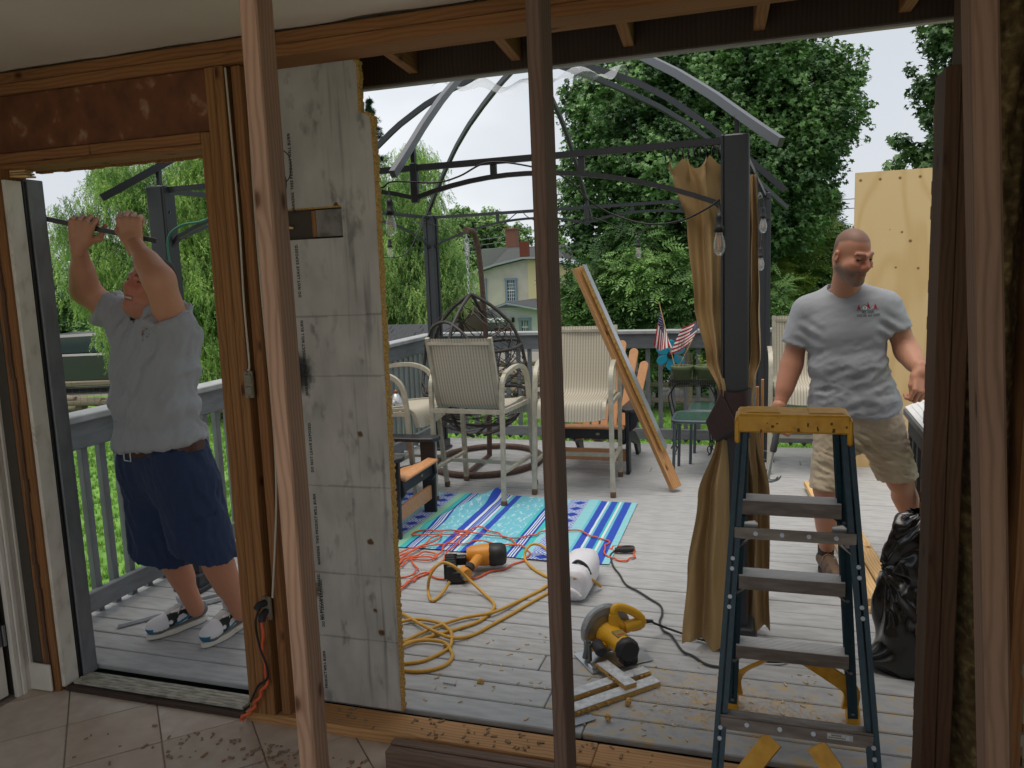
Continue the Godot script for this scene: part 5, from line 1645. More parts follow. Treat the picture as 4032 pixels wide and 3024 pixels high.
func build_tools() -> void:
	# ---- cords and hose
	var hose := [[-1.59, 0.050, -1.11], [-1.60, 0.020, -1.05], [-1.62, 0.008, -0.95], [-1.68, 0.020, -1.03], [-1.67, 0.100, -1.04], [-1.64, 0.150, -1.07], [-1.61, 0.160, -1.10], [-1.55, 0.140, -1.10], [-1.49, 0.070, -1.13], [-1.38, 0.020, -1.07], [-1.30, 0.008, -0.99], [-1.28, 0.008, -0.90], [-1.30, 0.008, -0.78], [-1.36, 0.008, -0.69], [-1.43, 0.008, -0.61], [-1.51, 0.008, -0.52], [-1.61, 0.008, -0.45], [-1.72, 0.008, -0.46], [-1.76, 0.008, -0.57], [-1.67, 0.016, -0.66], [-1.60, 0.016, -0.71], [-1.48, 0.016, -0.70], [-1.40, 0.016, -0.64], [-1.36, 0.016, -0.57], [-1.34, 0.008, -0.49], [-1.37, 0.008, -0.40], [-1.42, 0.008, -0.33], [-1.53, 0.008, -0.29], [-1.64, 0.008, -0.30]]
	var hose_b := [[-1.64, 0.008, -0.30], [-1.57, 0.016, -0.39], [-1.50, 0.016, -0.50], [-1.38, 0.020, -0.51], [-1.32, 0.008, -0.46], [-1.29, 0.008, -0.40], [-1.30, 0.008, -0.32], [-1.37, 0.008, -0.26], [-1.47, 0.008, -0.25], [-1.63, 0.008, -0.29], [-1.81, 0.008, -0.52], [-1.88, 0.008, -0.76], [-1.74, 0.010, -0.78], [-1.57, 0.024, -0.66], [-1.45, 0.024, -0.59], [-1.35, 0.018, -0.56], [-1.28, 0.008, -0.63], [-1.23, 0.008, -0.75], [-1.17, 0.008, -0.90], [-1.12, 0.008, -1.04], [-1.07, 0.008, -1.17], [-1.04, 0.008, -1.26], [-1.08, 0.008, -1.30], [-1.12, 0.008, -1.19], [-1.17, 0.008, -1.08], [-1.22, 0.016, -0.94], [-1.27, 0.02, -0.85], [-1.38, 0.016, -0.78], [-1.46, 0.016, -0.68], [-1.51, 0.016, -0.59], [-1.59, 0.012, -0.42]]
	var hose_c := [[-1.04, 0.008, -1.26], [-1.10, 0.008, -1.37], [-1.16, 0.008, -1.42], [-1.25, 0.008, -1.51], [-1.33, 0.008, -1.64], [-1.33, 0.050, -1.68], [-1.30, 0.070, -1.72], [-1.23, 0.070, -1.69], [-1.07, 0.100, -1.41], [-0.92, 0.130, -1.12], [-0.87, 0.120, -1.15], [-0.84, 0.080, -1.23], [-0.81, 0.020, -1.30]]
	var st := geo()
	tube(st, spline(v3s(hose), 5), 0.0085, 7)
	tube(st, spline(v3s(hose_b), 5), 0.0085, 7)
	tube(st, spline(v3s(hose_c), 5), 0.0085, 7)
	tag(obj("air_hose", st, plain("c79a3c", 0.5)), "mustard yellow air hose coiled across the deck boards", "hose")
	var cord := [[-0.82, 0.008, -1.86], [-0.87, 0.008, -1.90], [-0.85, 0.008, -1.95], [-0.78, 0.008, -1.96], [-0.72, 0.008, -1.88], [-0.72, 0.008, -1.77], [-0.77, 0.008, -1.73], [-0.84, 0.012, -1.75], [-0.91, 0.014, -1.89], [-0.90, 0.014, -2.01], [-1.01, 0.020, -2.07], [-1.11, 0.020, -2.16], [-1.22, 0.020, -2.16], [-1.35, 0.020, -2.10], [-1.41, 0.020, -1.99], [-1.54, 0.020, -1.95], [-1.68, 0.020, -2.05], [-1.78, 0.020, -2.10], [-1.86, 0.020, -2.01], [-2.00, 0.020, -2.00], [-2.16, 0.020, -1.95], [-2.13, 0.020, -1.87], [-1.97, 0.026, -1.91], [-1.80, 0.026, -1.97], [-1.62, 0.026, -1.95], [-1.46, 0.020, -1.88], [-1.49, 0.020, -1.81], [-1.68, 0.020, -1.85], [-1.77, 0.020, -1.79], [-1.91, 0.020, -1.73], [-2.07, 0.018, -1.63], [-2.09, 0.010, -1.48], [-2.04, 0.010, -1.34]]
	var cord_b := [[-2.04, 0.010, -1.34], [-2.01, 0.014, -1.49], [-1.94, 0.016, -1.60], [-1.84, 0.014, -1.53], [-1.98, 0.014, -1.50], [-2.01, 0.012, -1.32], [-2.06, 0.008, -1.28], [-2.08, 0.012, -1.42], [-2.04, 0.020, -1.60], [-1.96, 0.026, -1.79], [-1.98, 0.026, -1.93], [-2.00, 0.026, -1.75], [-2.04, 0.018, -1.49], [-2.06, 0.012, -1.36], [-2.01, 0.014, -1.47], [-1.86, 0.014, -1.50], [-1.86, 0.024, -1.67], [-1.86, 0.026, -1.86], [-1.81, 0.026, -1.96], [-1.81, 0.026, -1.75], [-1.80, 0.012, -1.51], [-1.80, 0.008, -1.33], [-1.83, 0.008, -1.21], [-1.85, 0.012, -1.13], [-1.89, 0.008, -1.07], [-1.95, 0.008, -1.05], [-1.94, 0.008, -1.19], [-1.87, 0.014, -1.26], [-1.90, 0.014, -1.37], [-2.00, 0.012, -1.47]]
	var cord_c := [[-1.48, 0.024, -1.81], [-1.40, 0.020, -1.81], [-1.34, 0.016, -1.75], [-1.32, 0.010, -1.64], [-1.35, 0.008, -1.56], [-1.44, 0.008, -1.41], [-1.54, 0.008, -1.28], [-1.69, 0.008, -1.24], [-1.81, 0.010, -1.30], [-1.85, 0.014, -1.13], [-1.83, 0.008, -0.95], [-1.81, 0.008, -0.86], [-1.76, 0.008, -0.83]]
	st = geo()
	for c in [cord, cord_b, cord_c]:
		var p := spline(v3s(c), 6)
		for k in p.size(): p[k] += Vector3(0.009 * sin(k * 0.95), 0.002 * sin(k * 1.3), 0.011 * cos(k * 0.71))
		tube(st, p, 0.0052, 6)
	var oc: MeshInstance3D = tag(obj("extension_cord", st, plain("d9603a", 0.55)), "orange extension cord tangled over the rug and deck", "cord")
	st = geo()
	tube(st, [Vector3(-0.835, 0.022, -1.855), Vector3(-0.78, 0.022, -1.865), Vector3(-0.73, 0.022, -1.875)], [0.013, 0.018, 0.014], 10)
	obj("plug", st, M.rubber, oc)
	st = geo()
	tube(st, spline(v3s([[-0.73, 0.02, -1.88], [-0.74, 0.02, -1.94], [-0.81, 0.016, -1.93], [-0.85, 0.008, -1.82], [-0.84, 0.008, -1.75], [-0.80, 0.008, -1.62], [-0.75, 0.008, -1.52], [-0.69, 0.008, -1.38], [-0.61, 0.008, -1.30], [-0.54, 0.008, -1.22], [-0.48, 0.008, -1.15], [-0.46, 0.008, -1.06], [-0.46, 0.008, -0.96], [-0.43, 0.010, -0.87], [-0.39, 0.010, -0.83], [-0.33, 0.008, -0.70], [-0.28, 0.008, -0.66], [-0.22, 0.008, -0.60], [-0.15, 0.008, -0.59], [-0.09, 0.008, -0.60]]), 6), 0.0055, 6)
	tag(obj("power_cord", st, plain("37393c", 0.6)), "dark grey power cord running from the orange plug past the saw", "cord")
	# cords in the stud bay by the door
	st = geo()
	var oc2 := spline(v3s([[-1.775, 0.43, 0.21], [-1.79, 0.38, 0.22], [-1.80, 0.25, 0.215], [-1.795, 0.16, 0.215], [-1.83, 0.10, 0.215], [-1.86, 0.05, 0.215], [-1.88, 0.02, 0.22], [-1.915, 0.0, 0.225], [-1.92, -0.022, 0.21]]), 8)
	for k in oc2.size(): oc2[k] += Vector3(0.006 * sin(k * 0.8), 0.0, 0.003 * cos(k * 0.7))
	tube(st, oc2, 0.006, 7)
	tag(obj("extension_cord", st, plain("d9603a", 0.55)), "short orange cord hanging from the outlet beside the doorway", "cord")
	st = geo()
	tube(st, spline(v3s([[-1.79, 0.47, 0.21], [-1.815, 0.40, 0.225], [-1.81, 0.30, 0.22], [-1.785, 0.22, 0.22], [-1.79, 0.17, 0.22], [-1.84, 0.13, 0.21], [-1.88, 0.06, 0.21]]), 8), 0.0045, 6)
	tube(st, [Vector3(-1.779, 0.47, 0.205), Vector3(-1.782, 0.475, 0.24), Vector3(-1.79, 0.46, 0.245)], 0.014, 8)
	tube(st, [Vector3(-1.779, 0.435, 0.205), Vector3(-1.778, 0.43, 0.235), Vector3(-1.778, 0.41, 0.235)], 0.014, 8)
	tag(obj("black_cord", st, M.rubber), "black cord and plugs in the outlet beside the doorway", "cord")

	# ---- nailer lying on its side
	var ora := plain("d08a2a", 0.42); var blk := plain("1d1e21", 0.5)
	var nl := thing("nail_gun", "orange and black air nailer lying on the deck by the rug", "nail gun", "", Vector3(-1.60, 0.0, -1.40), 0.32)
	st = geo()
	tube(st, [Vector3(0.0, 0.085, -0.02), Vector3(0.03, 0.085, -0.02), Vector3(0.10, 0.085, -0.02), Vector3(0.13, 0.085, -0.02)], [0.042, 0.056, 0.062, 0.060], 16)
	tube(st, [Vector3(0.07, 0.08, 0.02), Vector3(0.03, 0.065, 0.10), Vector3(0.0, 0.06, 0.15)], [0.034, 0.024, 0.022], 10)
	tube(st, [Vector3(-0.02, 0.055, 0.15), Vector3(0.01, 0.05, 0.19)], [0.034, 0.034], 12)
	obj("body", st, ora, nl)
	st = geo()
	tube(st, [Vector3(0.128, 0.085, -0.02), Vector3(0.135, 0.085, -0.02), Vector3(0.20, 0.085, -0.02), Vector3(0.222, 0.085, -0.02), Vector3(0.228, 0.085, -0.02)], [0.063, 0.07, 0.068, 0.055, 0.03], 8)
	obj("end_cap", st, blk, nl)
	st = geo()
	tube(st, [Vector3(0.025, 0.066, 0.105), Vector3(0.01, 0.062, 0.15)], 0.027, 10)
	obj("grip", st, M.rubber, nl)
	st = geo()
	box(st, Vector3(-0.05, 0.075, 0.02), Vector3(0.10, 0.05, 0.05), 0.006)
	box(st, Vector3(-0.085, 0.07, 0.10), Vector3(0.055, 0.075, 0.20), 0.005, Basis(Vector3.UP, 0.12))
	for k in 5: box(st, Vector3(-0.085 + 0.0, 0.07, 0.02 + 0.04 * k), Vector3(0.064, 0.084, 0.006), 0.001)
	box(st, Vector3(-0.05, 0.04, 0.17), Vector3(0.10, 0.07, 0.06), 0.008)
	obj("magazine", st, blk, nl)
	st = geo()
	box(st, Vector3(-0.108, 0.08, 0.05), Vector3(0.006, 0.05, 0.07), 0.002)
	tube(st, [Vector3(-0.02, 0.05, 0.20), Vector3(-0.0, 0.05, 0.235)], 0.01, 8)
	obj("metal_nose", st, M.steel, nl)

	# ---- circular saw
	var yel := plain("d6a11d", 0.4)
	var saw := thing("circular_saw", "yellow circular saw resting on its shoe in sawdust", "saw", "", Vector3(-0.63, 0.004, -0.60), deg_to_rad(38))
	st = geo()
	box(st, Vector3(0, 0.003, 0.03), Vector3(0.29, 0.004, 0.19), 0.001)
	for k in 3:
		box(st, Vector3(-0.06 + 0.05 * k, 0.006, 0.085), Vector3(0.018, 0.003, 0.05), 0.001)
	box(st, Vector3(-0.11, 0.010, 0.08), Vector3(0.05, 0.012, 0.04), 0.003)
	obj("shoe", st, M.silver, saw)
	st = geo()  # upper guard
	var gp := PackedVector2Array()
	for k in 22:
		var a := PI * (-0.08 + 1.16 * k / 21.0)
		gp.append(Vector2(0.116 * cos(a), 0.098 + 0.116 * sin(a)))
	extrude(st, gp, 0.038, xf(Vector3(0, 0, -0.035)), 0.006)
	obj("blade_guard", st, plain("8f9294", 0.35, 0.5), saw)
	st = geo()
	tube(st, [Vector3(-0.01, 0.09, -0.016), Vector3(-0.01, 0.09, -0.012)], 0.085, 28)
	obj("blade", st, M.steel, saw)
	st = geo()
	box(st, Vector3(-0.115, 0.05, 0.02), Vector3(0.02, 0.085, 0.05), 0.006)
	tube(st, [Vector3(-0.13, 0.02, 0.02), Vector3(-0.115, 0.10, 0.03)], 0.012, 8)
	obj("bevel_lever", st, plain("6d7072", 0.35, 0.7), saw)
	st = geo()
	tube(st, [Vector3(0.0, 0.085, -0.015), Vector3(0.0, 0.085, 0.01), Vector3(0.005, 0.088, 0.04), Vector3(0.005, 0.088, 0.13)], [0.06, 0.056, 0.046, 0.046], 18)
	box(st, Vector3(-0.07, 0.065, 0.02), Vector3(0.08, 0.03, 0.05), 0.008)
	var loop := []
	for k in 20:
		var a := TAU * k / 20
		loop.append(Vector3(0.085 + 0.07 * cos(a) + 0.008 * cos(2 * a), 0.155 + 0.042 * sin(a) - 0.035 * cos(a), 0.0))
	tube(st, loop, 0.019, 10, true, true, 0.85)
	tube(st, [Vector3(0.02, 0.12, 0.0), Vector3(0.02, 0.18, 0.0)], [0.026, 0.02], 10)
	tube(st, [Vector3(0.07, 0.11, 0.0), Vector3(0.15, 0.12, 0.0)], [0.028, 0.022], 10)
	obj("body", st, yel, saw)
	st = geo()
	tube(st, [Vector3(0.005, 0.088, 0.128), Vector3(0.005, 0.088, 0.135), Vector3(0.005, 0.088, 0.165), Vector3(0.005, 0.088, 0.172)], [0.047, 0.052, 0.05, 0.042], 10)
	box(st, Vector3(0.02, 0.04, 0.13), Vector3(0.07, 0.05, 0.06), 0.01)
	obj("motor_cap", st, blk, saw)
	st = geo()
	tube(st, [Vector3(-0.072, 0.085, 0.035), Vector3(-0.085, 0.085, 0.05), Vector3(-0.095, 0.083, 0.105), Vector3(-0.097, 0.083, 0.118)], [0.019, 0.026, 0.026, 0.018], 12)
	obj("front_grip", st, M.rubber, saw)
	st = geo()
	box(st, Vector3(0.005, 0.132, 0.085), Vector3(0.05, 0.006, 0.06), 0.002)
	var pl := obj("label_plate", st, plain("8c7a3a", 0.6), saw)
	st = geo()
	box(st, Vector3(0.005, 0.1355, 0.10), Vector3(0.034, 0.002, 0.008))
	obj("red_mark", st, plain("b03a2c", 0.6), pl)
	st = geo()
	tube(st, [Vector3(0.14, 0.125, 0.0), Vector3(0.17, 0.115, -0.01), Vector3(0.24, 0.085, -0.05)], [0.013, 0.011, 0.008], 8)
	tube(st, spline([Vector3(0.23, 0.088, -0.045), Vector3(0.30, 0.04, -0.08), Vector3(0.37, 0.012, -0.04), Vector3(0.44, 0.008, 0.08), Vector3(0.56, 0.008, 0.20), Vector3(0.64, 0.008, 0.28), Vector3(0.67, 0.008, 0.34), Vector3(0.62, 0.008, 0.37), Vector3(0.54, 0.008, 0.33)], 7), 0.0055, 6)
	obj("saw_cord", st, M.rubber, saw)

	# ---- white jug on its side
	var jug := thing("white_jug", "translucent white plastic jug lying behind the middle post", "jug", "", Vector3(-0.925, 0.0, -1.10), 0.0)
	st = geo()
	var rings := []
	for q in [[0.0, 0.055], [0.012, 0.078], [0.03, 0.086], [0.28, 0.088], [0.33, 0.084], [0.38, 0.07], [0.42, 0.045], [0.43, 0.03]]:
		var ring := PackedVector3Array()
		for k in 24:
			var a := TAU * k / 24
			var c := cos(a); var s := sin(a); var e := 1.0 / pow(pow(absf(c), 3.2) + pow(absf(s), 3.2), 1.0 / 3.2)
			ring.append(Vector3(q[1] * c * e, 0.087 + q[1] * s * e, -q[0]))
		ring.reverse()
		rings.append(ring)
	loft(st, rings)
	var wp := plain("e4e5ec", 0.35)
	wp.subsurf_scatter_enabled = true; wp.subsurf_scatter_strength = 0.3
	obj("jug_body", st, wp, jug)
	st = geo()
	tube(st, spline([Vector3(-0.05, 0.085, 0.0), Vector3(-0.04, 0.09, 0.012), Vector3(0.02, 0.07, 0.015), Vector3(0.05, 0.04, 0.004)], 5), 0.012, 8)
	obj("jug_base_rib", st, wp, jug)
	st = geo()
	tube(st, spline([Vector3(-0.935, 0.165, -1.20), Vector3(-0.905, 0.186, -1.20), Vector3(-0.865, 0.165, -1.20), Vector3(-0.842, 0.12, -1.20)], 5), 0.009, 7)
	tag(obj("hose_coupling", st, M.rubber), "black rubber coupling of the yellow hose lying on the white jug", "hose coupling")

	# ---- foil faced offcuts
	rng.seed = 12
	for q in [[Vector3(-0.72, 0.012, -0.075), Vector3(-0.405, 0.012, -0.405), 0.055, "longer foil faced insulation strip, nearest the opening"], [Vector3(-0.72, 0.013, -0.205), Vector3(-0.455, 0.013, -0.475), 0.05, "shorter foil faced insulation strip, farther from the opening"], [Vector3(-0.635, 0.034, -0.45), Vector3(-0.49, 0.034, -0.30), 0.055, "foil faced insulation piece lying across two strips"]]:
		var o := thing("insulation_offcut", q[3], "offcut", "foil offcuts on the deck")
		var a: Vector3 = q[0]; var b: Vector3 = q[1]
		st = geo()
		sweep(st, [a, b], q[2], 0.018, (b - a).cross(Vector3.UP))
		for k in 14:
			var p: Vector3 = a.lerp(b, rng.randf()) + (b - a).cross(Vector3.UP).normalized() * (q[2] * 0.5 * (1 if k % 2 else -1))
			box(st, p, Vector3(0.012, 0.012, 0.012), 0.0, Basis(Vector3.UP, rng.randf() * 3.0))
		obj("foam", st, M.foam, o)
		st = geo()
		sweep(st, [a + Vector3.UP * 0.0105, a.lerp(b, 0.5) + Vector3.UP * 0.0115, b + Vector3.UP * 0.0105], q[2] * 0.98, 0.002, (b - a).cross(Vector3.UP))
		obj("foil_skin", st, tri_mat(noise_tex(0.03, 3, [[0, col("a9adb0")], [1, col("d6dade")]], 128, 71), Color.WHITE, Vector3(6, 6, 6), 0.4), o)
	st = geo()
	box(st, Vector3(-0.635, 0.006, -0.065), Vector3(0.10, 0.003, 0.04), 0.001, Basis(Vector3.UP, 0.75))
	tag(obj("metal_clip", st, M.steel), "small flat metal plate with slots beside the foil strips", "metal plate")

	# ---- metal trim strips behind the man in the doorway
	var g := "metal trim strips on the deck"
	var lb := ["longest bright metal strip lying on the deck behind the sneakers", "middle bright metal strip on the deck behind the sneakers", "broad dull metal strip beside the gazebo foot"]
	for k in 3:
		st = geo()
		var a: Vector3 = [Vector3(-3.03, 0.012, -0.30), Vector3(-2.88, 0.02, -0.60), Vector3(-2.80, 0.012, -0.83)][k]
		var b: Vector3 = [Vector3(-2.55, 0.012, -0.98), Vector3(-2.50, 0.02, -1.08), Vector3(-2.44, 0.012, -1.25)][k]
		sweep(st, [a, b], [0.025, 0.03, 0.06][k], 0.006, (b - a).cross(Vector3.UP))
		sweep(st, [a + Vector3(0.01, 0.006, 0), b + Vector3(0.01, 0.006, 0)], 0.006, 0.012, (b - a).cross(Vector3.UP))
		tag(obj("metal_strip", st, M.silver), lb[k], "metal strip", g)

	# ---- black rubbish bag
	var bag := thing("rubbish_bag", "full black plastic rubbish bag at the right of the opening", "bag", "", Vector3(0.60, 0.0, -0.80))
	st = geo()
	var n := FastNoiseLite.new(); n.seed = 3; n.frequency = 2.6; n.fractal_octaves = 2
	var pinch := Vector3(-0.185, 0.415, 0.03)
	sheet(st, 120, 90, func(u, v):
		var a: float = TAU * u
		var y: float = 0.66 * v
		var r: float = 0.17 * pow(sin(PI * clampf(0.24 + 0.74 * v, 0, 1)), 0.55) * (1.0 if v < 0.95 else 1.0)
		r *= lerpf(0.95, 1.0, smoothstep(0.0, 0.2, v))
		if v > 0.985: r = 0.02
		var dirv := Vector3(cos(a), 0, sin(a) * 0.9)
		var p: Vector3 = dirv * r + Vector3(0.02 * sin(v * 3.0), y, 0)
		# crumpled skin: creases radiating from the pinched point
		var d := p - pinch
		var L: float = d.length()
		var ang: float = atan2(d.y, d.z + d.x * 0.6)
		# long folds pulled from the pinched point, fading over the belly of the bag
		var fold: float = sin(ang * 7.0 + 1.3 * sin(ang * 3.0)) + 0.6 * sin(ang * 15.0 + 2.0)
		p += dirv * 0.011 * fold * smoothstep(0.02, 0.10, L) * smoothstep(0.50, 0.12, L)
		# stuffed bulges and a few flat facets
		p += dirv * 0.045 * n.get_noise_3d(p.x * 0.9, p.y * 0.9, p.z * 0.9)
		p += dirv * 0.022 * (absf(n.get_noise_3d(p.x * 2.2 + 9, p.y * 1.6, p.z * 2.2)) * -1.0 + 0.15)
		p += dirv * 0.010 * sin(v * 60.0 + 4.0 * sin(a * 3.0)) * smoothstep(0.78, 1.0, v)
		p = p.lerp(pinch + Vector3(-0.012, 0, 0), 0.75 * exp(-L * L / 0.0016))
		# torn ear at the foot
		p += Vector3(-0.075, -0.01, 0.02) * exp(-pow((y - 0.05) / 0.04, 2.0)) * pow(maxf(0.0, cos(a - PI + 0.35)), 10.0)
		return p)
	var bm := plain("0c0c0e", 0.22)
	bm.clearcoat_enabled = true; bm.clearcoat = 0.5; bm.clearcoat_roughness = 0.15
	obj("bag_skin", st, bm, bag)

	# ---- lumber, plywood, short rail at the right
	var pg := "timber lying on the deck at right"
	tag(stick("lumber_board", Vector3(0.335, 0.045, -3.5), Vector3(0.515, 0.045, -1.33), 0.088, 0.038, M.lumber, null, Vector3.RIGHT), "pale lumber board on the deck, left of the pair", "board", pg)
	tag(stick("lumber_board", Vector3(0.43, 0.045, -3.5), Vector3(0.608, 0.045, -1.38), 0.088, 0.038, M.lumber, null, Vector3.RIGHT), "pale lumber board on the deck, right of the pair", "board", pg)
	tag(stick("lumber_board", Vector3(0.385, 0.013, -3.4), Vector3(0.557, 0.013, -1.30), 0.14, 0.024, M.lumber, null, Vector3.RIGHT), "wide pale board under the pair of lumber boards", "board", pg)
	var ply := thing("plywood_sheet", "upright sheet of pale knotty plywood behind the man at right", "plywood", "", Vector3(1.285, 0.0, -4.27))
	st = geo()
	box(st, Vector3(0, 1.18, 0), Vector3(1.22, 2.36, 0.018), 0.002)
	var pm := plain(Color.WHITE, 0.65)
	pm.albedo_texture = plywood_image()
	st = geo()
	sheet(st, 1, 1, func(u, v): return Vector3(-0.61 + 1.22 * u, 2.36 * (1.0 - v), 0.0095))
	var face := obj("face_veneer", st, pm, ply)
	st = geo()
	box(st, Vector3(0, 1.18, 0), Vector3(1.22, 2.36, 0.018))
	obj("core", st, M.lumber, ply)
	stick("brace", Vector3(0.35, 0.0, -0.5), Vector3(0.35, 2.2, -0.04), 0.089, 0.038, M.lumber, ply)
	# low railing with vinyl strips
	var rt := thing("stair_railing", "low dark railing at right carrying white vinyl strips", "railing", "deck railings")
	stick("cap", Vector3(0.80, 0.815, -2.25), Vector3(0.79, 0.78, -0.8), 0.09, 0.036, tri_mat(M.rail_paint.albedo_texture, col("9a9c9c"), Vector3(3, 1, 3), 0.6), rt, Vector3.RIGHT)
	stick("top_rail", Vector3(0.80, 0.74, -2.25), Vector3(0.79, 0.705, -0.8), 0.036, 0.10, plain("2e3033", 0.6), rt, Vector3.RIGHT)
	for k in 11:
		stick("baluster", Vector3(0.80, 0.0, -2.22 + 0.13 * k), Vector3(0.80, 0.72 - 0.003 * k, -2.22 + 0.13 * k), 0.036, 0.036, plain("33363a", 0.6), rt, Vector3.RIGHT)
	for k in 4:
		st = geo()
		var a := Vector3(0.79 + 0.024 * k, 0.845 + 0.016 * k, -2.28 + 0.03 * k)
		var b := a + Vector3(-0.01, -0.035, 1.5)
		sweep(st, [a, b], 0.045, 0.005, Vector3(1, 0.5, 0).normalized())
		tag(obj("vinyl_strip", st, plain("e6e9ec", 0.4)), ["lowest white vinyl strip on the low railing", "second white vinyl strip up on the low railing", "third white vinyl strip up on the low railing", "top white vinyl strip on the low railing"][k], "vinyl strip", "white strips on the railing")
	# splintered sticks standing behind the curtain
	for k in 3:
		var lab: String = ["splintered old batten behind the curtain, leftmost", "splintered old batten behind the curtain, middle", "splintered old batten behind the curtain, rightmost"][k]
		var o := stick("old_batten", Vector3(-0.050 + 0.022 * k, 0.0, -1.28 - 0.04 * k), Vector3(-0.052 + 0.024 * k, 1.05 + 0.03 * k, -1.32 - 0.04 * k), 0.014, 0.03, M.wood_fir, null, Vector3.RIGHT, 0.002)
		tag(o, lab, "batten", "old battens behind the curtain")

	# ---- nails, chips and sawdust
	rng.seed = 321
	var tan_ := plain("c4b292", 0.95)
	st = geo()
	for k in 150:
		var p := Vector3(rng.randf_range(-1.3, 0.4), 0.003, rng.randf_range(-0.75, -0.02))
		var s := rng.randf_range(0.003, 0.010)
		box(st, p, Vector3(s * 2.2, s * 0.5, s * rng.randf_range(0.4, 1.0)), 0.0, Basis.from_euler(Vector3(rng.randf() * 0.4, rng.randf() * 6.0, 0)))
	stuff(tag(obj("wood_chips", st, tan_), "pale wood chips scattered over the near deck boards", "debris"))
	st = geo()
	for k in 240:
		var on_plate := k % 3 == 0
		var p := Vector3(rng.randf_range(-1.9, -0.3), 0.004, rng.randf_range(0.06, 0.17)) if on_plate else Vector3(-1.6 + rng.randfn(0.0, 0.38), -0.034, 0.30 + absf(rng.randfn(0.0, 0.13)))
		var s := rng.randf_range(0.003, 0.009)
		box(st, p, Vector3(s * rng.randf_range(1.0, 3.5), s * 0.5, s), 0.0, Basis.from_euler(Vector3(rng.randf() * 0.4, rng.randf() * 6.0, 0)))
	stuff(tag(obj("floor_debris", st, plain("8f7a60", 0.95)), "splinters and plaster crumbs on the tiles and sill", "debris"))
	st = geo()
	for k in 80:
		var p := Vector3(-1.33 + rng.randfn(0.0, 0.22), -0.0345, 0.32 + absf(rng.randfn(0.0, 0.10)))
		var s := rng.randf_range(0.002, 0.007)
		box(st, p, Vector3(s * 2, s * 0.4, s), 0.0, Basis(Vector3.UP, rng.randf() * 6.0))
	stuff(tag(obj("red_dust", st, plain("a0542f", 0.95)), "reddish crumbs on the floor in front of the foil board", "debris"))
	# yellow foam lumps and bent nails
	for q in [[Vector3(-0.49, 0.012, -0.22), "yellow foam crumb beside the long foil strip"], [Vector3(-0.545, 0.014, 0.0 - 0.09), "yellow foam lump on the nearest deck board"], [Vector3(-1.36, 0.008, -0.50), "pale foam scrap inside the hose coil"], [Vector3(-1.10, 0.006, -0.24), "tan paper scrap on the second deck board"]]:
		st = geo()
		var n2 := 7
		for k in n2:
			box(st, q[0] + Vector3(rng.randf_range(-0.008, 0.008), rng.randf_range(-0.004, 0.006), rng.randf_range(-0.008, 0.008)), Vector3.ONE * rng.randf_range(0.008, 0.016), 0.002, Basis.from_euler(Vector3(rng.randf() * 3, rng.randf() * 3, 0)))
		tag(obj("foam_scrap", st, M.foam), q[1], "scrap", "small scraps on the deck")
	for q in [[Vector3(-0.50, 0.0, -0.36), 0.3, "upright nail beside the saw"], [Vector3(-1.25, 0.004, -0.20), 1.57, "bent nail lying on the deck left of the middle post"]]:
		st = geo()
		var d := Vector3(sin(q[1]), cos(q[1]), 0.1).normalized()
		tube(st, [q[0], q[0] + d * 0.055], 0.0022, 6)
		tube(st, [q[0] + d * 0.055, q[0] + d * 0.058], 0.006, 8)
		tag(obj("nail", st, M.steel), q[2], "nail", "loose nails on the deck")
	# sawdust film round the saw: thin drifts with shapes of their own
	var dust := plain("c9a878", 1.0)
	st = geo()
	for k in 2600:
		var c: Vector3 = [Vector3(-0.33, 0.0012, -0.36), Vector3(-0.25, 0.0012, -0.17), Vector3(-1.12, 0.0012, -0.62), Vector3(0.0, 0.0012, -0.30)][mini(rng.randi() % 6, 3)]
		var p := c + Vector3(rng.randfn(0, 0.17), 0, rng.randfn(0, 0.075))
		if p.z > -0.01 or c.x < -1 and k % 4: continue
		var s := rng.randf_range(0.0015, 0.005)
		var a := rng.randf() * 6.0
		var x := Vector3(cos(a), 0, sin(a)) * s; var z := Vector3(-sin(a), 0, cos(a)) * s * 0.6
		tri(st, p - x, p + z, p + x); tri(st, p - x, p + x, p - z)
	stuff(tag(obj("sawdust", st, dust), "tan sawdust strewn over the deck round the saw", "sawdust"))

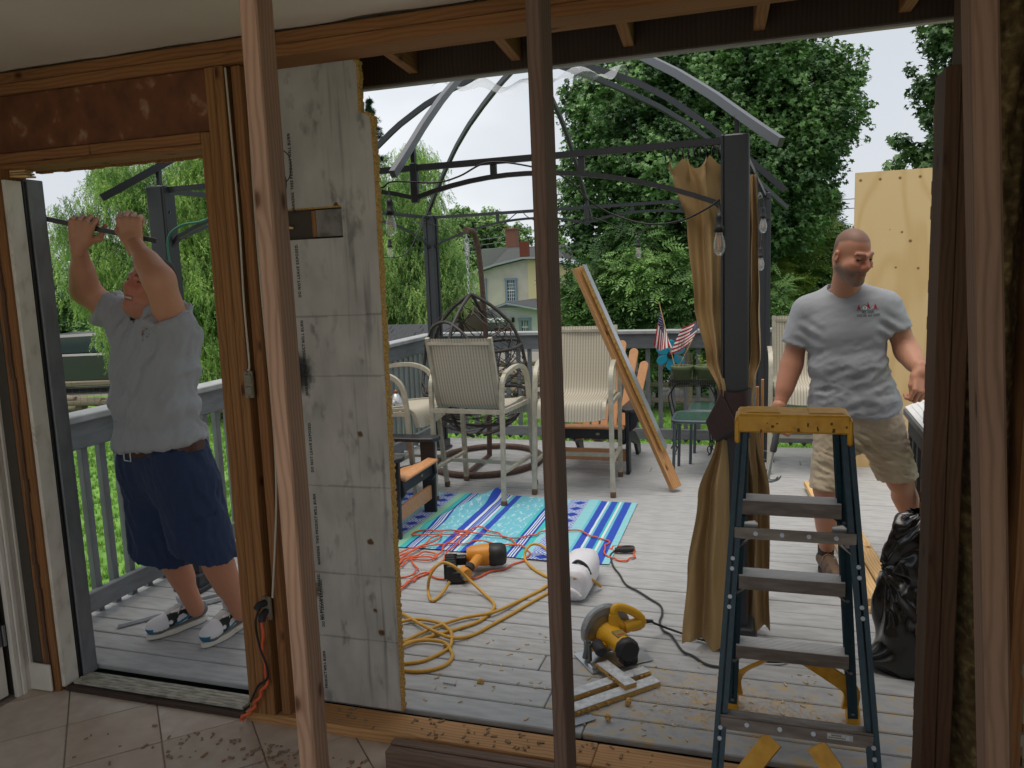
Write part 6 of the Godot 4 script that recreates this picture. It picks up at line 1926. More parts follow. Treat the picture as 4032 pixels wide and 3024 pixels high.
func plywood_image() -> ImageTexture:
	var w := 256; var h := 480
	var n := FastNoiseLite.new(); n.seed = 17; n.frequency = 0.008; n.fractal_octaves = 2
	var f := FastNoiseLite.new(); f.seed = 18; f.frequency = 0.08
	var ks := []
	for k in 9: ks.append([0.03 + k * 0.115, 0.975, 0.011])
	for q in [[0.28, 0.80, 0.009], [0.33, 0.77, 0.012], [0.21, 0.81, 0.004], [0.11, 0.69, 0.008], [0.25, 0.685, 0.008], [0.38, 0.68, 0.010], [0.60, 0.70, 0.008], [0.75, 0.68, 0.008], [0.42, 0.30, 0.007], [0.55, 0.27, 0.008], [0.34, 0.42, 0.006], [0.66, 0.42, 0.009], [0.5, 0.16, 0.007]]: ks.append(q)
	var im := Image.create(w, h, false, Image.FORMAT_RGB8)
	for y in h:
		for x in w:
			var u := float(x) / w; var t := 1.0 - float(y) / h
			var warp := 30.0 * n.get_noise_2d(x * 1.2, y * 0.35)
			var r := 0.5 + 0.5 * sin((x + warp * 2.2) * 0.16 + 3.0 * n.get_noise_2d(x * 0.5 + 80, y * 0.2))
			var c := col("e6c694").lerp(col("d3ad74"), pow(r, 3.0) * 0.6)
			c = c.lerp(col("e6c48d"), 0.35 * (f.get_noise_2d(x * 3.0, y * 0.15) * 0.5 + 0.5))
			for k in ks:
				var e := Vector2((u - k[0]) * 1.22, (t - k[1]) * 2.36).length()
				if e < k[2] * 2.0: c = c.lerp(col("6b4026"), 0.85 * smoothstep(k[2] * 1.3, k[2] * 0.5, e))
			im.set_pixel(x, y, c)
	return ImageTexture.create_from_image(im)

# ---------------------------------------------------------------- bodies: a field of tapered capsules meshed as one skin
class Field:
	var a := PackedVector3Array()      # start
	var ba := PackedVector3Array()     # end - start
	var inv := PackedFloat32Array()    # 1 / |ba|^2
	var ra := PackedFloat32Array()
	var rb := PackedFloat32Array()
	var k := PackedFloat32Array()      # softness of the join
	var kind := PackedInt32Array()     # 0 capsule, 1 ellipsoid, 2 capsule taken away
	var sc := PackedVector3Array()     # ellipsoid radii
	var rot := []                      # ellipsoid frame
	var cp := PackedVector3Array()     # clip point
	var cn := PackedVector3Array()     # clip normal (zero: none)
	var planes := []                   # half spaces that cut the whole: [point, outward normal]

	func cap(p: Vector3, q: Vector3, r0: float, r1: float, soft := 0.02, clip_p := Vector3.ZERO, clip_n := Vector3.ZERO, what := 0) -> void:
		a.append(p); ba.append(q - p); inv.append(1.0 / maxf((q - p).length_squared(), 1e-9))
		ra.append(r0); rb.append(r1); k.append(soft); kind.append(what)
		sc.append(Vector3.ONE); rot.append(Basis()); cp.append(clip_p); cn.append(clip_n)

	func ell(c: Vector3, radii: Vector3, frame: Basis, soft := 0.02) -> void:
		cap(c, c, 0, 0, soft)
		var i := kind.size() - 1
		kind[i] = 1; sc[i] = radii; rot[i] = frame.transposed()

	func cut(p: Vector3, q: Vector3, r0: float, r1: float, soft := 0.01) -> void:
		cap(p, q, r0, r1, soft, Vector3.ZERO, Vector3.ZERO, 2)

	func one(i: int, p: Vector3) -> float:
		if kind[i] == 1:
			var q: Vector3 = rot[i] * (p - a[i])
			var s := sc[i]
			var k0 := (q / s).length()
			if k0 < 1e-4: return -minf(s.x, minf(s.y, s.z))
			var k1 := (q / (s * s)).length()
			return k0 * (k0 - 1.0) / k1
		var v := p - a[i]
		var t := clampf(v.dot(ba[i]) * inv[i], 0.0, 1.0)
		var d := (v - ba[i] * t).length() - (ra[i] + (rb[i] - ra[i]) * t)
		if cn[i] != Vector3.ZERO:
			d = maxf(d, (p - cp[i]).dot(cn[i]))
		return d

	func dist(p: Vector3, act: PackedInt32Array) -> float:
		var d := 1e3
		for i in act:
			var e := one(i, p)
			var s := k[i]
			if kind[i] == 2:
				var h := clampf(0.5 - 0.5 * (d + e) / s, 0.0, 1.0)
				d = lerpf(d, -e, h) + s * h * (1.0 - h)
			else:
				var h := clampf(0.5 + 0.5 * (e - d) / s, 0.0, 1.0)
				d = lerpf(e, d, h) - s * h * (1.0 - h)
		for pl in planes:
			d = maxf(d, (p - pl[0]).dot(pl[1]))
		return d

	func all() -> PackedInt32Array:
		var o := PackedInt32Array()
		for i in kind.size(): o.append(i)
		return o

func mesh_field(f: Field, lo: Vector3, hi: Vector3, h: float, tint = null, disp = null, into: Array = []) -> Array:
	# surface nets over [lo, hi]; blocks that the surface cannot cross are skipped. Returns [vertices, normals, colours, indices]
	var nx := int(ceil((hi.x - lo.x) / h)) + 1
	var ny := int(ceil((hi.y - lo.y) / h)) + 1
	var nz := int(ceil((hi.z - lo.z) / h)) + 1
	var B := 6
	var val := PackedFloat32Array(); val.resize(nx * ny * nz); val.fill(1.0)
	var have := PackedByteArray(); have.resize(nx * ny * nz)
	var everyone := f.all()
	var live := []
	var reach := B * h * 0.87 + h * 1.8
	for bz in range(0, nz - 1, B):
		for by in range(0, ny - 1, B):
			for bx in range(0, nx - 1, B):
				var c := lo + Vector3(bx + B * 0.5, by + B * 0.5, bz + B * 0.5) * h
				var act := PackedInt32Array()
				var near := 1e3
				for i in everyone:
					var e := f.one(i, c)
					if e < reach + f.k[i] + 0.02: act.append(i)
					if f.kind[i] != 2: near = minf(near, e)
				if near > reach + 0.02 or act.is_empty(): continue
				if absf(f.dist(c, act)) > reach * 1.25 + 0.015: continue
				live.append(Vector3i(bx, by, bz))
				for z in range(bz, mini(bz + B + 1, nz)):
					for y in range(by, mini(by + B + 1, ny)):
						var row := (z * ny + y) * nx
						for x in range(bx, mini(bx + B + 1, nx)):
							if have[row + x]: continue
							have[row + x] = 1
							val[row + x] = f.dist(lo + Vector3(x, y, z) * h, act)
	var verts := PackedVector3Array(); var idx := PackedInt32Array()
	var cell := {}
	var co := [0, 1, nx, nx + 1, nx * ny, nx * ny + 1, nx * ny + nx, nx * ny + nx + 1]
	var cv := [Vector3(0, 0, 0), Vector3(1, 0, 0), Vector3(0, 1, 0), Vector3(1, 1, 0), Vector3(0, 0, 1), Vector3(1, 0, 1), Vector3(0, 1, 1), Vector3(1, 1, 1)]
	var ed := [[0, 1], [2, 3], [4, 5], [6, 7], [0, 2], [1, 3], [4, 6], [5, 7], [0, 4], [1, 5], [2, 6], [3, 7]]
	for b in live:
		for z in range(b.z, mini(b.z + B, nz - 1)):
			for y in range(b.y, mini(b.y + B, ny - 1)):
				for x in range(b.x, mini(b.x + B, nx - 1)):
					var at := (z * ny + y) * nx + x
					var m := 0
					for i in 8:
						if val[at + co[i]] < 0.0: m |= 1 << i
					if m == 0 or m == 255: continue
					var s := Vector3.ZERO; var n := 0
					for e in ed:
						var v0 := val[at + co[e[0]]]; var v1 := val[at + co[e[1]]]
						if (v0 < 0.0) != (v1 < 0.0):
							s += cv[e[0]].lerp(cv[e[1]], v0 / (v0 - v1)); n += 1
					cell[at] = verts.size()
					verts.append(lo + (Vector3(x, y, z) + s / n) * h)
	var step := [1, nx, nx * ny]
	for at in cell:
		for ax in 3:
			var u: int = step[(ax + 1) % 3]; var w: int = step[(ax + 2) % 3]
			var v0 := val[at]; var v1 := val[at + step[ax]]
			if (v0 < 0.0) == (v1 < 0.0): continue
			if not (cell.has(at - u) and cell.has(at - w) and cell.has(at - u - w)): continue
			var q := [cell[at], cell[at - u], cell[at - u - w], cell[at - w]]
			if v0 < 0.0: q = [q[3], q[2], q[1], q[0]]
			idx.append_array(PackedInt32Array([q[0], q[1], q[2], q[0], q[2], q[3]]))
	var nrm := smooth_normals(verts, idx)
	if disp != null:
		for i in verts.size():
			verts[i] += nrm[i] * float(disp.call(verts[i], nrm[i]))
		nrm = smooth_normals(verts, idx)
	var cols := PackedColorArray()
	for i in verts.size():
		cols.append(tint.call(verts[i], nrm[i]) if tint != null else Color.WHITE)
	if into.is_empty():
		return [verts, nrm, cols, idx]
	var base: int = into[0].size()
	into[0].append_array(verts); into[1].append_array(nrm); into[2].append_array(cols)
	for i in idx: into[3].append(i + base)
	return into

func smooth_normals(v: PackedVector3Array, idx: PackedInt32Array) -> PackedVector3Array:
	var n := PackedVector3Array(); n.resize(v.size())
	for i in range(0, idx.size(), 3):
		var a := v[idx[i]]; var b := v[idx[i + 1]]; var c := v[idx[i + 2]]
		var q := (c - a).cross(b - a)
		n[idx[i]] += q; n[idx[i + 1]] += q; n[idx[i + 2]] += q
	for i in n.size(): n[i] = n[i].normalized()
	return n

func skin_mesh(d: Array) -> ArrayMesh:
	var arr := []; arr.resize(Mesh.ARRAY_MAX)
	arr[Mesh.ARRAY_VERTEX] = d[0]; arr[Mesh.ARRAY_NORMAL] = d[1]; arr[Mesh.ARRAY_COLOR] = d[2]; arr[Mesh.ARRAY_INDEX] = d[3]
	var m := ArrayMesh.new()
	m.add_surface_from_arrays(Mesh.PRIMITIVE_TRIANGLES, arr)
	return m

func vc_mat(rough: float) -> StandardMaterial3D:
	var m := StandardMaterial3D.new()
	m.vertex_color_use_as_albedo = true
	m.roughness = rough
	return m

# a head in its own frame: +z the face, +y the crown, +x the left side
func head_field(fl: Field, X: Transform3D, ears := true) -> void:
	var P := func(x, y, z) -> Vector3: return X * Vector3(x, y, z)
	var R := X.basis
	fl.ell(P.call(0, 0.035, -0.012), Vector3(0.077, 0.092, 0.098), R, 0.02)
	fl.ell(P.call(0, -0.03, 0.022), Vector3(0.063, 0.088, 0.070), R, 0.03)
	fl.cap(P.call(-0.052, -0.055, -0.005), P.call(-0.014, -0.105, 0.058), 0.027, 0.022, 0.03)
	fl.cap(P.call(0.052, -0.055, -0.005), P.call(0.014, -0.105, 0.058), 0.027, 0.022, 0.03)
	fl.cap(P.call(-0.010, -0.108, 0.066), P.call(0.010, -0.108, 0.066), 0.019, 0.019, 0.02)
	for s in [-1, 1]:
		fl.cap(P.call(s * 0.038, -0.028, 0.062), P.call(s * 0.044, -0.036, 0.045), 0.026, 0.024, 0.03)
		fl.cut(P.call(s * 0.031, 0.004, 0.105), P.call(s * 0.036, 0.002, 0.100), 0.019, 0.017, 0.018)
		fl.cap(P.call(s * 0.031, 0.003, 0.0745), P.call(s * 0.033, 0.003, 0.0735), 0.0135, 0.0135, 0.004)
		fl.cap(P.call(s * 0.012, 0.022, 0.086), P.call(s * 0.046, 0.024, 0.070), 0.010, 0.008, 0.014)
		fl.cap(P.call(s * 0.012, -0.036, 0.094), P.call(s * 0.013, -0.036, 0.088), 0.0095, 0.009, 0.008)
		if ears:
			fl.ell(P.call(s * 0.080, -0.006, -0.012), Vector3(0.011, 0.033, 0.021), R * Basis(Vector3.UP, s * 0.35), 0.008)
			fl.cut(P.call(s * 0.091, 0.0, -0.006), P.call(s * 0.091, -0.014, -0.006), 0.010, 0.007, 0.006)
	fl.cap(P.call(0, 0.012, 0.087), P.call(0, -0.026, 0.108), 0.0095, 0.013, 0.014)
	fl.cap(P.call(0, -0.045, 0.088), P.call(0, -0.095, 0.072), 0.016, 0.018, 0.025)
	fl.cap(P.call(-0.020, -0.068, 0.083), P.call(0.020, -0.068, 0.083), 0.007, 0.007, 0.006)
	fl.cap(P.call(-0.016, -0.080, 0.082), P.call(0.016, -0.080, 0.082), 0.008, 0.008, 0.006)
	fl.cut(P.call(-0.024, -0.0735, 0.096), P.call(0.024, -0.0735, 0.096), 0.0045, 0.0045, 0.004)

# a hand: W wrist, Y towards the knuckles, T towards the thumb side, N out of the palm; curl of the three joints
func hand_field(fl: Field, W: Vector3, Y: Vector3, T: Vector3, curl: Array, thumb: Array, s := 1.0) -> void:
	Y = Y.normalized(); T = (T - Y * Y.dot(T)).normalized()
	var N: Vector3 = Y.cross(T).normalized() * thumb[3]
	fl.cap(W - Y * 0.03, W + Y * 0.012, 0.026 * s, 0.024 * s, 0.02)
	for i in 4:
		var across := (1.5 - i) * 0.021 * s
		var base := W + Y * 0.016 + T * across * 0.7
		var kn := W + (Y * (0.092 - 0.004 * absf(i - 1.0)) + T * across) * s
		fl.cap(base, kn, 0.0155 * s, 0.0115 * s, 0.012)
		var L: float = [0.044, 0.049, 0.045, 0.035][i] * s
		var p := kn
		var ang := 0.0
		for j in 3:
			ang += curl[j] * (1.0 + 0.06 * (i - 1.5))
			var d: Vector3 = Y * cos(ang) + N * sin(ang)
			var q: Vector3 = p + d * L * [1.0, 0.62, 0.5][j]
			fl.cap(p, q, (0.0102 - 0.0008 * j) * s, (0.0096 - 0.0010 * j) * s, 0.003)
			p = q
	var tb: Vector3 = W + (Y * 0.022 + T * 0.026 + N * 0.006) * s
	var t1: Vector3 = tb + (Y * thumb[0] + T * thumb[1] + N * thumb[2]).normalized() * 0.042 * s
	fl.cap(W + T * 0.012, tb, 0.018 * s, 0.017 * s, 0.015)
	fl.cap(tb, t1, 0.0155 * s, 0.012 * s, 0.010)
	var t2: Vector3 = t1 + (Y * (thumb[0] + 0.5) + T * (thumb[1] - 0.7) + N * (thumb[2] + 0.35)).normalized() * 0.034 * s
	fl.cap(t1, t2, 0.0118 * s, 0.0105 * s, 0.004)
	fl.cap(t2, t2 + (t2 - t1).normalized() * 0.020 * s, 0.0108 * s, 0.0085 * s, 0.003)

func bounds(f: Field, from: int, pad: float) -> Array:
	var lo := Vector3.ONE * 1e3; var hi := -lo
	for i in range(from, f.kind.size()):
		if f.kind[i] == 2: continue
		var r: float = maxf(f.ra[i], f.rb[i])
		if f.kind[i] == 1: r = maxf(f.sc[i].x, maxf(f.sc[i].y, f.sc[i].z))
		for q in [f.a[i], f.a[i] + f.ba[i]]:
			lo = lo.min(q - Vector3.ONE * (r + pad)); hi = hi.max(q + Vector3.ONE * (r + pad))
	return [lo, hi]

func decal_patch(f: Field, c: Vector3, right: Vector3, up: Vector3, w: float, h: float, disp: Callable, off := 0.0015) -> ArrayMesh:
	right = right.normalized(); up = (up - right * up.dot(right)).normalized()
	var n := right.cross(up)
	var everyone := f.all()
	var st := geo()
	sheet(st, 18, 14, func(u, v):
		var p: Vector3 = c + right * (u - 0.5) * w + up * (0.5 - v) * h + n * 0.12
		for k in 40:
			var d: float = f.dist(p, everyone) - float(disp.call(p, n))
			if d < off: break
			p -= n * maxf(d - off * 0.7, 0.0006)
		return p)
	return done(st)

var font5 := {"A": "0e11111f111111", "C": "0e11101010110e", "D": "1e11111111111e", "E": "1f10101e10101f", "F": "1f10101e101010", "G": "0e11101711110f", "I": "0e04040404040e", "N": "11191513111111", "O": "0e11111111110e", "P": "1e11111e101010", "R": "1e11111e141211", "S": "0f10100e01011e", "n": "0000161911111111", "a": "00000e010f110f", "d": "01010d1311110f", " ": "00000000000000"}

func print_word(im: Image, ink: Color, s: String, x0: int, y0: int, sx: int, sy: int) -> void:
	var x := x0
	for ch in s:
		var g: String = font5.get(ch, "00000000000000")
		for r in 7:
			var bits := ("0x" + g.substr(r * 2, 2)).hex_to_int()
			for c in 5:
				if bits & (16 >> c):
					im.fill_rect(Rect2i(x + c * sx, y0 + r * sy, sx, sy), ink)
		x += 6 * sx

func shirt_logo() -> ImageTexture:  # three red conifers and a roofline over two lines of lettering
	var w := 208; var h := 150
	var im := Image.create(w, h, false, Image.FORMAT_RGBA8)
	im.fill(Color(0.35, 0.36, 0.38, 0.0))
	var red := col("a01c2e"); var dark := col("23252a"); var pale := col("d5d8dc"); var teal := col("6f9a94")
	for t in [[24, 84, 20, 52], [108, 74, 18, 66], [172, 82, 22, 54]]:
		for y in t[3]:
			var half: float = t[2] * y / t[3] * (0.75 + 0.25 * absf(fmod(y / 9.0, 1.0)))
			for x in range(int(t[0] - half), int(t[0] + half) + 1):
				im.set_pixel(clampi(x, 0, w - 1), clampi(t[1] - t[3] + y, 0, h - 1), red)
	for y in range(76, 90):
		for x in range(4, 204):
			if (x * 7 + y * 13) % 5 < 3: im.set_pixel(x, y, teal)
	for i in 60:  # roof: up, down, small gable
		var pts := [[40 + i * 0.62, 70 - i * 0.62 * 0.95], [77 + i * 0.75, 35 + i * 0.75 * 0.9], [120 + i * 0.5, 74 - i * 0.5 * 0.9]]
		for p in pts:
			for dy in 9:
				for dx in 3:
					im.set_pixel(clampi(int(p[0]) + dx, 0, w - 1), clampi(int(p[1]) + dy, 0, h - 1), dark if dy < 5 else pale)
	for y in range(52, 78):
		for x in range(58, 96):
			im.set_pixel(x, y, pale if not (x > 68 and x < 86 and y > 58 and y < 70) else col("7b8088"))
	print_word(im, dark, "RED CEDAR", 48, 92, 2, 3)
	print_word(im, dark, "ROOFING and SIDING", 2, 120, 2, 3)
	return ImageTexture.create_from_image(im)

var heather: NoiseTexture2D

func shirt_mat(c: String) -> StandardMaterial3D:
	if heather == null:
		heather = noise_tex(0.25, 3, [[0, col("c9c9c9")], [1, col("ffffff")]], 256, 91)
	var m := tri_mat(heather, col(c), Vector3(5, 5, 5), 0.95, false, bump_tex(0.3, 2, 2.0, 128, 92), 0.15)
	m.rim_enabled = true; m.rim = 0.25
	return m

func shoe(parent: Node3D, at: Transform3D, kind: int) -> void:  # toe along +z, sole on y = 0
	var f := Field.new()
	f.cap(Vector3(0, 0.052, 0.115), Vector3(0.004, 0.050, 0.09), 0.030, 0.036, 0.03)
	f.cap(Vector3(0.004, 0.056, 0.10), Vector3(0.0, 0.070, 0.02), 0.036, 0.036, 0.03)
	f.cap(Vector3(0.0, 0.062, 0.03), Vector3(0.0, 0.064, -0.12), 0.038, 0.034, 0.03)
	f.cap(Vector3(0.0, 0.085, 0.0), Vector3(0.0, 0.085, -0.105), 0.034, 0.032, 0.03)
	f.cut(Vector3(0, 0.20, -0.065), Vector3(0, 0.115, -0.06), 0.05, 0.026, 0.008)
	f.planes = [[Vector3(0, 0.022, 0), Vector3.DOWN]]
	var tint: Callable
	if kind == 0:
		tint = func(p: Vector3, n: Vector3) -> Color:
			var c := col("d8d9dc")
			if p.y < 0.042 + 0.018 * smoothstep(0.02, -0.12, p.z): c = col("6c6a6a")
			elif p.z > 0.055: c = col("d9d9dd")
			else:
				c = col("1f2226")
				var side := Vector2(p.z + 0.01, p.y - 0.062)
				if absf(n.x) > 0.5 and side.length() < 0.028: c = col("d4d6da")
				if absf(n.x) > 0.5 and absf(p.y - (0.058 + 0.35 * (-0.02 - p.z) + 2.5 * pow(maxf(0.0, p.z + 0.02), 2.0))) < 0.0085 and p.z < 0.03 and p.z > -0.10: c = col("1d7390")
				if absf(n.x) > 0.4 and Vector2(p.z - 0.045, p.y - 0.066).length() < 0.010: c = col("d8d9dc")
				if p.z < -0.115: c = col("6d7175")
				if p.y > 0.105: c = col("dcdde0")
				if absf(p.x) < 0.022 and p.z > -0.035 and n.y > 0.3: c = col("b9b9b9")
			if p.z > 0.128 and p.y < 0.055: c = col("2a6587")
			return c.srgb_to_linear()
	else:
		tint = func(p: Vector3, n: Vector3) -> Color:
			var c := col("5d4a3b")
			if absf(fmod(p.z * 22.0 + p.y * 9.0 + 5.0, 1.0)) < 0.18: c = col("3b2f27")
			if p.y < 0.04: c = col("4a3c31")
			if p.z > 0.11: c = col("4a3a2e")
			if absf(p.x) < 0.018 and p.z > -0.02 and n.y > 0.2: c = col("6a5442")
			return c.srgb_to_linear()
	var bb := bounds(f, 0, 0.01)
	inst("upper", skin_mesh(mesh_field(f, bb[0], bb[1], 0.004, tint)), vc_mat(0.7), parent, at)
	var st := geo()
	var pts := PackedVector2Array()
	for k in 36:
		var a := TAU * k / 36
		var z := sin(a)
		var w := 0.047 + 0.006 * z - 0.010 * exp(-pow((z + 0.25) / 0.3, 2.0))
		pts.append(Vector2(w * cos(a) * (1.0 - 0.12 * maxf(0, z)), 0.150 * z))
	extrude(st, pts, 0.026, Transform3D(Basis(Vector3.RIGHT, PI / 2), Vector3(0, 0.0135, 0)), 0.005)
	obj("sole", st, plain("cfcbc0" if kind == 0 else "24221f", 0.7), parent, at)
	st = geo()
	for k in 6:
		var z := 0.062 - 0.017 * k
		var y := 0.094 + 0.0055 * k
		tube(st, spline([Vector3(-0.026, y - 0.010, z), Vector3(0, y + 0.004, z - 0.006), Vector3(0.026, y - 0.010, z + 0.004)], 3), 0.0032, 5)
	tube(st, spline([Vector3(0, 0.122, -0.03), Vector3(-0.03, 0.115, -0.01), Vector3(-0.035, 0.085, 0.02), Vector3(-0.01, 0.10, 0.01)], 4), 0.0028, 5)
	tube(st, spline([Vector3(0, 0.122, -0.03), Vector3(0.03, 0.118, -0.01), Vector3(0.038, 0.085, 0.015), Vector3(0.012, 0.10, 0.01)], 4), 0.0028, 5)
	obj("laces", st, plain("c4c1bb" if kind == 0 else "8d6c50", 0.8), parent, at)
	if kind == 0:
		st = geo()
		box(st, Vector3(0, 0.137, -0.022), Vector3(0.052, 0.055, 0.010), 0.005, Basis(Vector3.RIGHT, 0.25))
		obj("tongue", st, plain("b8babd", 0.8), parent, at)
		st = geo()
		lathe(st, [Vector2(0.040, 0.104), Vector2(0.047, 0.112), Vector2(0.046, 0.124), Vector2(0.038, 0.128)], 20, at.inverse() * at * Transform3D(Basis().scaled(Vector3(0.84, 1, 1.12)), Vector3(0, -0.002, -0.068)))
		obj("collar", st, plain("d9dade", 0.85), parent, at)

func build_people() -> void:
	man_right()
	man_left()

func man_right() -> void:
	var t := thing("person", "person in grey shirt and beige shorts holding a hammer beside the ladder", "person")
	var skin := col("c08e74").srgb_to_linear(); var skin2 := col("ad745c").srgb_to_linear()
	var f := Field.new()
	# legs
	f.cap(Vector3(0.375, 0.86, -1.74), Vector3(0.312, 0.50, -1.67), 0.088, 0.060, 0.03)
	f.cap(Vector3(0.312, 0.50, -1.67), Vector3(0.330, 0.10, -1.80), 0.056, 0.036, 0.03)
	f.cap(Vector3(0.308, 0.40, -1.71), Vector3(0.322, 0.28, -1.75), 0.058, 0.048, 0.03)
	f.cap(Vector3(0.565, 0.86, -1.78), Vector3(0.685, 0.52, -1.84), 0.090, 0.063, 0.03)
	f.cap(Vector3(0.685, 0.52, -1.84), Vector3(0.845, 0.12, -2.02), 0.060, 0.038, 0.03)
	f.cap(Vector3(0.715, 0.42, -1.90), Vector3(0.77, 0.29, -1.96), 0.061, 0.048, 0.03)
	# trunk, kept inside the clothes
	f.cap(Vector3(0.40, 0.90, -1.75), Vector3(0.53, 0.90, -1.77), 0.11, 0.11, 0.05)
	f.cap(Vector3(0.45, 0.95, -1.74), Vector3(0.40, 1.36, -1.76), 0.12, 0.13, 0.06)
	f.cap(Vector3(0.25, 1.42, -1.77), Vector3(0.55, 1.445, -1.74), 0.055, 0.055, 0.05)
	# arms
	f.cap(Vector3(0.195, 1.41, -1.77), Vector3(0.145, 1.16, -1.76), 0.060, 0.050, 0.03)
	f.cap(Vector3(0.145, 1.16, -1.76), Vector3(0.075, 0.915, -1.67), 0.051, 0.031, 0.03)
	f.cap(Vector3(0.135, 1.12, -1.75), Vector3(0.105, 1.02, -1.71), 0.052, 0.042, 0.03)
	f.cap(Vector3(0.600, 1.43, -1.73), Vector3(0.675, 1.22, -1.72), 0.062, 0.052, 0.03)
	f.cap(Vector3(0.675, 1.22, -1.72), Vector3(0.712, 1.135, -1.55), 0.052, 0.032, 0.03)
	f.cap(Vector3(0.685, 1.20, -1.69), Vector3(0.70, 1.165, -1.62), 0.053, 0.042, 0.03)
	# neck
	f.cap(Vector3(0.385, 1.46, -1.765), Vector3(0.395, 1.62, -1.66), 0.072, 0.066, 0.04)
	var body_tint := func(p: Vector3, n: Vector3) -> Color:
		var v: float = heather_n.get_noise_3d(p.x * 40, p.y * 40, p.z * 40)
		return skin.lerp(skin2, clampf(0.35 + 0.4 * v + (0.35 if p.y < 1.25 and p.x < 0.2 else 0.0), 0, 1))
	var bb := bounds(f, 0, 0.02)
	var body := mesh_field(f, bb[0], bb[1], 0.012, body_tint)
	# head
	var hf := Field.new()
	var fwd := Vector3(sin(0.64) * cos(0.34), -sin(0.34), cos(0.64) * cos(0.34))
	var lft := Vector3(cos(0.64), 0.03, -sin(0.64)).normalized()
	var X := Transform3D(Basis(lft, fwd.cross(lft).normalized(), fwd.normalized()).orthonormalized().scaled(Vector3.ONE * 1.06), Vector3(0.408, 1.698, -1.60))
	head_field(hf, X)
	hf.cap(Vector3(0.395, 1.60, -1.68), X * Vector3(0, -0.03, -0.03), 0.064, 0.066, 0.03)
	hf.cap(X * Vector3(0, -0.07, 0.0), X * Vector3(0, -0.098, 0.045), 0.045, 0.03, 0.03)
	var Xi := X.affine_inverse()
	var hair := col("4a3c35").srgb_to_linear(); var grey := col("857a72").srgb_to_linear(); var lip := col("94584c").srgb_to_linear()
	var head_tint := func(p: Vector3, n: Vector3) -> Color:
		var q: Vector3 = Xi * p
		var v: float = heather_n.get_noise_3d(q.x * 260, q.y * 260, q.z * 260) * 0.5 + 0.5
		var c := skin.lerp(col("a8604c").srgb_to_linear(), clampf(0.25 + 0.6 * v * smoothstep(0.02, 0.09, q.z), 0, 1))
		# cropped hair: a hairline over the forehead, down behind the ears
		var line := 0.072 - 0.45 * maxf(0.0, 0.02 - q.z) + 0.10 * maxf(0.0, absf(q.x) - 0.05)
		var hz: float = smoothstep(-0.006, 0.010, q.y - (line if q.z > -0.03 else lerpf(0.03, -0.055, smoothstep(-0.03, -0.075, q.z))))
		if absf(q.x) > 0.082 and q.y < 0.035: hz = 0.0
		c = c.lerp(hair.lerp(skin, 0.12 + 0.18 * v), hz * 0.88)
		# short beard
		var bd: float = smoothstep(-0.035, -0.062, q.y - 0.25 * maxf(0.0, 0.045 - q.z)) * smoothstep(-0.03, 0.005, q.z) * smoothstep(0.1, 0.085, absf(q.x))
		bd = maxf(bd, smoothstep(0.0, 0.012, 0.014 - absf(q.y + 0.054)) * smoothstep(0.034, 0.024, absf(q.x)) * smoothstep(0.06, 0.08, q.z))
		if q.y < -0.128: bd *= 0.25
		c = c.lerp(grey.lerp(hair, 0.35 + 0.3 * v), bd * 0.75)
		if absf(q.y + 0.0735) < 0.011 and absf(q.x) < 0.024 and q.z > 0.075: c = lip
		if absf(q.y - 0.026) < 0.006 and absf(q.x) > 0.012 and absf(q.x) < 0.05 and q.z > 0.055: c = c.lerp(hair, 0.7)
		var e := Vector2(absf(q.x) - 0.032, q.y - 0.001)
		if q.z > 0.07 and absf(e.x) < 0.013 and absf(e.y) < 0.0035: c = col("2a211d").srgb_to_linear()
		return c
	bb = bounds(hf, 0, 0.012)
	bb[0].y = maxf(bb[0].y, 1.50)
	mesh_field(hf, bb[0], bb[1], 0.0042, head_tint, null, body)
	# hands
	var h1 := Field.new()
	hand_field(h1, Vector3(0.075, 0.905, -1.665), Vector3(-0.02, -1, 0.12), Vector3(0.25, 0.05, 1), [1.2, 1.5, 0.8], [0.5, 0.35, 0.8, -1.0], 1.08)
	h1.cap(Vector3(0.081, 0.935, -1.675), Vector3(0.075, 0.905, -1.665), 0.032, 0.027, 0.02)
	bb = bounds(h1, 0, 0.01)
	var hand_tint := func(p: Vector3, n: Vector3) -> Color: return skin.lerp(skin2, 0.55 + 0.3 * heather_n.get_noise_3d(p.x * 90, p.y * 90, p.z * 90))
	mesh_field(h1, bb[0], bb[1], 0.004, hand_tint, null, body)
	var h2 := Field.new()
	hand_field(h2, Vector3(0.714, 1.128, -1.545), Vector3(0.02, -0.85, 0.5), Vector3(-0.75, -0.15, 0.55), [0.9, 1.3, 0.7], [0.85, 0.25, 0.25, 1.0], 1.1)
	h2.cap(Vector3(0.708, 1.145, -1.565), Vector3(0.714, 1.128, -1.545), 0.033, 0.028, 0.02)
	bb = bounds(h2, 0, 0.01)
	mesh_field(h2, bb[0], bb[1], 0.004, hand_tint, null, body)
	var sm := vc_mat(0.55)
	sm.subsurf_scatter_enabled = true; sm.subsurf_scatter_strength = 0.1
	inst("body", skin_mesh(body), sm, t)
	# shirt
	var s := Field.new()
	s.cap(Vector3(0.30, 1.395, -1.765), Vector3(0.49, 1.415, -1.745), 0.115, 0.115, 0.05)
	s.cap(Vector3(0.24, 1.425, -1.77), Vector3(0.385, 1.50, -1.768), 0.062, 0.075, 0.05)
	s.cap(Vector3(0.555, 1.445, -1.745), Vector3(0.385, 1.50, -1.768), 0.062, 0.075, 0.05)
	s.cap(Vector3(0.33, 1.30, -1.74), Vector3(0.475, 1.31, -1.73), 0.125, 0.125, 0.06)
	s.cap(Vector3(0.345, 1.14, -1.735), Vector3(0.47, 1.14, -1.725), 0.128, 0.132, 0.06)
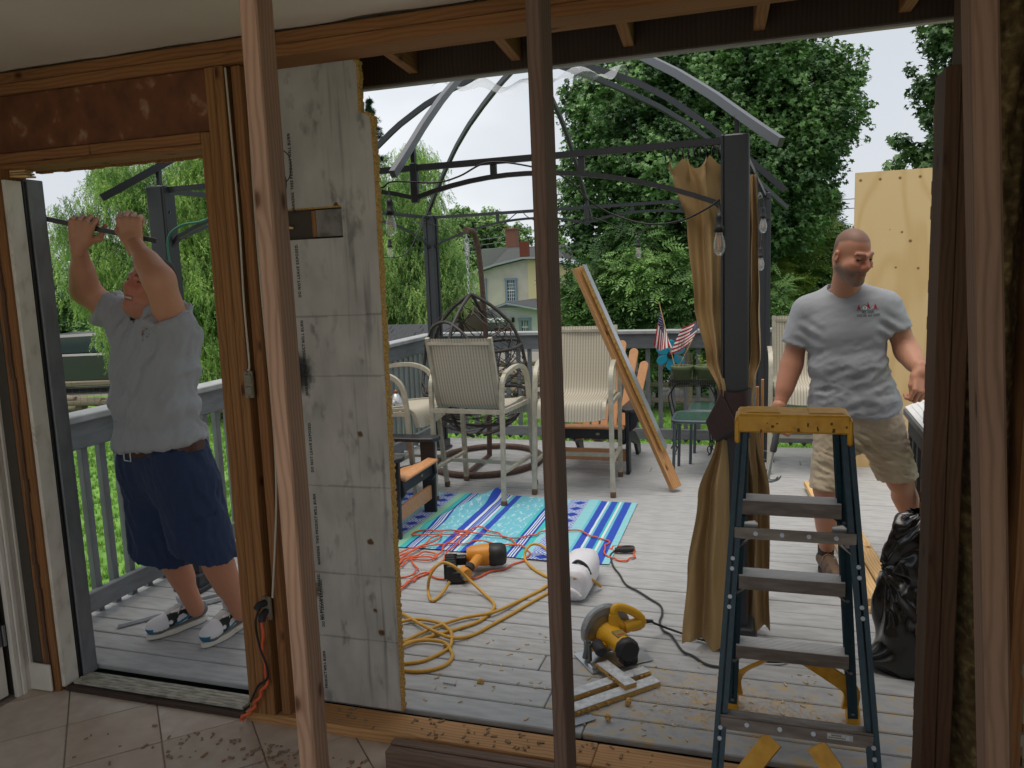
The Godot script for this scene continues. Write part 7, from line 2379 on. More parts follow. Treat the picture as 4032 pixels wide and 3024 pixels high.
	s.cap(Vector3(0.36, 0.98, -1.735), Vector3(0.505, 0.985, -1.735), 0.134, 0.14, 0.06)
	s.cap(Vector3(0.365, 0.88, -1.74), Vector3(0.53, 0.895, -1.755), 0.138, 0.142, 0.05)
	s.cap(Vector3(0.215, 1.415, -1.77), Vector3(0.140, 1.15, -1.76), 0.082, 0.082, 0.035, Vector3(0.160, 1.243, -1.765), Vector3(-0.27, -0.96, 0.0))
	s.cap(Vector3(0.580, 1.43, -1.735), Vector3(0.665, 1.20, -1.72), 0.082, 0.085, 0.035, Vector3(0.634, 1.308, -1.725), Vector3(0.36, -0.93, 0.06))
	s.cut(Vector3(0.382, 1.49, -1.775), Vector3(0.395, 1.62, -1.68), 0.079, 0.078, 0.008)
	s.planes = [[Vector3(0.45, 0.895, -1.7), Vector3(-0.12, -1, -0.1).normalized()]]
	var wr := FastNoiseLite.new(); wr.seed = 41; wr.frequency = 1.0; wr.fractal_octaves = 3
	var sd := func(p: Vector3, n: Vector3) -> float:
		var low := smoothstep(1.32, 1.05, p.y)
		var a: float = wr.get_noise_3d(p.x * 3.0 + p.y * 3.0, p.y * 9.0 - p.x * 4.0, p.z * 4.0)
		var b: float = wr.get_noise_3d(p.x * 9.0 - p.y * 7.0 + 30.0, p.y * 9.0 + p.x * 6.0, p.z * 8.0)
		var arm := exp(-pow((p.x - 0.22) / 0.05, 2.0) - pow((p.y - 1.30) / 0.07, 2.0)) + exp(-pow((p.x - 0.585) / 0.05, 2.0) - pow((p.y - 1.33) / 0.07, 2.0))
		return (0.005 + 0.016 * low) * (absf(a) * -1.4 + 0.3) + 0.005 * b * low + arm * 0.008 * sin(p.y * 95.0 + p.x * 60.0)
	bb = bounds(s, 0, 0.02)
	bb[0].y = 0.84
	var shirt := inst("shirt", skin_mesh(mesh_field(s, bb[0], bb[1], 0.0095, null, sd)), shirt_mat("a9adb5"), t)
	var lm := plain(Color.WHITE, 0.9)
	lm.albedo_texture = shirt_logo()
	lm.transparency = BaseMaterial3D.TRANSPARENCY_ALPHA_SCISSOR
	lm.texture_repeat = false
	inst("logo", decal_patch(s, Vector3(0.488, 1.43, -1.62), Vector3(1, 0.04, -0.1), Vector3(0, 1, 0.1), 0.105, 0.080, sd), lm, shirt)
	var cst := geo()
	var ring := []
	for k in 28:
		var a := TAU * k / 28
		ring.append(Vector3(0.386 + 0.077 * cos(a), 1.513 + 0.025 * cos(a) * 0.2 + 0.028 * -sin(a), -1.757 + 0.078 * sin(a)))
	tube(cst, ring, 0.009, 7, true)
	obj("collar", cst, shirt_mat("a0a4ac"), shirt)
	# shorts
	var g := Field.new()
	g.cap(Vector3(0.37, 0.90, -1.745), Vector3(0.545, 0.905, -1.765), 0.128, 0.128, 0.06)
	g.cap(Vector3(0.385, 0.80, -1.745), Vector3(0.555, 0.80, -1.775), 0.122, 0.122, 0.06)
	g.cap(Vector3(0.375, 0.82, -1.735), Vector3(0.312, 0.44, -1.665), 0.118, 0.090, 0.035, Vector3(0.318, 0.500, -1.665), Vector3(-0.05, -0.99, 0.08))
	g.cap(Vector3(0.570, 0.82, -1.775), Vector3(0.700, 0.46, -1.845), 0.120, 0.098, 0.035, Vector3(0.675, 0.535, -1.835), Vector3(0.14, -0.98, -0.1))
	g.planes = [[Vector3(0.45, 0.955, -1.75), Vector3(0.05, 1, 0)]]
	var gd := func(p: Vector3, n: Vector3) -> float:
		var a: float = wr.get_noise_3d(p.x * 6.0 + 70, p.y * 20.0 + p.x * 6.0, p.z * 5.0)
		var b: float = wr.get_noise_3d(p.x * 12.0 + 20, p.y * 7.0, p.z * 12.0)
		var crotch := exp(-pow((p.y - 0.72) / 0.07, 2.0) - pow((p.x - 0.48) / 0.10, 2.0))
		return -0.018 * absf(a) + 0.007 * b + 0.008 * crotch * sin((p.x * 0.8 + p.y) * 120.0)
	bb = bounds(g, 0, 0.02)
	inst("shorts", skin_mesh(mesh_field(g, bb[0], bb[1], 0.010, null, gd)), shirt_mat("d2c2a8"), t)
	# shoes and socks
	shoe(t, Transform3D(Basis(Vector3.UP, atan2(0.369 - 0.304, -1.534 + 1.869)), Vector3(0.337, 0.004, -1.70)), 1)
	shoe(t, Transform3D(Basis(Vector3.UP, 0.6), Vector3(0.88, 0.004, -1.95)), 1)
	var st := geo()
	lathe(st, [Vector2(0.041, 0.09), Vector2(0.042, 0.155), Vector2(0.039, 0.158)], 16, Transform3D(Basis(), Vector3(0.327, 0, -1.792)))
	obj("sock", st, plain("33302f", 0.95), t)

	# hammer
	var hm := thing("hammer", "claw hammer with grey grip hanging from the right man's fist", "hammer")
	var a0 := Vector3(0.085, 0.90, -1.64); var b0 := Vector3(0.022, 0.565, -1.545)
	st = geo()
	tube(st, [a0, a0.lerp(b0, 0.12), a0.lerp(b0, 0.35), a0.lerp(b0, 0.55), a0.lerp(b0, 0.58)], [0.017, 0.018, 0.0155, 0.018, 0.013], 12)
	obj("grip", st, plain("4a4d52", 0.6), hm)
	st = geo()
	tube(st, [a0.lerp(b0, 0.57), a0.lerp(b0, 0.9), b0], [0.0095, 0.0105, 0.012], 10)
	obj("shaft", st, M.silver, hm)
	st = geo()
	var hd := Vector3(0.75, 0.1, 0.6).normalized()
	tube(st, [b0 - hd * 0.05, b0 - hd * 0.035, b0 - hd * 0.02, b0], [0.015, 0.015, 0.010, 0.014], 10)
	for sgn in [-1, 1]:
		var sd2: Vector3 = hd.cross(Vector3.UP) * (0.007 * sgn)
		tube(st, spline([b0 + sd2 * 0.5, b0 + hd * 0.03 + sd2, b0 + hd * 0.06 + sd2 * 1.5 + Vector3.UP * 0.012, b0 + hd * 0.075 + sd2 * 1.8 + Vector3.UP * 0.03], 4), [0.010, 0.010, 0.0095, 0.009, 0.0085, 0.008, 0.0075, 0.007, 0.006, 0.005, 0.004, 0.003, 0.002], 7)
	obj("head", st, M.steel, hm)

var heather_n := FastNoiseLite.new()

func man_left() -> void:
	var t := thing("person", "person in grey shirt and navy shorts prying the door trim with a bar", "person")
	var skin := col("cf9c7e").srgb_to_linear(); var skin2 := col("b67a5c").srgb_to_linear()
	var f := Field.new()
	var RH := Vector3(-2.665, 0.88, -0.27); var LH := Vector3(-2.43, 0.88, -0.19)
	f.cap(RH, Vector3(-2.665, 0.50, -0.27), 0.092, 0.064, 0.03)
	f.cap(Vector3(-2.665, 0.50, -0.27), Vector3(-2.635, 0.10, -0.405), 0.062, 0.040, 0.03)
	f.cap(Vector3(-2.655, 0.40, -0.31), Vector3(-2.645, 0.28, -0.35), 0.066, 0.053, 0.03)
	f.cap(LH, Vector3(-2.352, 0.50, -0.20), 0.094, 0.066, 0.03)
	f.cap(Vector3(-2.352, 0.50, -0.20), Vector3(-2.385, 0.10, -0.415), 0.063, 0.041, 0.03)
	f.cap(Vector3(-2.355, 0.40, -0.26), Vector3(-2.368, 0.28, -0.32), 0.068, 0.054, 0.03)
	f.cap(Vector3(-2.65, 0.91, -0.25), Vector3(-2.47, 0.91, -0.19), 0.09, 0.09, 0.05)
	f.cap(Vector3(-2.57, 0.95, -0.215), Vector3(-2.555, 1.38, -0.235), 0.10, 0.10, 0.06)
	f.cap(Vector3(-2.70, 1.47, -0.25), Vector3(-2.40, 1.46, -0.19), 0.06, 0.06, 0.05)
	# right arm up to the bar
	var rs := Vector3(-2.715, 1.50, -0.25); var re := Vector3(-2.895, 1.655, -0.20); var rw := Vector3(-2.752, 1.848, -0.055)
	f.cap(rs, re, 0.068, 0.056, 0.03)
	f.cap(re, rw, 0.055, 0.031, 0.03)
	f.cap(re.lerp(rw, 0.12), re.lerp(rw, 0.45), 0.056, 0.047, 0.03)
	# left arm, across the face
	var ls := Vector3(-2.392, 1.470, -0.16); var le := Vector3(-2.352, 1.682, -0.055); var lw := Vector3(-2.535, 1.862, -0.125)
	f.cap(ls, le, 0.072, 0.058, 0.03)
	f.cap(le, lw, 0.056, 0.031, 0.03)
	f.cap(le.lerp(lw, 0.1), le.lerp(lw, 0.45), 0.058, 0.048, 0.03)
	f.cap(Vector3(-2.545, 1.46, -0.225), Vector3(-2.535, 1.60, -0.205), 0.074, 0.070, 0.04)
	var body_tint := func(p: Vector3, n: Vector3) -> Color:
		var v: float = heather_n.get_noise_3d(p.x * 40, p.y * 40, p.z * 40)
		return skin.lerp(skin2, clampf(0.30 + 0.35 * v + (0.35 if p.y < 0.6 else 0.0), 0, 1))
	var bb := bounds(f, 0, 0.02)
	var body := mesh_field(f, bb[0], bb[1], 0.012, body_tint)
	# head, leaning back
	var hf := Field.new()
	var fwd := Vector3(-0.06, 0.26, 0.96).normalized()
	var up := Vector3(0.22, 0.95, -0.22)
	var lft := up.cross(fwd).normalized()
	var X := Transform3D(Basis(lft, fwd.cross(lft), fwd).orthonormalized(), Vector3(-2.540, 1.668, -0.20))
	head_field(hf, X)
	hf.cap(Vector3(-2.545, 1.55, -0.215), X * Vector3(0, -0.03, -0.03), 0.07, 0.07, 0.03)
	hf.cap(X * Vector3(-0.02, -0.105, 0.02), X * Vector3(0.02, -0.105, 0.02), 0.045, 0.045, 0.03)
	var Xi := X.affine_inverse()
	var hair := col("2f2520").srgb_to_linear(); var lip := col("9c5a4e").srgb_to_linear()
	var head_tint := func(p: Vector3, n: Vector3) -> Color:
		var q: Vector3 = Xi * p
		var v: float = heather_n.get_noise_3d(q.x * 260, q.y * 260, q.z * 260) * 0.5 + 0.5
		var c := skin.lerp(col("b0604c").srgb_to_linear(), clampf(0.3 + 0.6 * v * smoothstep(0.02, 0.09, q.z), 0, 1))
		if q.y < -0.085: c = c.lerp(col("8f6a58").srgb_to_linear(), 0.25)
		if absf(q.y + 0.0735) < 0.012 and absf(q.x) < 0.026 and q.z > 0.075:
			c = lip
			if absf(q.y + 0.0735) < 0.004 and absf(q.x) < 0.02: c = col("cfc5ba").srgb_to_linear()
		if absf(q.y - 0.026) < 0.006 and absf(q.x) > 0.012 and absf(q.x) < 0.05 and q.z > 0.055: c = c.lerp(hair, 0.7)
		var e := Vector2(absf(q.x) - 0.032, q.y - 0.001)
		if q.z > 0.07 and absf(e.x) < 0.013 and absf(e.y) < 0.003: c = col("3a2c26").srgb_to_linear()
		return c
	bb = bounds(hf, 0, 0.012)
	mesh_field(hf, bb[0], bb[1], 0.0042, head_tint, null, body)
	var hand_tint := func(p: Vector3, n: Vector3) -> Color: return skin.lerp(skin2, 0.35 + 0.35 * heather_n.get_noise_3d(p.x * 90, p.y * 90, p.z * 90))
	# hands round the bar
	var bar0 := Vector3(-2.868, 1.966, 0.028); var bar1 := Vector3(-2.47, 1.857, -0.19)
	var bd := (bar1 - bar0).normalized()
	var h1 := Field.new()
	hand_field(h1, Vector3(-2.738, 1.850, -0.042), Vector3(0.42, 0.80, 0.15), bd, [1.4, 1.5, 0.9], [0.35, 0.75, 0.3, 1.0], 1.12)
	h1.cap(rw, Vector3(-2.738, 1.850, -0.042), 0.032, 0.027, 0.02)
	bb = bounds(h1, 0, 0.01)
	mesh_field(h1, bb[0], bb[1], 0.004, hand_tint, null, body)
	var h2 := Field.new()
	hand_field(h2, Vector3(-2.535, 1.850, -0.125), Vector3(0.0, 0.92, 0.10), -bd + Vector3(0, 0.15, 0), [1.2, 1.4, 0.9], [0.5, 0.55, 0.4, -1.0], 1.12)
	h2.cap(lw, Vector3(-2.535, 1.850, -0.125), 0.032, 0.028, 0.02)
	bb = bounds(h2, 0, 0.01)
	mesh_field(h2, bb[0], bb[1], 0.004, hand_tint, null, body)
	var sm := vc_mat(0.55)
	sm.subsurf_scatter_enabled = true; sm.subsurf_scatter_strength = 0.1
	inst("body", skin_mesh(body), sm, t)
	# dark hair at the back and sides
	var hr := Field.new()
	hr.ell(X * Vector3(0, 0.042, -0.018), Vector3(0.083, 0.092, 0.100), X.basis, 0.01)
	hr.cut(X * Vector3(-0.05, -0.06, 0.10), X * Vector3(0.05, -0.06, 0.10), 0.105, 0.105, 0.01)
	hr.cut(X * Vector3(-0.03, 0.05, 0.13), X * Vector3(0.03, 0.05, 0.13), 0.075, 0.075, 0.01)
	hr.cut(X * Vector3(-0.1, -0.02, -0.01), X * Vector3(-0.06, -0.02, -0.01), 0.03, 0.03, 0.01)
	hr.cut(X * Vector3(0.1, -0.02, -0.01), X * Vector3(0.06, -0.02, -0.01), 0.03, 0.03, 0.01)
	hr.planes = [[X * Vector3(0, -0.055, 0), -(X.basis.y)]]
	bb = bounds(hr, 0, 0.01)
	inst("hair", skin_mesh(mesh_field(hr, bb[0], bb[1], 0.005, null, func(p, n): return 0.004 * heather_n.get_noise_3d(p.x * 400, p.y * 400, p.z * 400))), plain("33281f", 0.8), t)
	# shirt
	var s := Field.new()
	s.cap(Vector3(-2.675, 1.435, -0.25), Vector3(-2.44, 1.425, -0.19), 0.110, 0.112, 0.05)
	s.cap(Vector3(-2.66, 1.47, -0.25), Vector3(-2.545, 1.51, -0.225), 0.08, 0.085, 0.05)
	s.cap(Vector3(-2.42, 1.46, -0.19), Vector3(-2.545, 1.51, -0.225), 0.08, 0.085, 0.05)
	s.cap(Vector3(-2.665, 1.30, -0.23), Vector3(-2.455, 1.30, -0.17), 0.118, 0.120, 0.06)
	s.cap(Vector3(-2.665, 1.14, -0.22), Vector3(-2.470, 1.14, -0.16), 0.130, 0.130, 0.06)
	s.cap(Vector3(-2.670, 0.96, -0.225), Vector3(-2.450, 0.98, -0.175), 0.132, 0.134, 0.05)
	s.cap(rs + Vector3(0.03, -0.01, 0), rs.lerp(re, 1.0), 0.092, 0.088, 0.04, rs.lerp(re, 0.55), (re - rs).normalized())
	s.cap(ls + Vector3(-0.02, -0.01, 0), ls.lerp(le, 1.0), 0.098, 0.094, 0.04, ls.lerp(le, 0.40), (le - ls).normalized())
	s.cut(Vector3(-2.552, 1.49, -0.225), Vector3(-2.545, 1.62, -0.20), 0.086, 0.088, 0.008)
	s.planes = [[Vector3(-2.57, 0.965, -0.2), Vector3(0.13, -1, -0.02).normalized()]]
	var wr := FastNoiseLite.new(); wr.seed = 77; wr.frequency = 1.0; wr.fractal_octaves = 3
	var sd := func(p: Vector3, n: Vector3) -> float:
		# long folds falling from the raised shoulders
		var a: float = wr.get_noise_3d(p.x * 6.5 - p.y * 3.5, p.y * 1.2 + p.x * 1.0, p.z * 4.0)
		var b: float = wr.get_noise_3d(p.x * 9.0 + 20.0 + p.y * 3.0, p.y * 1.6, p.z * 6.0)
		return 0.014 - 0.055 * absf(a) + 0.008 * b
	bb = bounds(s, 0, 0.02)
	bb[0].y = 0.90
	var shirt := inst("shirt", skin_mesh(mesh_field(s, bb[0], bb[1], 0.0095, null, sd)), shirt_mat("b2b5bb"), t)
	var lm := plain(Color.WHITE, 0.9)
	lm.albedo_texture = shirt_logo()
	lm.transparency = BaseMaterial3D.TRANSPARENCY_ALPHA_SCISSOR
	lm.texture_repeat = false
	inst("logo", decal_patch(s, Vector3(-2.475, 1.475, -0.04), Vector3(0.88, 0.42, 0.2), Vector3(-0.4, 0.9, 0.1), 0.10, 0.072, sd), lm, shirt)
	var cst := geo()
	var ring := []
	for k in 28:
		var a := TAU * k / 28
		ring.append(Vector3(-2.541 + 0.086 * cos(a), 1.530 - 0.020 * sin(a) + 0.006 * cos(a), -0.217 + 0.084 * sin(a)))
	tube(cst, ring, 0.009, 7, true)
	obj("collar", cst, shirt_mat("a8abb1"), shirt)
	# shorts with belt
	var g := Field.new()
	g.cap(Vector3(-2.68, 0.90, -0.245), Vector3(-2.455, 0.925, -0.185), 0.130, 0.130, 0.06)
	g.cap(Vector3(-2.69, 0.80, -0.25), Vector3(-2.42, 0.80, -0.185), 0.125, 0.125, 0.06)
	g.cap(Vector3(-2.675, 0.80, -0.265), Vector3(-2.675, 0.36, -0.265), 0.135, 0.142, 0.035, Vector3(-2.70, 0.430, -0.26), Vector3(-0.30, -0.95, 0.0))
	g.cap(Vector3(-2.435, 0.80, -0.195), Vector3(-2.365, 0.40, -0.195), 0.135, 0.138, 0.035, Vector3(-2.39, 0.490, -0.2), Vector3(-0.30, -0.95, 0.0))
	g.planes = [[Vector3(-2.56, 0.955, -0.2), Vector3(-0.14, 1, 0).normalized()]]
	var gd := func(p: Vector3, n: Vector3) -> float:
		var a: float = wr.get_noise_3d(p.x * 10.0 + 70, p.y * 6.0 + p.x * 6.0, p.z * 8.0)
		var pocket := 0.0
		if absf(p.y - (0.655 + 0.25 * (p.x + 2.33))) < 0.008 and p.x > -2.42 and n.z > 0.2: pocket = -0.006
		return -0.022 * absf(a) + 0.004 + pocket
	bb = bounds(g, 0, 0.02)
	inst("shorts", skin_mesh(mesh_field(g, bb[0], bb[1], 0.010, null, gd)), shirt_mat("2d3c60"), t)
	var bst := geo()
	ring = []
	for k in 40:
		var a := TAU * k / 40
		var c := Vector3(-2.567, 0.945, -0.215) + Vector3(0.97, 0.12, 0.26) * (0.245 * cos(a)) + Vector3(-0.24, 0.0, 0.95) * (0.132 * sin(a))
		ring.append(c)
	sweep(bst, ring, 0.036, 0.006, Vector3.UP, true)
	var belt := obj("belt", bst, tri_mat(noise_tex(0.1, 3, [[0, col("3c211a")], [1, col("5c352a")]], 128, 95), Color.WHITE, Vector3(5, 5, 5), 0.5), t)
	bst = geo()
	var bc := Vector3(-2.655, 0.930, -0.098)
	for q in [[Vector3(0, 0.019, 0), Vector3(0.05, 0.005, 0.006)], [Vector3(0, -0.019, 0), Vector3(0.05, 0.005, 0.006)], [Vector3(0.024, 0, 0), Vector3(0.005, 0.042, 0.006)], [Vector3(-0.024, 0, 0), Vector3(0.005, 0.042, 0.006)]]:
		box(bst, bc + Basis(Vector3.UP, -0.25) * q[0], q[1], 0.001, Basis(Vector3.UP, -0.25))
	obj("buckle", bst, M.silver, belt)
	# shoes
	shoe(t, Transform3D(Basis(Vector3.UP, atan2(-2.79 + 2.66, -0.22 + 0.491)), Vector3(-2.715, 0.004, -0.36)), 0)
	shoe(t, Transform3D(Basis(Vector3.UP, atan2(-2.461 + 2.43, -0.221 + 0.509)), Vector3(-2.440, 0.004, -0.365)), 0)
	# pry bar
	var pb := thing("pry_bar", "black steel pry bar in the left man's hands against the door trim", "pry bar")
	var st := geo()
	sweep(st, [bar0, bar0.lerp(bar1, 0.5), bar1], 0.013, 0.020, Vector3(0, 0, 1))
	obj("shaft", st, M.metal_dark, pb)
	st = geo()
	sweep(st, spline([bar0 + bd * 0.03, bar0, bar0 - bd * 0.03 + Vector3(0, 0.012, 0.0), bar0 - bd * 0.045 + Vector3(0, 0.03, 0)], 4), 0.028, 0.012, Vector3(0, 0, 1))
	obj("claw", st, M.metal_dark, pb)

# ---------------------------------------------------------------- trees, houses, fence and lawn beyond the deck
func leaf_clump(kind: int) -> ArrayMesh:
	var st := geo()
	var r := RandomNumberGenerator.new(); r.seed = 40 + kind
	if kind == 0:  # broad five-pointed leaves
		for k in 7:
			var c := Vector3(r.randf_range(-0.5, 0.5), r.randf_range(-0.35, 0.35), r.randf_range(-0.5, 0.5))
			var b := Basis.from_euler(Vector3(r.randf_range(-0.9, 0.9), r.randf() * TAU, r.randf_range(-0.7, 0.7)))
			var s := r.randf_range(0.26, 0.40)
			var rim := []
			for j in 10:
				var a := TAU * j / 10
				var rr: float = s * ([1.0, 0.42, 0.9, 0.40, 0.62, 0.3, 0.62, 0.40, 0.9, 0.42][j])
				rim.append(c + b * Vector3(sin(a) * rr, -absf(sin(a)) * rr * 0.18, cos(a) * rr))
			for j in 10: tri(st, c, rim[j], rim[(j + 1) % 10])
	elif kind == 1:  # drooping strand of narrow leaves
		for k in 22:
			var y := -1.0 * k / 22.0
			var c := Vector3(0.10 * sin(k * 0.9) * 0.5, y, 0.10 * cos(k * 1.3) * 0.5)
			var a := r.randf() * TAU
			var out := Vector3(cos(a), -0.9, sin(a)).normalized()
			var side := out.cross(Vector3.UP).normalized() * 0.035
			var L := r.randf_range(0.22, 0.34)
			quad(st, c, c + out * L * 0.45 + side, c + out * L, c + out * L * 0.45 - side)
	elif kind == 2:  # pinnate sprays of pointed leaflets
		for k in 3:
			var b := Basis.from_euler(Vector3(r.randf_range(-0.5, 0.3), r.randf() * TAU, r.randf_range(-0.4, 0.4)))
			var c := Vector3(r.randf_range(-0.3, 0.3), r.randf_range(-0.3, 0.3), r.randf_range(-0.3, 0.3))
			for j in 11:
				var t := (j / 2) * 0.14
				var s := 1.0 if j % 2 else -1.0
				var p := c + b * Vector3(0, -t * t * 0.4, t)
				var d := b * Vector3(s * 0.9, -0.25, 0.45).normalized() * 0.27
				if j == 10: d = b * Vector3(0, -0.3, 1.0).normalized() * 0.27
				var w := d.cross(b.y).normalized() * 0.055
				quad(st, p, p + d * 0.4 + w, p + d, p + d * 0.4 - w)
	else:  # needle tuft
		for k in 26:
			var a := r.randf() * TAU
			var d := Vector3(cos(a), r.randf_range(-0.5, 0.5), sin(a)).normalized() * r.randf_range(0.5, 0.8)
			var w := d.cross(Vector3.UP).normalized() * 0.035
			tri(st, -w, d, w)
	return done(st)

func foliage(called: String, parent: Node, lobes: Array, kind: int, n: int, size: float, dark: Color, light: Color, seed_: int, gap := 0.0, shellness := 0.55) -> void:
	var mm := MultiMesh.new()
	mm.transform_format = MultiMesh.TRANSFORM_3D
	mm.use_colors = true
	mm.mesh = leaf_clump(kind)
	var r := RandomNumberGenerator.new(); r.seed = seed_
	var nz := FastNoiseLite.new(); nz.seed = seed_; nz.frequency = 0.55 / maxf(size * 4.0, 0.4); nz.fractal_octaves = 3
	var total := 0.0
	for l in lobes: total += pow(l[3], 2.4)
	var xs := []; var cs := []
	for l in lobes:
		var m := int(n * pow(l[3], 2.4) / total)
		for k in m:
			var d := Vector3(r.randfn(), r.randfn(), r.randfn()).normalized()
			var q: float = pow(r.randf(), shellness * 0.6)
			var p := Vector3(l[0], l[1], l[2]) + d * float(l[3]) * q * (1.0 + 0.22 * nz.get_noise_3dv(d * 3.0 + Vector3(l[0], l[1], l[2]) * 2.0) * 2.0)
			var v := nz.get_noise_3dv(p * 1.0)
			if v < gap - 0.45: continue
			var tl := 0.75 if kind == 1 else 0.35
			var b := Basis.from_euler(Vector3(r.randf_range(-tl, tl), r.randf() * TAU, r.randf_range(-tl, tl)))
			if kind == 0 or kind == 2: b = Basis(Vector3.UP.cross(d).normalized() if absf(d.y) < 0.98 else Vector3.RIGHT, r.randf_range(0.1, 0.9)) * b
			var s := size * r.randf_range(0.55, 1.45)
			xs.append(Transform3D(b.scaled(Vector3(s, s * (r.randf_range(0.8, 1.8) if kind == 1 else 1.0), s)), p))
			cs.append(dark.lerp(light, clampf(0.5 + v * 1.1 + r.randf_range(-0.28, 0.28), 0, 1)))
	mm.instance_count = xs.size()
	for i in xs.size():
		mm.set_instance_transform(i, xs[i])
		mm.set_instance_color(i, cs[i])
	var o := MultiMeshInstance3D.new()
	o.name = called
	o.multimesh = mm
	var m := StandardMaterial3D.new()
	m.vertex_color_use_as_albedo = true
	m.roughness = 0.55
	m.cull_mode = BaseMaterial3D.CULL_DISABLED
	m.backlight_enabled = true; m.backlight = Color(0.30, 0.42, 0.12)
	o.material_override = m
	put(o, parent)
	stuff(o)

func tree(label: String, group: String, base: Vector3, r0: float, top: Vector3, limbs: Array, bark: String) -> Node3D:
	var t := thing("tree", label, "tree", group)
	var bm := tri_mat(noise_tex(0.08, 4, [[0, col("2a231d")], [1, col(bark)]], 128, 101), Color.WHITE, Vector3(2, 0.6, 2), 0.95)
	var st := geo()
	var mid := base.lerp(top, 0.5) + Vector3(r0, 0, 0)
	tube(st, spline([base, mid, top], 6), [r0, r0 * 0.92, r0 * 0.85, r0 * 0.8, r0 * 0.75, r0 * 0.7, r0 * 0.65, r0 * 0.58, r0 * 0.5, r0 * 0.42, r0 * 0.35, r0 * 0.28, r0 * 0.2], 9)
	obj("trunk", st, bm, t)
	for l in limbs:
		st = geo()
		var e := Vector3(l[0], l[1], l[2])
		var f := clampf((e.y - base.y) / maxf(0.1, top.y - base.y) * 0.6, 0.15, 0.85)
		var s := base.lerp(top, f)
		tube(st, spline([s, s.lerp(e, 0.5) + Vector3(0, 0.15, 0), e], 4), [r0 * 0.4, r0 * 0.34, r0 * 0.28, r0 * 0.24, r0 * 0.2, r0 * 0.17, r0 * 0.14, r0 * 0.1, r0 * 0.06], 6)
		obj("limb", st, bm, t)
	return t

func lin(h: String) -> Color: return col(h).srgb_to_linear()

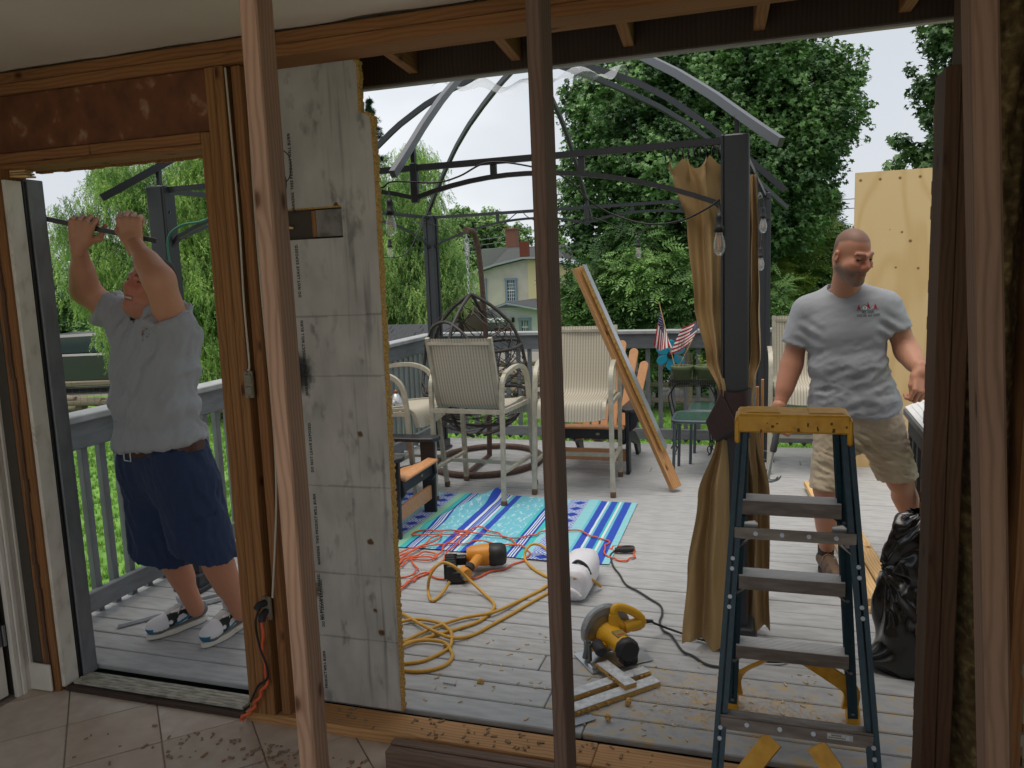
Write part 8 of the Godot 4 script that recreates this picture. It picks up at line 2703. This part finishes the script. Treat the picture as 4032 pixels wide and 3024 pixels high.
func build_background() -> void:
	var st := geo()
	box(st, Vector3(0, -0.85, -97), Vector3(500, 0.2, 300))
	setting(obj("lawn", st, M.lawn), "mown green lawn below the deck")
	st = geo()
	box(st, Vector3(-3, -0.748, -19.2), Vector3(60, 0.012, 15.0))
	setting(obj("gravel_yard", st, tri_mat(noise_tex(0.15, 4, [[0, col("5e5b56")], [0.5, col("8b8780")], [1, col("a9a59e")]], 512, 103), Color.WHITE, Vector3(0.5, 0.5, 0.5), 0.95, true)), "grey gravel yard beyond the rail fence")
	st = geo()
	box(st, Vector3(-10, -0.742, -23.5), Vector3(60, 0.012, 4.0))
	setting(obj("road", st, plain("5a5b5d", 0.9)), "grey road beyond the yard")
	# grass blades near the deck
	var mm := MultiMesh.new()
	mm.transform_format = MultiMesh.TRANSFORM_3D
	mm.use_colors = true
	st = geo()
	for k in 7:
		var a := k * 2.4
		var p := Vector3(cos(a), 0, sin(a)) * 0.35 * (k / 7.0 + 0.2)
		var w := Vector3(-sin(a), 0, cos(a)) * 0.07
		tri(st, p - w, p + w, p + Vector3(cos(a * 1.7) * 0.25, 1.0, sin(a * 1.7) * 0.25))
	mm.mesh = done(st)
	rng.seed = 404
	var n := 42000
	mm.instance_count = n
	for i in n:
		var p := Vector3(rng.randf_range(-12.5, 3.5), -0.75, rng.randf_range(-11.5, 0.5))
		if p.x > -3.4 and p.z > -4.9: p.z -= 5.2
		var s := rng.randf_range(0.03, 0.065)
		mm.set_instance_transform(i, Transform3D(Basis(Vector3.UP, rng.randf() * TAU).scaled(Vector3(s * 1.3, s, s * 1.3)), p))
		mm.set_instance_color(i, lin("567f30").lerp(lin("8fb355"), rng.randf()))
	var go := MultiMeshInstance3D.new()
	go.name = "grass"
	go.multimesh = mm
	var gm := StandardMaterial3D.new()
	gm.vertex_color_use_as_albedo = true; gm.roughness = 0.8; gm.cull_mode = BaseMaterial3D.CULL_DISABLED
	gm.backlight_enabled = true; gm.backlight = Color(0.3, 0.4, 0.12)
	go.material_override = gm
	put(go)
	stuff(tag(go, "short grass blades of the lawn round the deck", "grass"))

	# ---- trees
	var maple := [[-0.98, 4.55, -12.50, 1.41], [-2.40, 4.36, -12.00, 1.16], [0.36, 4.50, -12.50, 1.13], [-1.94, 5.66, -13.00, 1.30], [-0.27, 5.58, -12.50, 1.22], [0.94, 4.08, -12.20, 0.71], [1.10, 4.81, -12.50, 0.55], [-2.89, 3.28, -12.20, 0.86], [-1.56, 3.29, -11.70, 1.05], [-0.25, 3.15, -12.00, 1.04], [0.66, 3.27, -12.20, 0.72], [0.90, 2.71, -12.30, 0.36], [0.29, 2.50, -12.10, 0.72], [-0.73, 2.32, -12.30, 0.83], [-3.15, 4.92, -12.00, 0.50], [-3.30, 2.61, -12.00, 0.52], [-1.26, 6.88, -13.00, 1.69], [-2.91, 2.26, -12.20, 0.61], [-1.2, 4.0, -13.6, 1.3], [-2.0, 3.0, -13.4, 1.0], [0.2, 3.8, -13.4, 1.0]]
	var t := tree("large dark green maple filling the sky behind the gazebo", "", Vector3(-1.1, -0.8, -13.0), 0.30, Vector3(-1.0, 6.5, -13.0), maple.slice(0, 12), "4d4238")
	foliage("crown", t, maple, 0, 30000, 0.155, lin("274a28"), lin("6f9656"), 7, 0.13)
	var bush := [[-2.82, 1.25, -11.20, 0.70], [-1.89, 1.55, -11.00, 0.71], [-1.29, 1.21, -11.20, 0.71], [-3.26, 0.87, -10.90, 0.33], [-2.28, 0.85, -10.90, 0.48], [-1.56, 0.77, -10.80, 0.47], [-0.68, 1.04, -11.20, 0.63], [-0.84, 1.82, -11.50, 0.56], [-2.11, 2.20, -11.50, 0.57], [-2.0, 0.3, -11.2, 0.6], [-1.0, 0.3, -11.2, 0.6], [-2.9, 0.3, -11.2, 0.5], [-0.1, 0.9, -11.6, 0.6]]
	t = tree("leafy shrub with pointed leaflets under the maple, behind the flags", "", Vector3(-1.8, -0.8, -11.3), 0.06, Vector3(-1.7, 1.6, -11.3), bush.slice(0, 5), "4d4238")
	foliage("crown", t, bush, 2, 9000, 0.26, lin("2f5428"), lin("7ba255"), 8, 0.02)
	var hedge := [[0.57, 2.48, -13.50, 0.61], [0.89, 2.80, -13.50, 0.35], [0.74, 1.78, -13.50, 0.70], [0.32, 1.45, -13.20, 0.70], [0.90, 1.08, -13.30, 0.61], [1.23, 1.76, -13.50, 0.30], [0.41, 0.58, -13.20, 0.70], [0.07, 2.17, -14.00, 0.55], [0.8, 0.3, -13.4, 0.7], [-0.2, 0.6, -13.6, 0.6]]
	t = tree("yellow green bushy tree left of the man with the hammer", "", Vector3(0.6, -0.8, -13.6), 0.08, Vector3(0.6, 2.4, -13.5), hedge.slice(0, 5), "4d4238")
	foliage("crown", t, hedge, 2, 7000, 0.24, lin("3d6428"), lin("a5bd55"), 9, 0.0)
	var w1 := [[-10.55, 3.33, -9.00, 0.90], [-11.68, 2.74, -8.80, 0.67], [-9.63, 3.22, -9.30, 0.90], [-11.16, 1.89, -8.80, 0.83], [-9.89, 2.17, -9.00, 0.90], [-10.57, 0.90, -8.70, 0.74], [-9.37, 1.51, -9.00, 0.73], [-9.42, 0.56, -8.70, 0.56], [-9.43, 3.93, -9.40, 0.57], [-11.12, 3.69, -9.00, 0.41], [-8.6, 2.6, -9.4, 0.8], [-8.5, 3.8, -9.4, 0.8], [-8.4, 1.2, -9.2, 0.7]]
	t = tree("feathery light green willow filling the doorway view", "willows", Vector3(-9.3, -0.8, -9.4), 0.22, Vector3(-9.6, 3.8, -9.3), w1.slice(0, 9), "3b352d")
	foliage("crown", t, w1, 1, 26000, 0.15, lin("447030"), lin("b4d276"), 10, 0.16, 0.8)
	var w2 := [[-9.82, 4.41, -19.00, 1.08], [-10.77, 3.67, -19.00, 0.96], [-9.16, 3.29, -18.70, 0.80], [-10.14, 2.55, -18.80, 1.23], [-9.06, 2.24, -19.00, 0.81], [-10.76, 1.49, -18.70, 1.10], [-9.43, 1.18, -18.70, 1.08], [-8.50, 1.55, -18.80, 0.74], [-9.63, 5.18, -19.00, 0.54], [-10.56, 0.53, -18.50, 0.68], [-11.4, 2.6, -19.2, 1.1], [-11.6, 4.2, -19.2, 1.0], [-11.5, 1.0, -19.0, 0.9]]
	t = tree("rounded light green willow beyond the left railing and egg chair", "willows", Vector3(-10.2, -0.8, -19.2), 0.25, Vector3(-10.1, 4.0, -19.0), w2.slice(0, 6), "3b352d")
	foliage("crown", t, w2, 1, 20000, 0.20, lin("4c7a3a"), lin("bcdc84"), 11, 0.08, 0.7)
	var far1 := [[-15.37, 3.18, -38.00, 1.76], [-14.00, 4.10, -38.00, 1.12], [-15.57, 4.67, -38.00, 0.88], [-13.25, 3.09, -38.00, 0.99], [-16.36, 2.22, -37.00, 1.49], [-12.46, 3.66, -38.00, 0.74], [-12.91, 1.82, -42.00, 0.81], [-14.54, 1.67, -37.00, 1.23], [-17.2, 3.6, -38, 1.5], [-16.5, 0.6, -37, 1.4], [-11.6, 3.4, -42.0, 0.9]]
	for l in far1:
		l[0] *= 1.25; l[1] = 1.65 + (l[1] - 1.65) * 1.25; l[2] = 2.6 + (l[2] - 2.6) * 1.25; l[3] *= 1.25
	t = tree("distant round headed tree behind the beige house", "", Vector3(-18.7, -1.0, -48.5), 0.3, Vector3(-18.7, 4.0, -48.2), far1.slice(0, 5), "3b352d")
	foliage("crown", t, far1, 0, 9000, 0.34, lin("44683a"), lin("93b46a"), 12, 0.05)
	var oak := [[2.03, 3.88, -9.50, 0.25], [1.99, 3.53, -9.50, 0.22], [1.89, 4.13, -9.50, 0.14], [1.83, 3.12, -9.50, 0.22], [2.06, 2.98, -9.50, 0.22], [1.74, 3.31, -9.50, 0.14], [2.35, 4.14, -9.50, 0.43], [2.38, 3.25, -9.50, 0.49], [2.23, 4.62, -9.50, 0.36], [2.9, 3.6, -9.6, 0.8], [2.9, 4.8, -9.6, 0.8], [1.64, 2.98, -9.5, 0.12]]
	t = tree("oak with loose leafy sprigs at the right above the plywood", "", Vector3(3.2, -0.8, -9.8), 0.2, Vector3(3.1, 4.6, -9.8), oak, "4d4238")
	foliage("crown", t, oak, 0, 2300, 0.15, lin("31502c"), lin("6d8c58"), 13, 0.1, 0.9)
	# spruces
	for q in [[Vector3(-13.6, -0.8, -24.0), 9.1, 2.3, 7200, "dark spruce tip showing beside the foil board", 14], [Vector3(1.55, -0.8, -17.8), 4.2, 0.95, 4200, "slim blue green spruce behind the man with the hammer", 15], [Vector3(1.15, -0.8, -19.0), 3.6, 0.9, 3000, "lower dark spruce left of the slim blue green one", 16]]:
		var tt := thing("spruce", q[4], "tree", "spruces")
		var b: Vector3 = q[0]; var h: float = q[1]; var w: float = q[2]
		st = geo()
		tube(st, [b, b + Vector3(0, h, 0)], [0.14, 0.01], 7)
		obj("trunk", st, plain("4a3d31", 0.95), tt)
		var lob := []
		var r := RandomNumberGenerator.new(); r.seed = q[5]
		for k in 70:
			var f := pow(r.randf(), 0.8)
			var y := h * (0.10 + 0.88 * f)
			var rad := w * (1.0 - f) + 0.05
			var a := r.randf() * TAU
			for j in 3:
				var e := (j + 1) / 3.0
				lob.append([b.x + cos(a) * rad * e, b.y + y - 0.16 * rad * e, b.z + sin(a) * rad * e, 0.10 + 0.13 * (1.0 - f)])
		foliage("crown", tt, lob, 3, q[3], 0.16, lin("25402f"), lin("537461"), q[5], -0.2, 0.9)
	var back := [[3.0, 0.81, -30.0, 0.9], [2.2, 0.2, -30.0, 1.2], [3.82, 0.43, -30.0, 1.2], [0.6, 0.3, -30.0, 1.4], [-1.4, 0.4, -30.0, 1.4], [-3.2, 0.6, -31.0, 1.5], [-5.2, 0.6, -31.0, 1.3], [5.6, 0.8, -30, 1.5]]
	var hd := thing("hedgerow", "distant hedgerow low behind the trees", "hedge")
	foliage("leaves", hd, back, 0, 5000, 0.34, lin("35582f"), lin("759a55"), 17)
	var back2 := [[-17.5, 0.4, -16.0, 1.2], [-19.5, 0.6, -17.0, 1.5], [-15.5, 0.0, -17.0, 1.0], [-13.8, 0.2, -18.0, 1.0], [-21.5, 1.5, -16.0, 1.8], [-13.0, 1.6, -20.0, 1.2], [-14.6, 2.2, -20.0, 1.6], [-17.0, 2.6, -20.0, 1.9], [-16.0, 1.0, -20.0, 1.5]]
	hd = thing("hedgerow", "dense green thicket behind the willow in the doorway view", "hedge")
	foliage("leaves", hd, back2, 2, 7000, 0.42, lin("3a6030"), lin("86ad60"), 18)

	build_houses()
	build_fence()

func sash(parent: Node, at: Transform3D, w: float, h: float, rows: int, trim: Material) -> void:
	var st := geo()
	for s in [-1, 1]:
		box(st, at * Vector3(s * (w / 2 + 0.05), 0, 0.02), Vector3(0.11, h + 0.22, 0.08), 0.0, at.basis)
		box(st, at * Vector3(0, s * (h / 2 + 0.05), 0.03), Vector3(w + 0.26, 0.11, 0.09), 0.0, at.basis)
	var o := obj("window", st, trim, parent)
	st = geo()
	box(st, at * Vector3(0, 0, -0.02), Vector3(w, h, 0.02), 0.0, at.basis)
	obj("pane", st, plain("4f5c66", 0.12), o)
	st = geo()
	for k in range(1, 4):
		box(st, at * Vector3(-w / 2 + w * k / 4.0, 0, 0.0), Vector3(0.022, h, 0.03), 0.0, at.basis)
	for k in range(1, rows):
		box(st, at * Vector3(0, -h / 2 + h * k / rows, 0.0), Vector3(w, 0.045 if k == rows / 2 else 0.022, 0.034), 0.0, at.basis)
	obj("muntins", st, plain("dfe3e6", 0.6), o)

func build_houses() -> void:
	var shingle := tri_mat(noise_tex(0.12, 4, [[0, col("5d5e60")], [0.5, col("77787a")], [1, col("8f8f8e")]], 256, 111), Color.WHITE, Vector3(0.7, 0.7, 0.7), 0.95)
	var dark_sh := tri_mat(noise_tex(0.12, 4, [[0, col("34363a")], [1, col("54575c")]], 256, 112), Color.WHITE, Vector3(1.2, 1.2, 1.2), 0.95)
	var stucco := tri_mat(noise_tex(0.02, 4, [[0, col("c0bab0")], [1, col("d0cbc2")]], 256, 113), Color.WHITE, Vector3(0.3, 0.3, 0.3), 0.95)
	var trim := plain("7f93a6", 0.7)
	var brick := tri_mat(noise_tex(0.2, 3, [[0, col("5e3c32")], [1, col("8a5f4f")]], 128, 114), Color.WHITE, Vector3(2, 6, 2), 0.95)
	# stucco house with the shallow gable towards us
	var h := thing("stucco_house", "two storey beige and yellow stucco house with grey framed windows", "house")
	var st := geo()
	var z := -34.0
	var prof := PackedVector2Array([Vector2(-13.95, -1.2), Vector2(-10.81, -1.2), Vector2(-10.81, 2.46), Vector2(-11.0, 2.44), Vector2(-12.4, 2.16), Vector2(-13.95, 1.74)])
	extrude(st, prof, 5.0, xf(Vector3(0, 0, z - 2.5)))
	obj("wall", st, stucco, h)
	st = geo()
	extrude(st, PackedVector2Array([Vector2(-10.81, -1.2), Vector2(-7.2, -1.2), Vector2(-7.2, 1.72), Vector2(-10.4, 2.42), Vector2(-10.81, 2.46)]), 5.0, xf(Vector3(0, 0, z - 2.5)))
	obj("yellow_wall", st, plain("dccfa2", 0.9), h)
	st = geo()
	sweep(st, [Vector3(-14.2, 1.75, z - 2.4), Vector3(-12.4, 2.25, z - 2.4), Vector3(-11.0, 2.52, z - 2.4), Vector3(-10.3, 2.50, z - 2.4), Vector3(-8.2, 2.06, z - 2.4), Vector3(-6.9, 1.75, z - 2.4)], 5.5, 0.09, Vector3.BACK)
	var rf := obj("roof", st, plain("9aa3aa", 0.6), h)
	st = geo()
	extrude(st, PackedVector2Array([Vector2(-15.6, 1.5), Vector2(-9.0, 1.5), Vector2(-10.6, 3.55), Vector2(-13.35, 3.55)]), 0.2, Transform3D(Basis(Vector3.RIGHT, -0.15), Vector3(-0.35, -0.3, -39.6)))
	box(st, Vector3(-12.2, 1.2, -42.0), Vector3(6.4, 4.2, 3.4))
	obj("slate_roof", st, shingle, h)
	st = geo()
	box(st, Vector3(-13.0, 3.72, -38.6), Vector3(0.60, 0.95, 0.5), 0.01)
	box(st, Vector3(-13.0, 4.2, -38.6), Vector3(0.70, 0.08, 0.6), 0.01)
	obj("chimney", st, brick, rf)
	st = geo()
	box(st, Vector3(-11.42, 3.0, -35.6), Vector3(0.42, 0.75, 0.4), 0.01)
	obj("chimney", st, tri_mat(brick.albedo_texture, col("e0b090"), Vector3(2, 6, 2), 0.9), rf)
	st = geo()
	box(st, Vector3(-7.6, 2.5, -37.5), Vector3(2.6, 1.2, 2.6), 0.0, Basis(Vector3.BACK, -0.25))
	obj("rear_roof", st, dark_sh, h)
	sash(h, Transform3D(Basis(), Vector3(-13.22, 1.02, z + 0.02)), 0.36, 0.98, 6, trim)
	sash(h, Transform3D(Basis(), Vector3(-11.68, 1.0, z + 0.02)), 0.38, 0.98, 6, trim)
	st = geo()
	box(st, Vector3(-13.2, 0.62, z + 0.14), Vector3(0.36, 0.18, 0.25), 0.01)
	obj("window_unit", st, plain("c9ccce", 0.5), h)
	# white clapboard house in front of it
	h = thing("clapboard_house", "low white clapboard house with a striped awning", "house")
	z = -29.0
	for k in 18:
		st = geo()
		var y := -1.15 + 0.085 * k
		var half := 1.75 if y < 0.30 else maxf(0.1, 1.75 - (y - 0.30) / 0.22 * 0.9)
		box(st, Vector3(-9.6 if y < 0.3 else -9.95, y + 0.045, z), Vector3(half * 2.0 * (1.0 if y < 0.3 else 0.9), 0.084, 0.03), 0.0, Basis(Vector3.RIGHT, 0.12))
		obj("clapboard", st, plain("d3d6d8", 0.7), h)
	st = geo()
	extrude(st, PackedVector2Array([Vector2(-11.3, -1.2), Vector2(-7.8, -1.2), Vector2(-7.8, 0.1), Vector2(-10.2, 0.52), Vector2(-11.3, 0.22)]), 4.0, xf(Vector3(0, 0, z - 2.03)))
	obj("wall", st, plain("c9ccce", 0.8), h)
	st = geo()
	sweep(st, [Vector3(-11.35, 0.22, z - 1.9), Vector3(-10.22, 0.58, z - 1.9), Vector3(-9.0, 0.34, z - 1.9), Vector3(-7.6, 0.05, z - 1.9)], 4.4, 0.07, Vector3.BACK)
	obj("roof", st, dark_sh, h)
	st = geo()
	sweep(st, [Vector3(-11.35, 0.20, z + 0.32), Vector3(-10.22, 0.56, z + 0.32), Vector3(-9.0, 0.32, z + 0.32), Vector3(-7.6, 0.03, z + 0.32)], 0.04, 0.07, Vector3.BACK)
	obj("eave_trim", st, plain("9fb0bb", 0.7), h)
	sash(h, Transform3D(Basis(), Vector3(-9.52, -0.45, z + 0.04)), 0.30, 0.56, 2, trim)
	st = geo()
	box(st, Vector3(-10.02, -0.14, z + 0.10), Vector3(0.10, 0.20, 0.12), 0.01)
	obj("wall_lamp", st, M.black, h)
	st = geo()
	box(st, Vector3(-12.2, -0.9, z - 1.0), Vector3(2.3, 1.1, 2.0))
	obj("low_wing", st, plain("b9bdc0", 0.8), h)
	st = geo()
	sweep(st, [Vector3(-13.5, -0.16, z - 0.6), Vector3(-11.3, 0.28, z - 0.6)], 2.8, 0.06, Vector3.BACK)
	obj("low_wing_roof", st, dark_sh, h)
	for k in 22:
		st = geo()
		var x := -12.35 + 0.1 * k
		sweep(st, [Vector3(x, -0.02, z + 0.1), Vector3(x, -0.10, z + 0.75), Vector3(x, -0.19, z + 0.76)], 0.1, 0.012, Vector3.RIGHT)
		obj("awning_strip", st, plain("dfe2e2" if k % 2 else "86a39a", 0.7), h)
	st = geo()
	box(st, Vector3(-10.45, -0.62, z + 0.3), Vector3(0.7, 0.3, 0.3), 0.01)
	obj("brick_step", st, brick, h)
	# brown outbuilding left
	h = thing("brown_outbuilding", "weathered brown outbuilding half hidden left of the egg chair", "shed")
	st = geo()
	for k in 13:
		box(st, Vector3(-12.8, -0.75 + 0.12 * k + 0.06, -26.0), Vector3(3.4, 0.112, 0.05), 0.0, Basis(Vector3.RIGHT, 0.1))
	obj("board_wall", st, plain("4f4238", 0.9), h)
	st = geo()
	box(st, Vector3(-12.8, -0.1, -27.4), Vector3(3.3, 1.6, 2.6))
	obj("wall", st, plain("54463b", 0.9), h)
	st = geo()
	box(st, Vector3(-12.8, 1.0, -26.6), Vector3(4.0, 0.08, 2.6), 0.0, Basis(Vector3.RIGHT, 0.35))
	obj("roof", st, shingle, h)
	for x in [-11.9, -13.2]:
		sash(h, Transform3D(Basis(), Vector3(x, 0.25, -25.95)), 0.3, 0.5, 2, plain("c9c9c4", 0.7))
	# low shed roof just beyond the railing
	h = thing("garden_shed", "low garden shed with dark shingle roof just beyond the railing", "shed")
	st = geo()
	box(st, Vector3(-6.0, -0.2, -9.8), Vector3(2.0, 1.1, 1.0))
	obj("wall", st, plain("7d7a73", 0.9), h)
	var nrows := 5
	for r in nrows:
		for c in 12:
			st = geo()
			var f := float(r) / nrows
			box(st, Vector3(-7.1 + 0.185 * c + (0.09 if r % 2 else 0.0), 0.66 + 0.24 * f + 0.004 * ((c * 7 + r * 3) % 3), -9.1 - 0.62 * f), Vector3(0.178, 0.012, 0.155), 0.0, Basis(Vector3.RIGHT, 0.37 + 0.03))
			obj("shingle", st, dark_sh, h)
	st = geo()
	box(st, Vector3(-6.05, 0.74, -9.42), Vector3(2.3, 0.02, 0.85), 0.0, Basis(Vector3.RIGHT, 0.37))
	obj("roof", st, dark_sh, h)
	# roof behind the man at right
	h = thing("distant_house", "corner of a distant grey roof above the shaved head", "house")
	st = geo()
	extrude(st, PackedVector2Array([Vector2(2.2, 0), Vector2(6.5, 0), Vector2(6.5, 2.95), Vector2(2.95, 2.95), Vector2(2.4, 2.62), Vector2(2.2, 2.2)]), 3.0, xf(Vector3(0, -0.3, -27)))
	obj("wall", st, plain("77736c", 0.9), h)
	st = geo()
	box(st, Vector3(2.86, 2.8, -25.4), Vector3(0.12, 0.5, 0.12))
	obj("chimney", st, M.black, h)
	# house corner seen through the doorway
	h = thing("neighbour_house", "tan clapboard house corner low in the doorway at left", "house")
	for k in 18:
		st = geo()
		box(st, Vector3(-18.9, -1.6 + 0.105 * k + 0.05, -14.0), Vector3(2.0, 0.102, 0.04), 0.0, Basis(Vector3.RIGHT, 0.12))
		obj("clapboard", st, plain("a39a80", 0.85), h)
	st = geo()
	box(st, Vector3(-17.72, -0.7, -13.96), Vector3(0.34, 2.0, 0.12), 0.01)
	obj("corner_board", st, plain("d5d6d4", 0.7), h)
	st = geo()
	box(st, Vector3(-18.6, -0.7, -15.2), Vector3(2.4, 2.0, 2.3))
	box(st, Vector3(-16.5, -0.6, -15.6), Vector3(2.2, 1.8, 1.4))
	obj("wall", st, plain("8d9092", 0.85), h)
	# parked vehicles
	for q in [[Vector3(-15.6, -0.75, -12.6), 0.35, "dark parked car behind the railing, low in the doorway"]]:
		car(q[0], q[1], q[2])
	var wb := thing("white_barrel", "white plastic barrel beyond the left railing in the doorway", "barrel", "", Vector3(-14.4, -1.45, -11.0))
	st = geo()
	lathe(st, [Vector2(0.2, 0.0), Vector2(0.24, 0.05), Vector2(0.24, 0.5), Vector2(0.22, 0.56)], 18)
	obj("drum", st, plain("d9dde2", 0.5), wb)
	st = geo()
	lathe(st, [Vector2(0.25, 0.54), Vector2(0.26, 0.60), Vector2(0.22, 0.63), Vector2(0.05, 0.63)], 18)
	obj("lid", st, plain("e6e9ec", 0.5), wb)
	# overhead wires
	st = geo()
	for k in 2:
		var pts := []
		for j in 13: pts.append(Vector3(-4.0 + 9.0 * j / 12.0, 3.62 - 0.28 * k + 0.06 * pow(j / 6.0 - 1.0, 2.0), -24.0))
		tube(st, pts, 0.012, 4)
	stuff(tag(obj("overhead_wires", st, plain("5f6368", 0.8)), "thin overhead wires crossing the sky left of the plywood", "wires"))
	st = geo()
	for k in 3:
		var pts := []
		for j in 13: pts.append(Vector3(-17.5 + 6.0 * j / 12.0, 2.55 + 0.25 * k + 0.5 * j / 12.0, -33.0))
		tube(st, pts, 0.014, 4)
	stuff(tag(obj("overhead_wires", st, plain("7f868a", 0.8)), "thin overhead wires in front of the round tree by the brick chimney", "wires"))

func car(at: Vector3, turn: float, label: String) -> void:
	var t := thing("parked_car", label, "car", "", at, turn)
	var paint := plain("1b1e22", 0.25)
	paint.clearcoat_enabled = true; paint.clearcoat = 0.8
	var st := geo()
	extrude(st, PackedVector2Array([Vector2(-2.1, 0.3), Vector2(-2.15, 0.75), Vector2(-1.6, 0.92), Vector2(-1.1, 0.98), Vector2(1.0, 0.98), Vector2(1.9, 0.88), Vector2(2.15, 0.65), Vector2(2.15, 0.32)]), 1.7, xf(Vector3.ZERO), 0.05)
	obj("body", st, paint, t)
	st = geo()
	extrude(st, PackedVector2Array([Vector2(-1.5, 0.95), Vector2(-0.85, 1.42), Vector2(0.6, 1.45), Vector2(1.2, 0.97)]), 1.5, xf(Vector3.ZERO), 0.06)
	obj("cabin", st, paint, t)
	st = geo()
	extrude(st, PackedVector2Array([Vector2(-1.25, 1.0), Vector2(-0.8, 1.36), Vector2(0.52, 1.38), Vector2(1.0, 1.0)]), 1.52, xf(Vector3.ZERO))
	obj("window", st, plain("3a454c", 0.08), t)
	for s in [-1, 1]:
		for x in [-1.35, 1.35]:
			st = geo()
			tube(st, [Vector3(x, 0.32, s * 0.66), Vector3(x, 0.32, s * 0.87)], 0.32, 18)
			var w := obj("wheel", st, M.rubber, t)
			st = geo()
			tube(st, [Vector3(x, 0.32, s * 0.86), Vector3(x, 0.32, s * 0.88)], 0.19, 14)
			obj("rim", st, M.steel, w)

func build_fence() -> void:
	var wood := tri_mat(noise_tex(0.06, 4, [[0, col("6b5f52")], [1, col("9c8f7d")]], 256, 121), Color.WHITE, Vector3(3, 3, 3), 0.95)
	var f := thing("rail_fence", "weathered split rail fence between lawn and gravel yard", "fence")
	var pts := [Vector3(-13.5, -0.75, -7.2), Vector3(-10.6, -0.75, -8.2), Vector3(-8.2, -0.75, -9.6), Vector3(-6.0, -0.75, -10.6), Vector3(-3.6, -0.75, -11.0), Vector3(-1.2, -0.75, -10.7), Vector3(1.2, -0.75, -11.4), Vector3(3.6, -0.75, -11.8)]
	rng.seed = 55
	for i in pts.size():
		var p: Vector3 = pts[i]
		stick("post", p, p + Vector3(rng.randf_range(-0.04, 0.04), 1.05, 0), 0.12, 0.10, wood, f)
		if i + 1 < pts.size():
			for k in 3:
				var y := 0.22 + 0.30 * k
				stick("rail", p + Vector3(-0.06, y + rng.randf_range(-0.04, 0.04), 0.02), pts[i + 1] + Vector3(0.06, y + rng.randf_range(-0.04, 0.04), 0.02), 0.09, 0.07, wood, f, Vector3.UP, 0.02)
	# wire mesh on the fence
	var st := geo()
	for i in pts.size() - 1:
		var a: Vector3 = pts[i]; var b: Vector3 = pts[i + 1]
		for k in 10:
			var y := 0.05 + 0.09 * k
			tube(st, [a + Vector3(0, y, 0.07), b + Vector3(0, y, 0.07)], 0.0025, 3)
		var L := a.distance_to(b)
		for k in int(L / 0.12):
			var p := a.lerp(b, k * 0.12 / L) + Vector3(0, 0, 0.07)
			tube(st, [p + Vector3(0, 0.03, 0), p + Vector3(0, 0.88, 0)], 0.0025, 3)
	stuff(obj("wire_mesh", st, plain("70716d", 0.6, 0.4), f))
	# firewood and stone heap by the fence
	for q in [[Vector3(-11.6, -0.75, -8.3), "heap of old logs by the rail fence in the doorway view"], [Vector3(-4.2, -0.75, -11.9), "low heap of logs behind the rail fence beyond the chairs"]]:
		var w := thing("log_pile", q[1], "log pile", "log piles by the fence", q[0])
		for k in 14:
			st = geo()
			var p := Vector3(rng.randf_range(-0.8, 0.8), 0.08 + 0.14 * (k % 4), rng.randf_range(-0.25, 0.25))
			var d := Vector3(1.0, rng.randf_range(-0.12, 0.12), rng.randf_range(-0.3, 0.3)).normalized() * rng.randf_range(0.3, 0.6)
			var r := rng.randf_range(0.05, 0.10)
			tube(st, [p - d, p + d], [r, r * 0.9], 8)
			obj("log", st, wood, w)
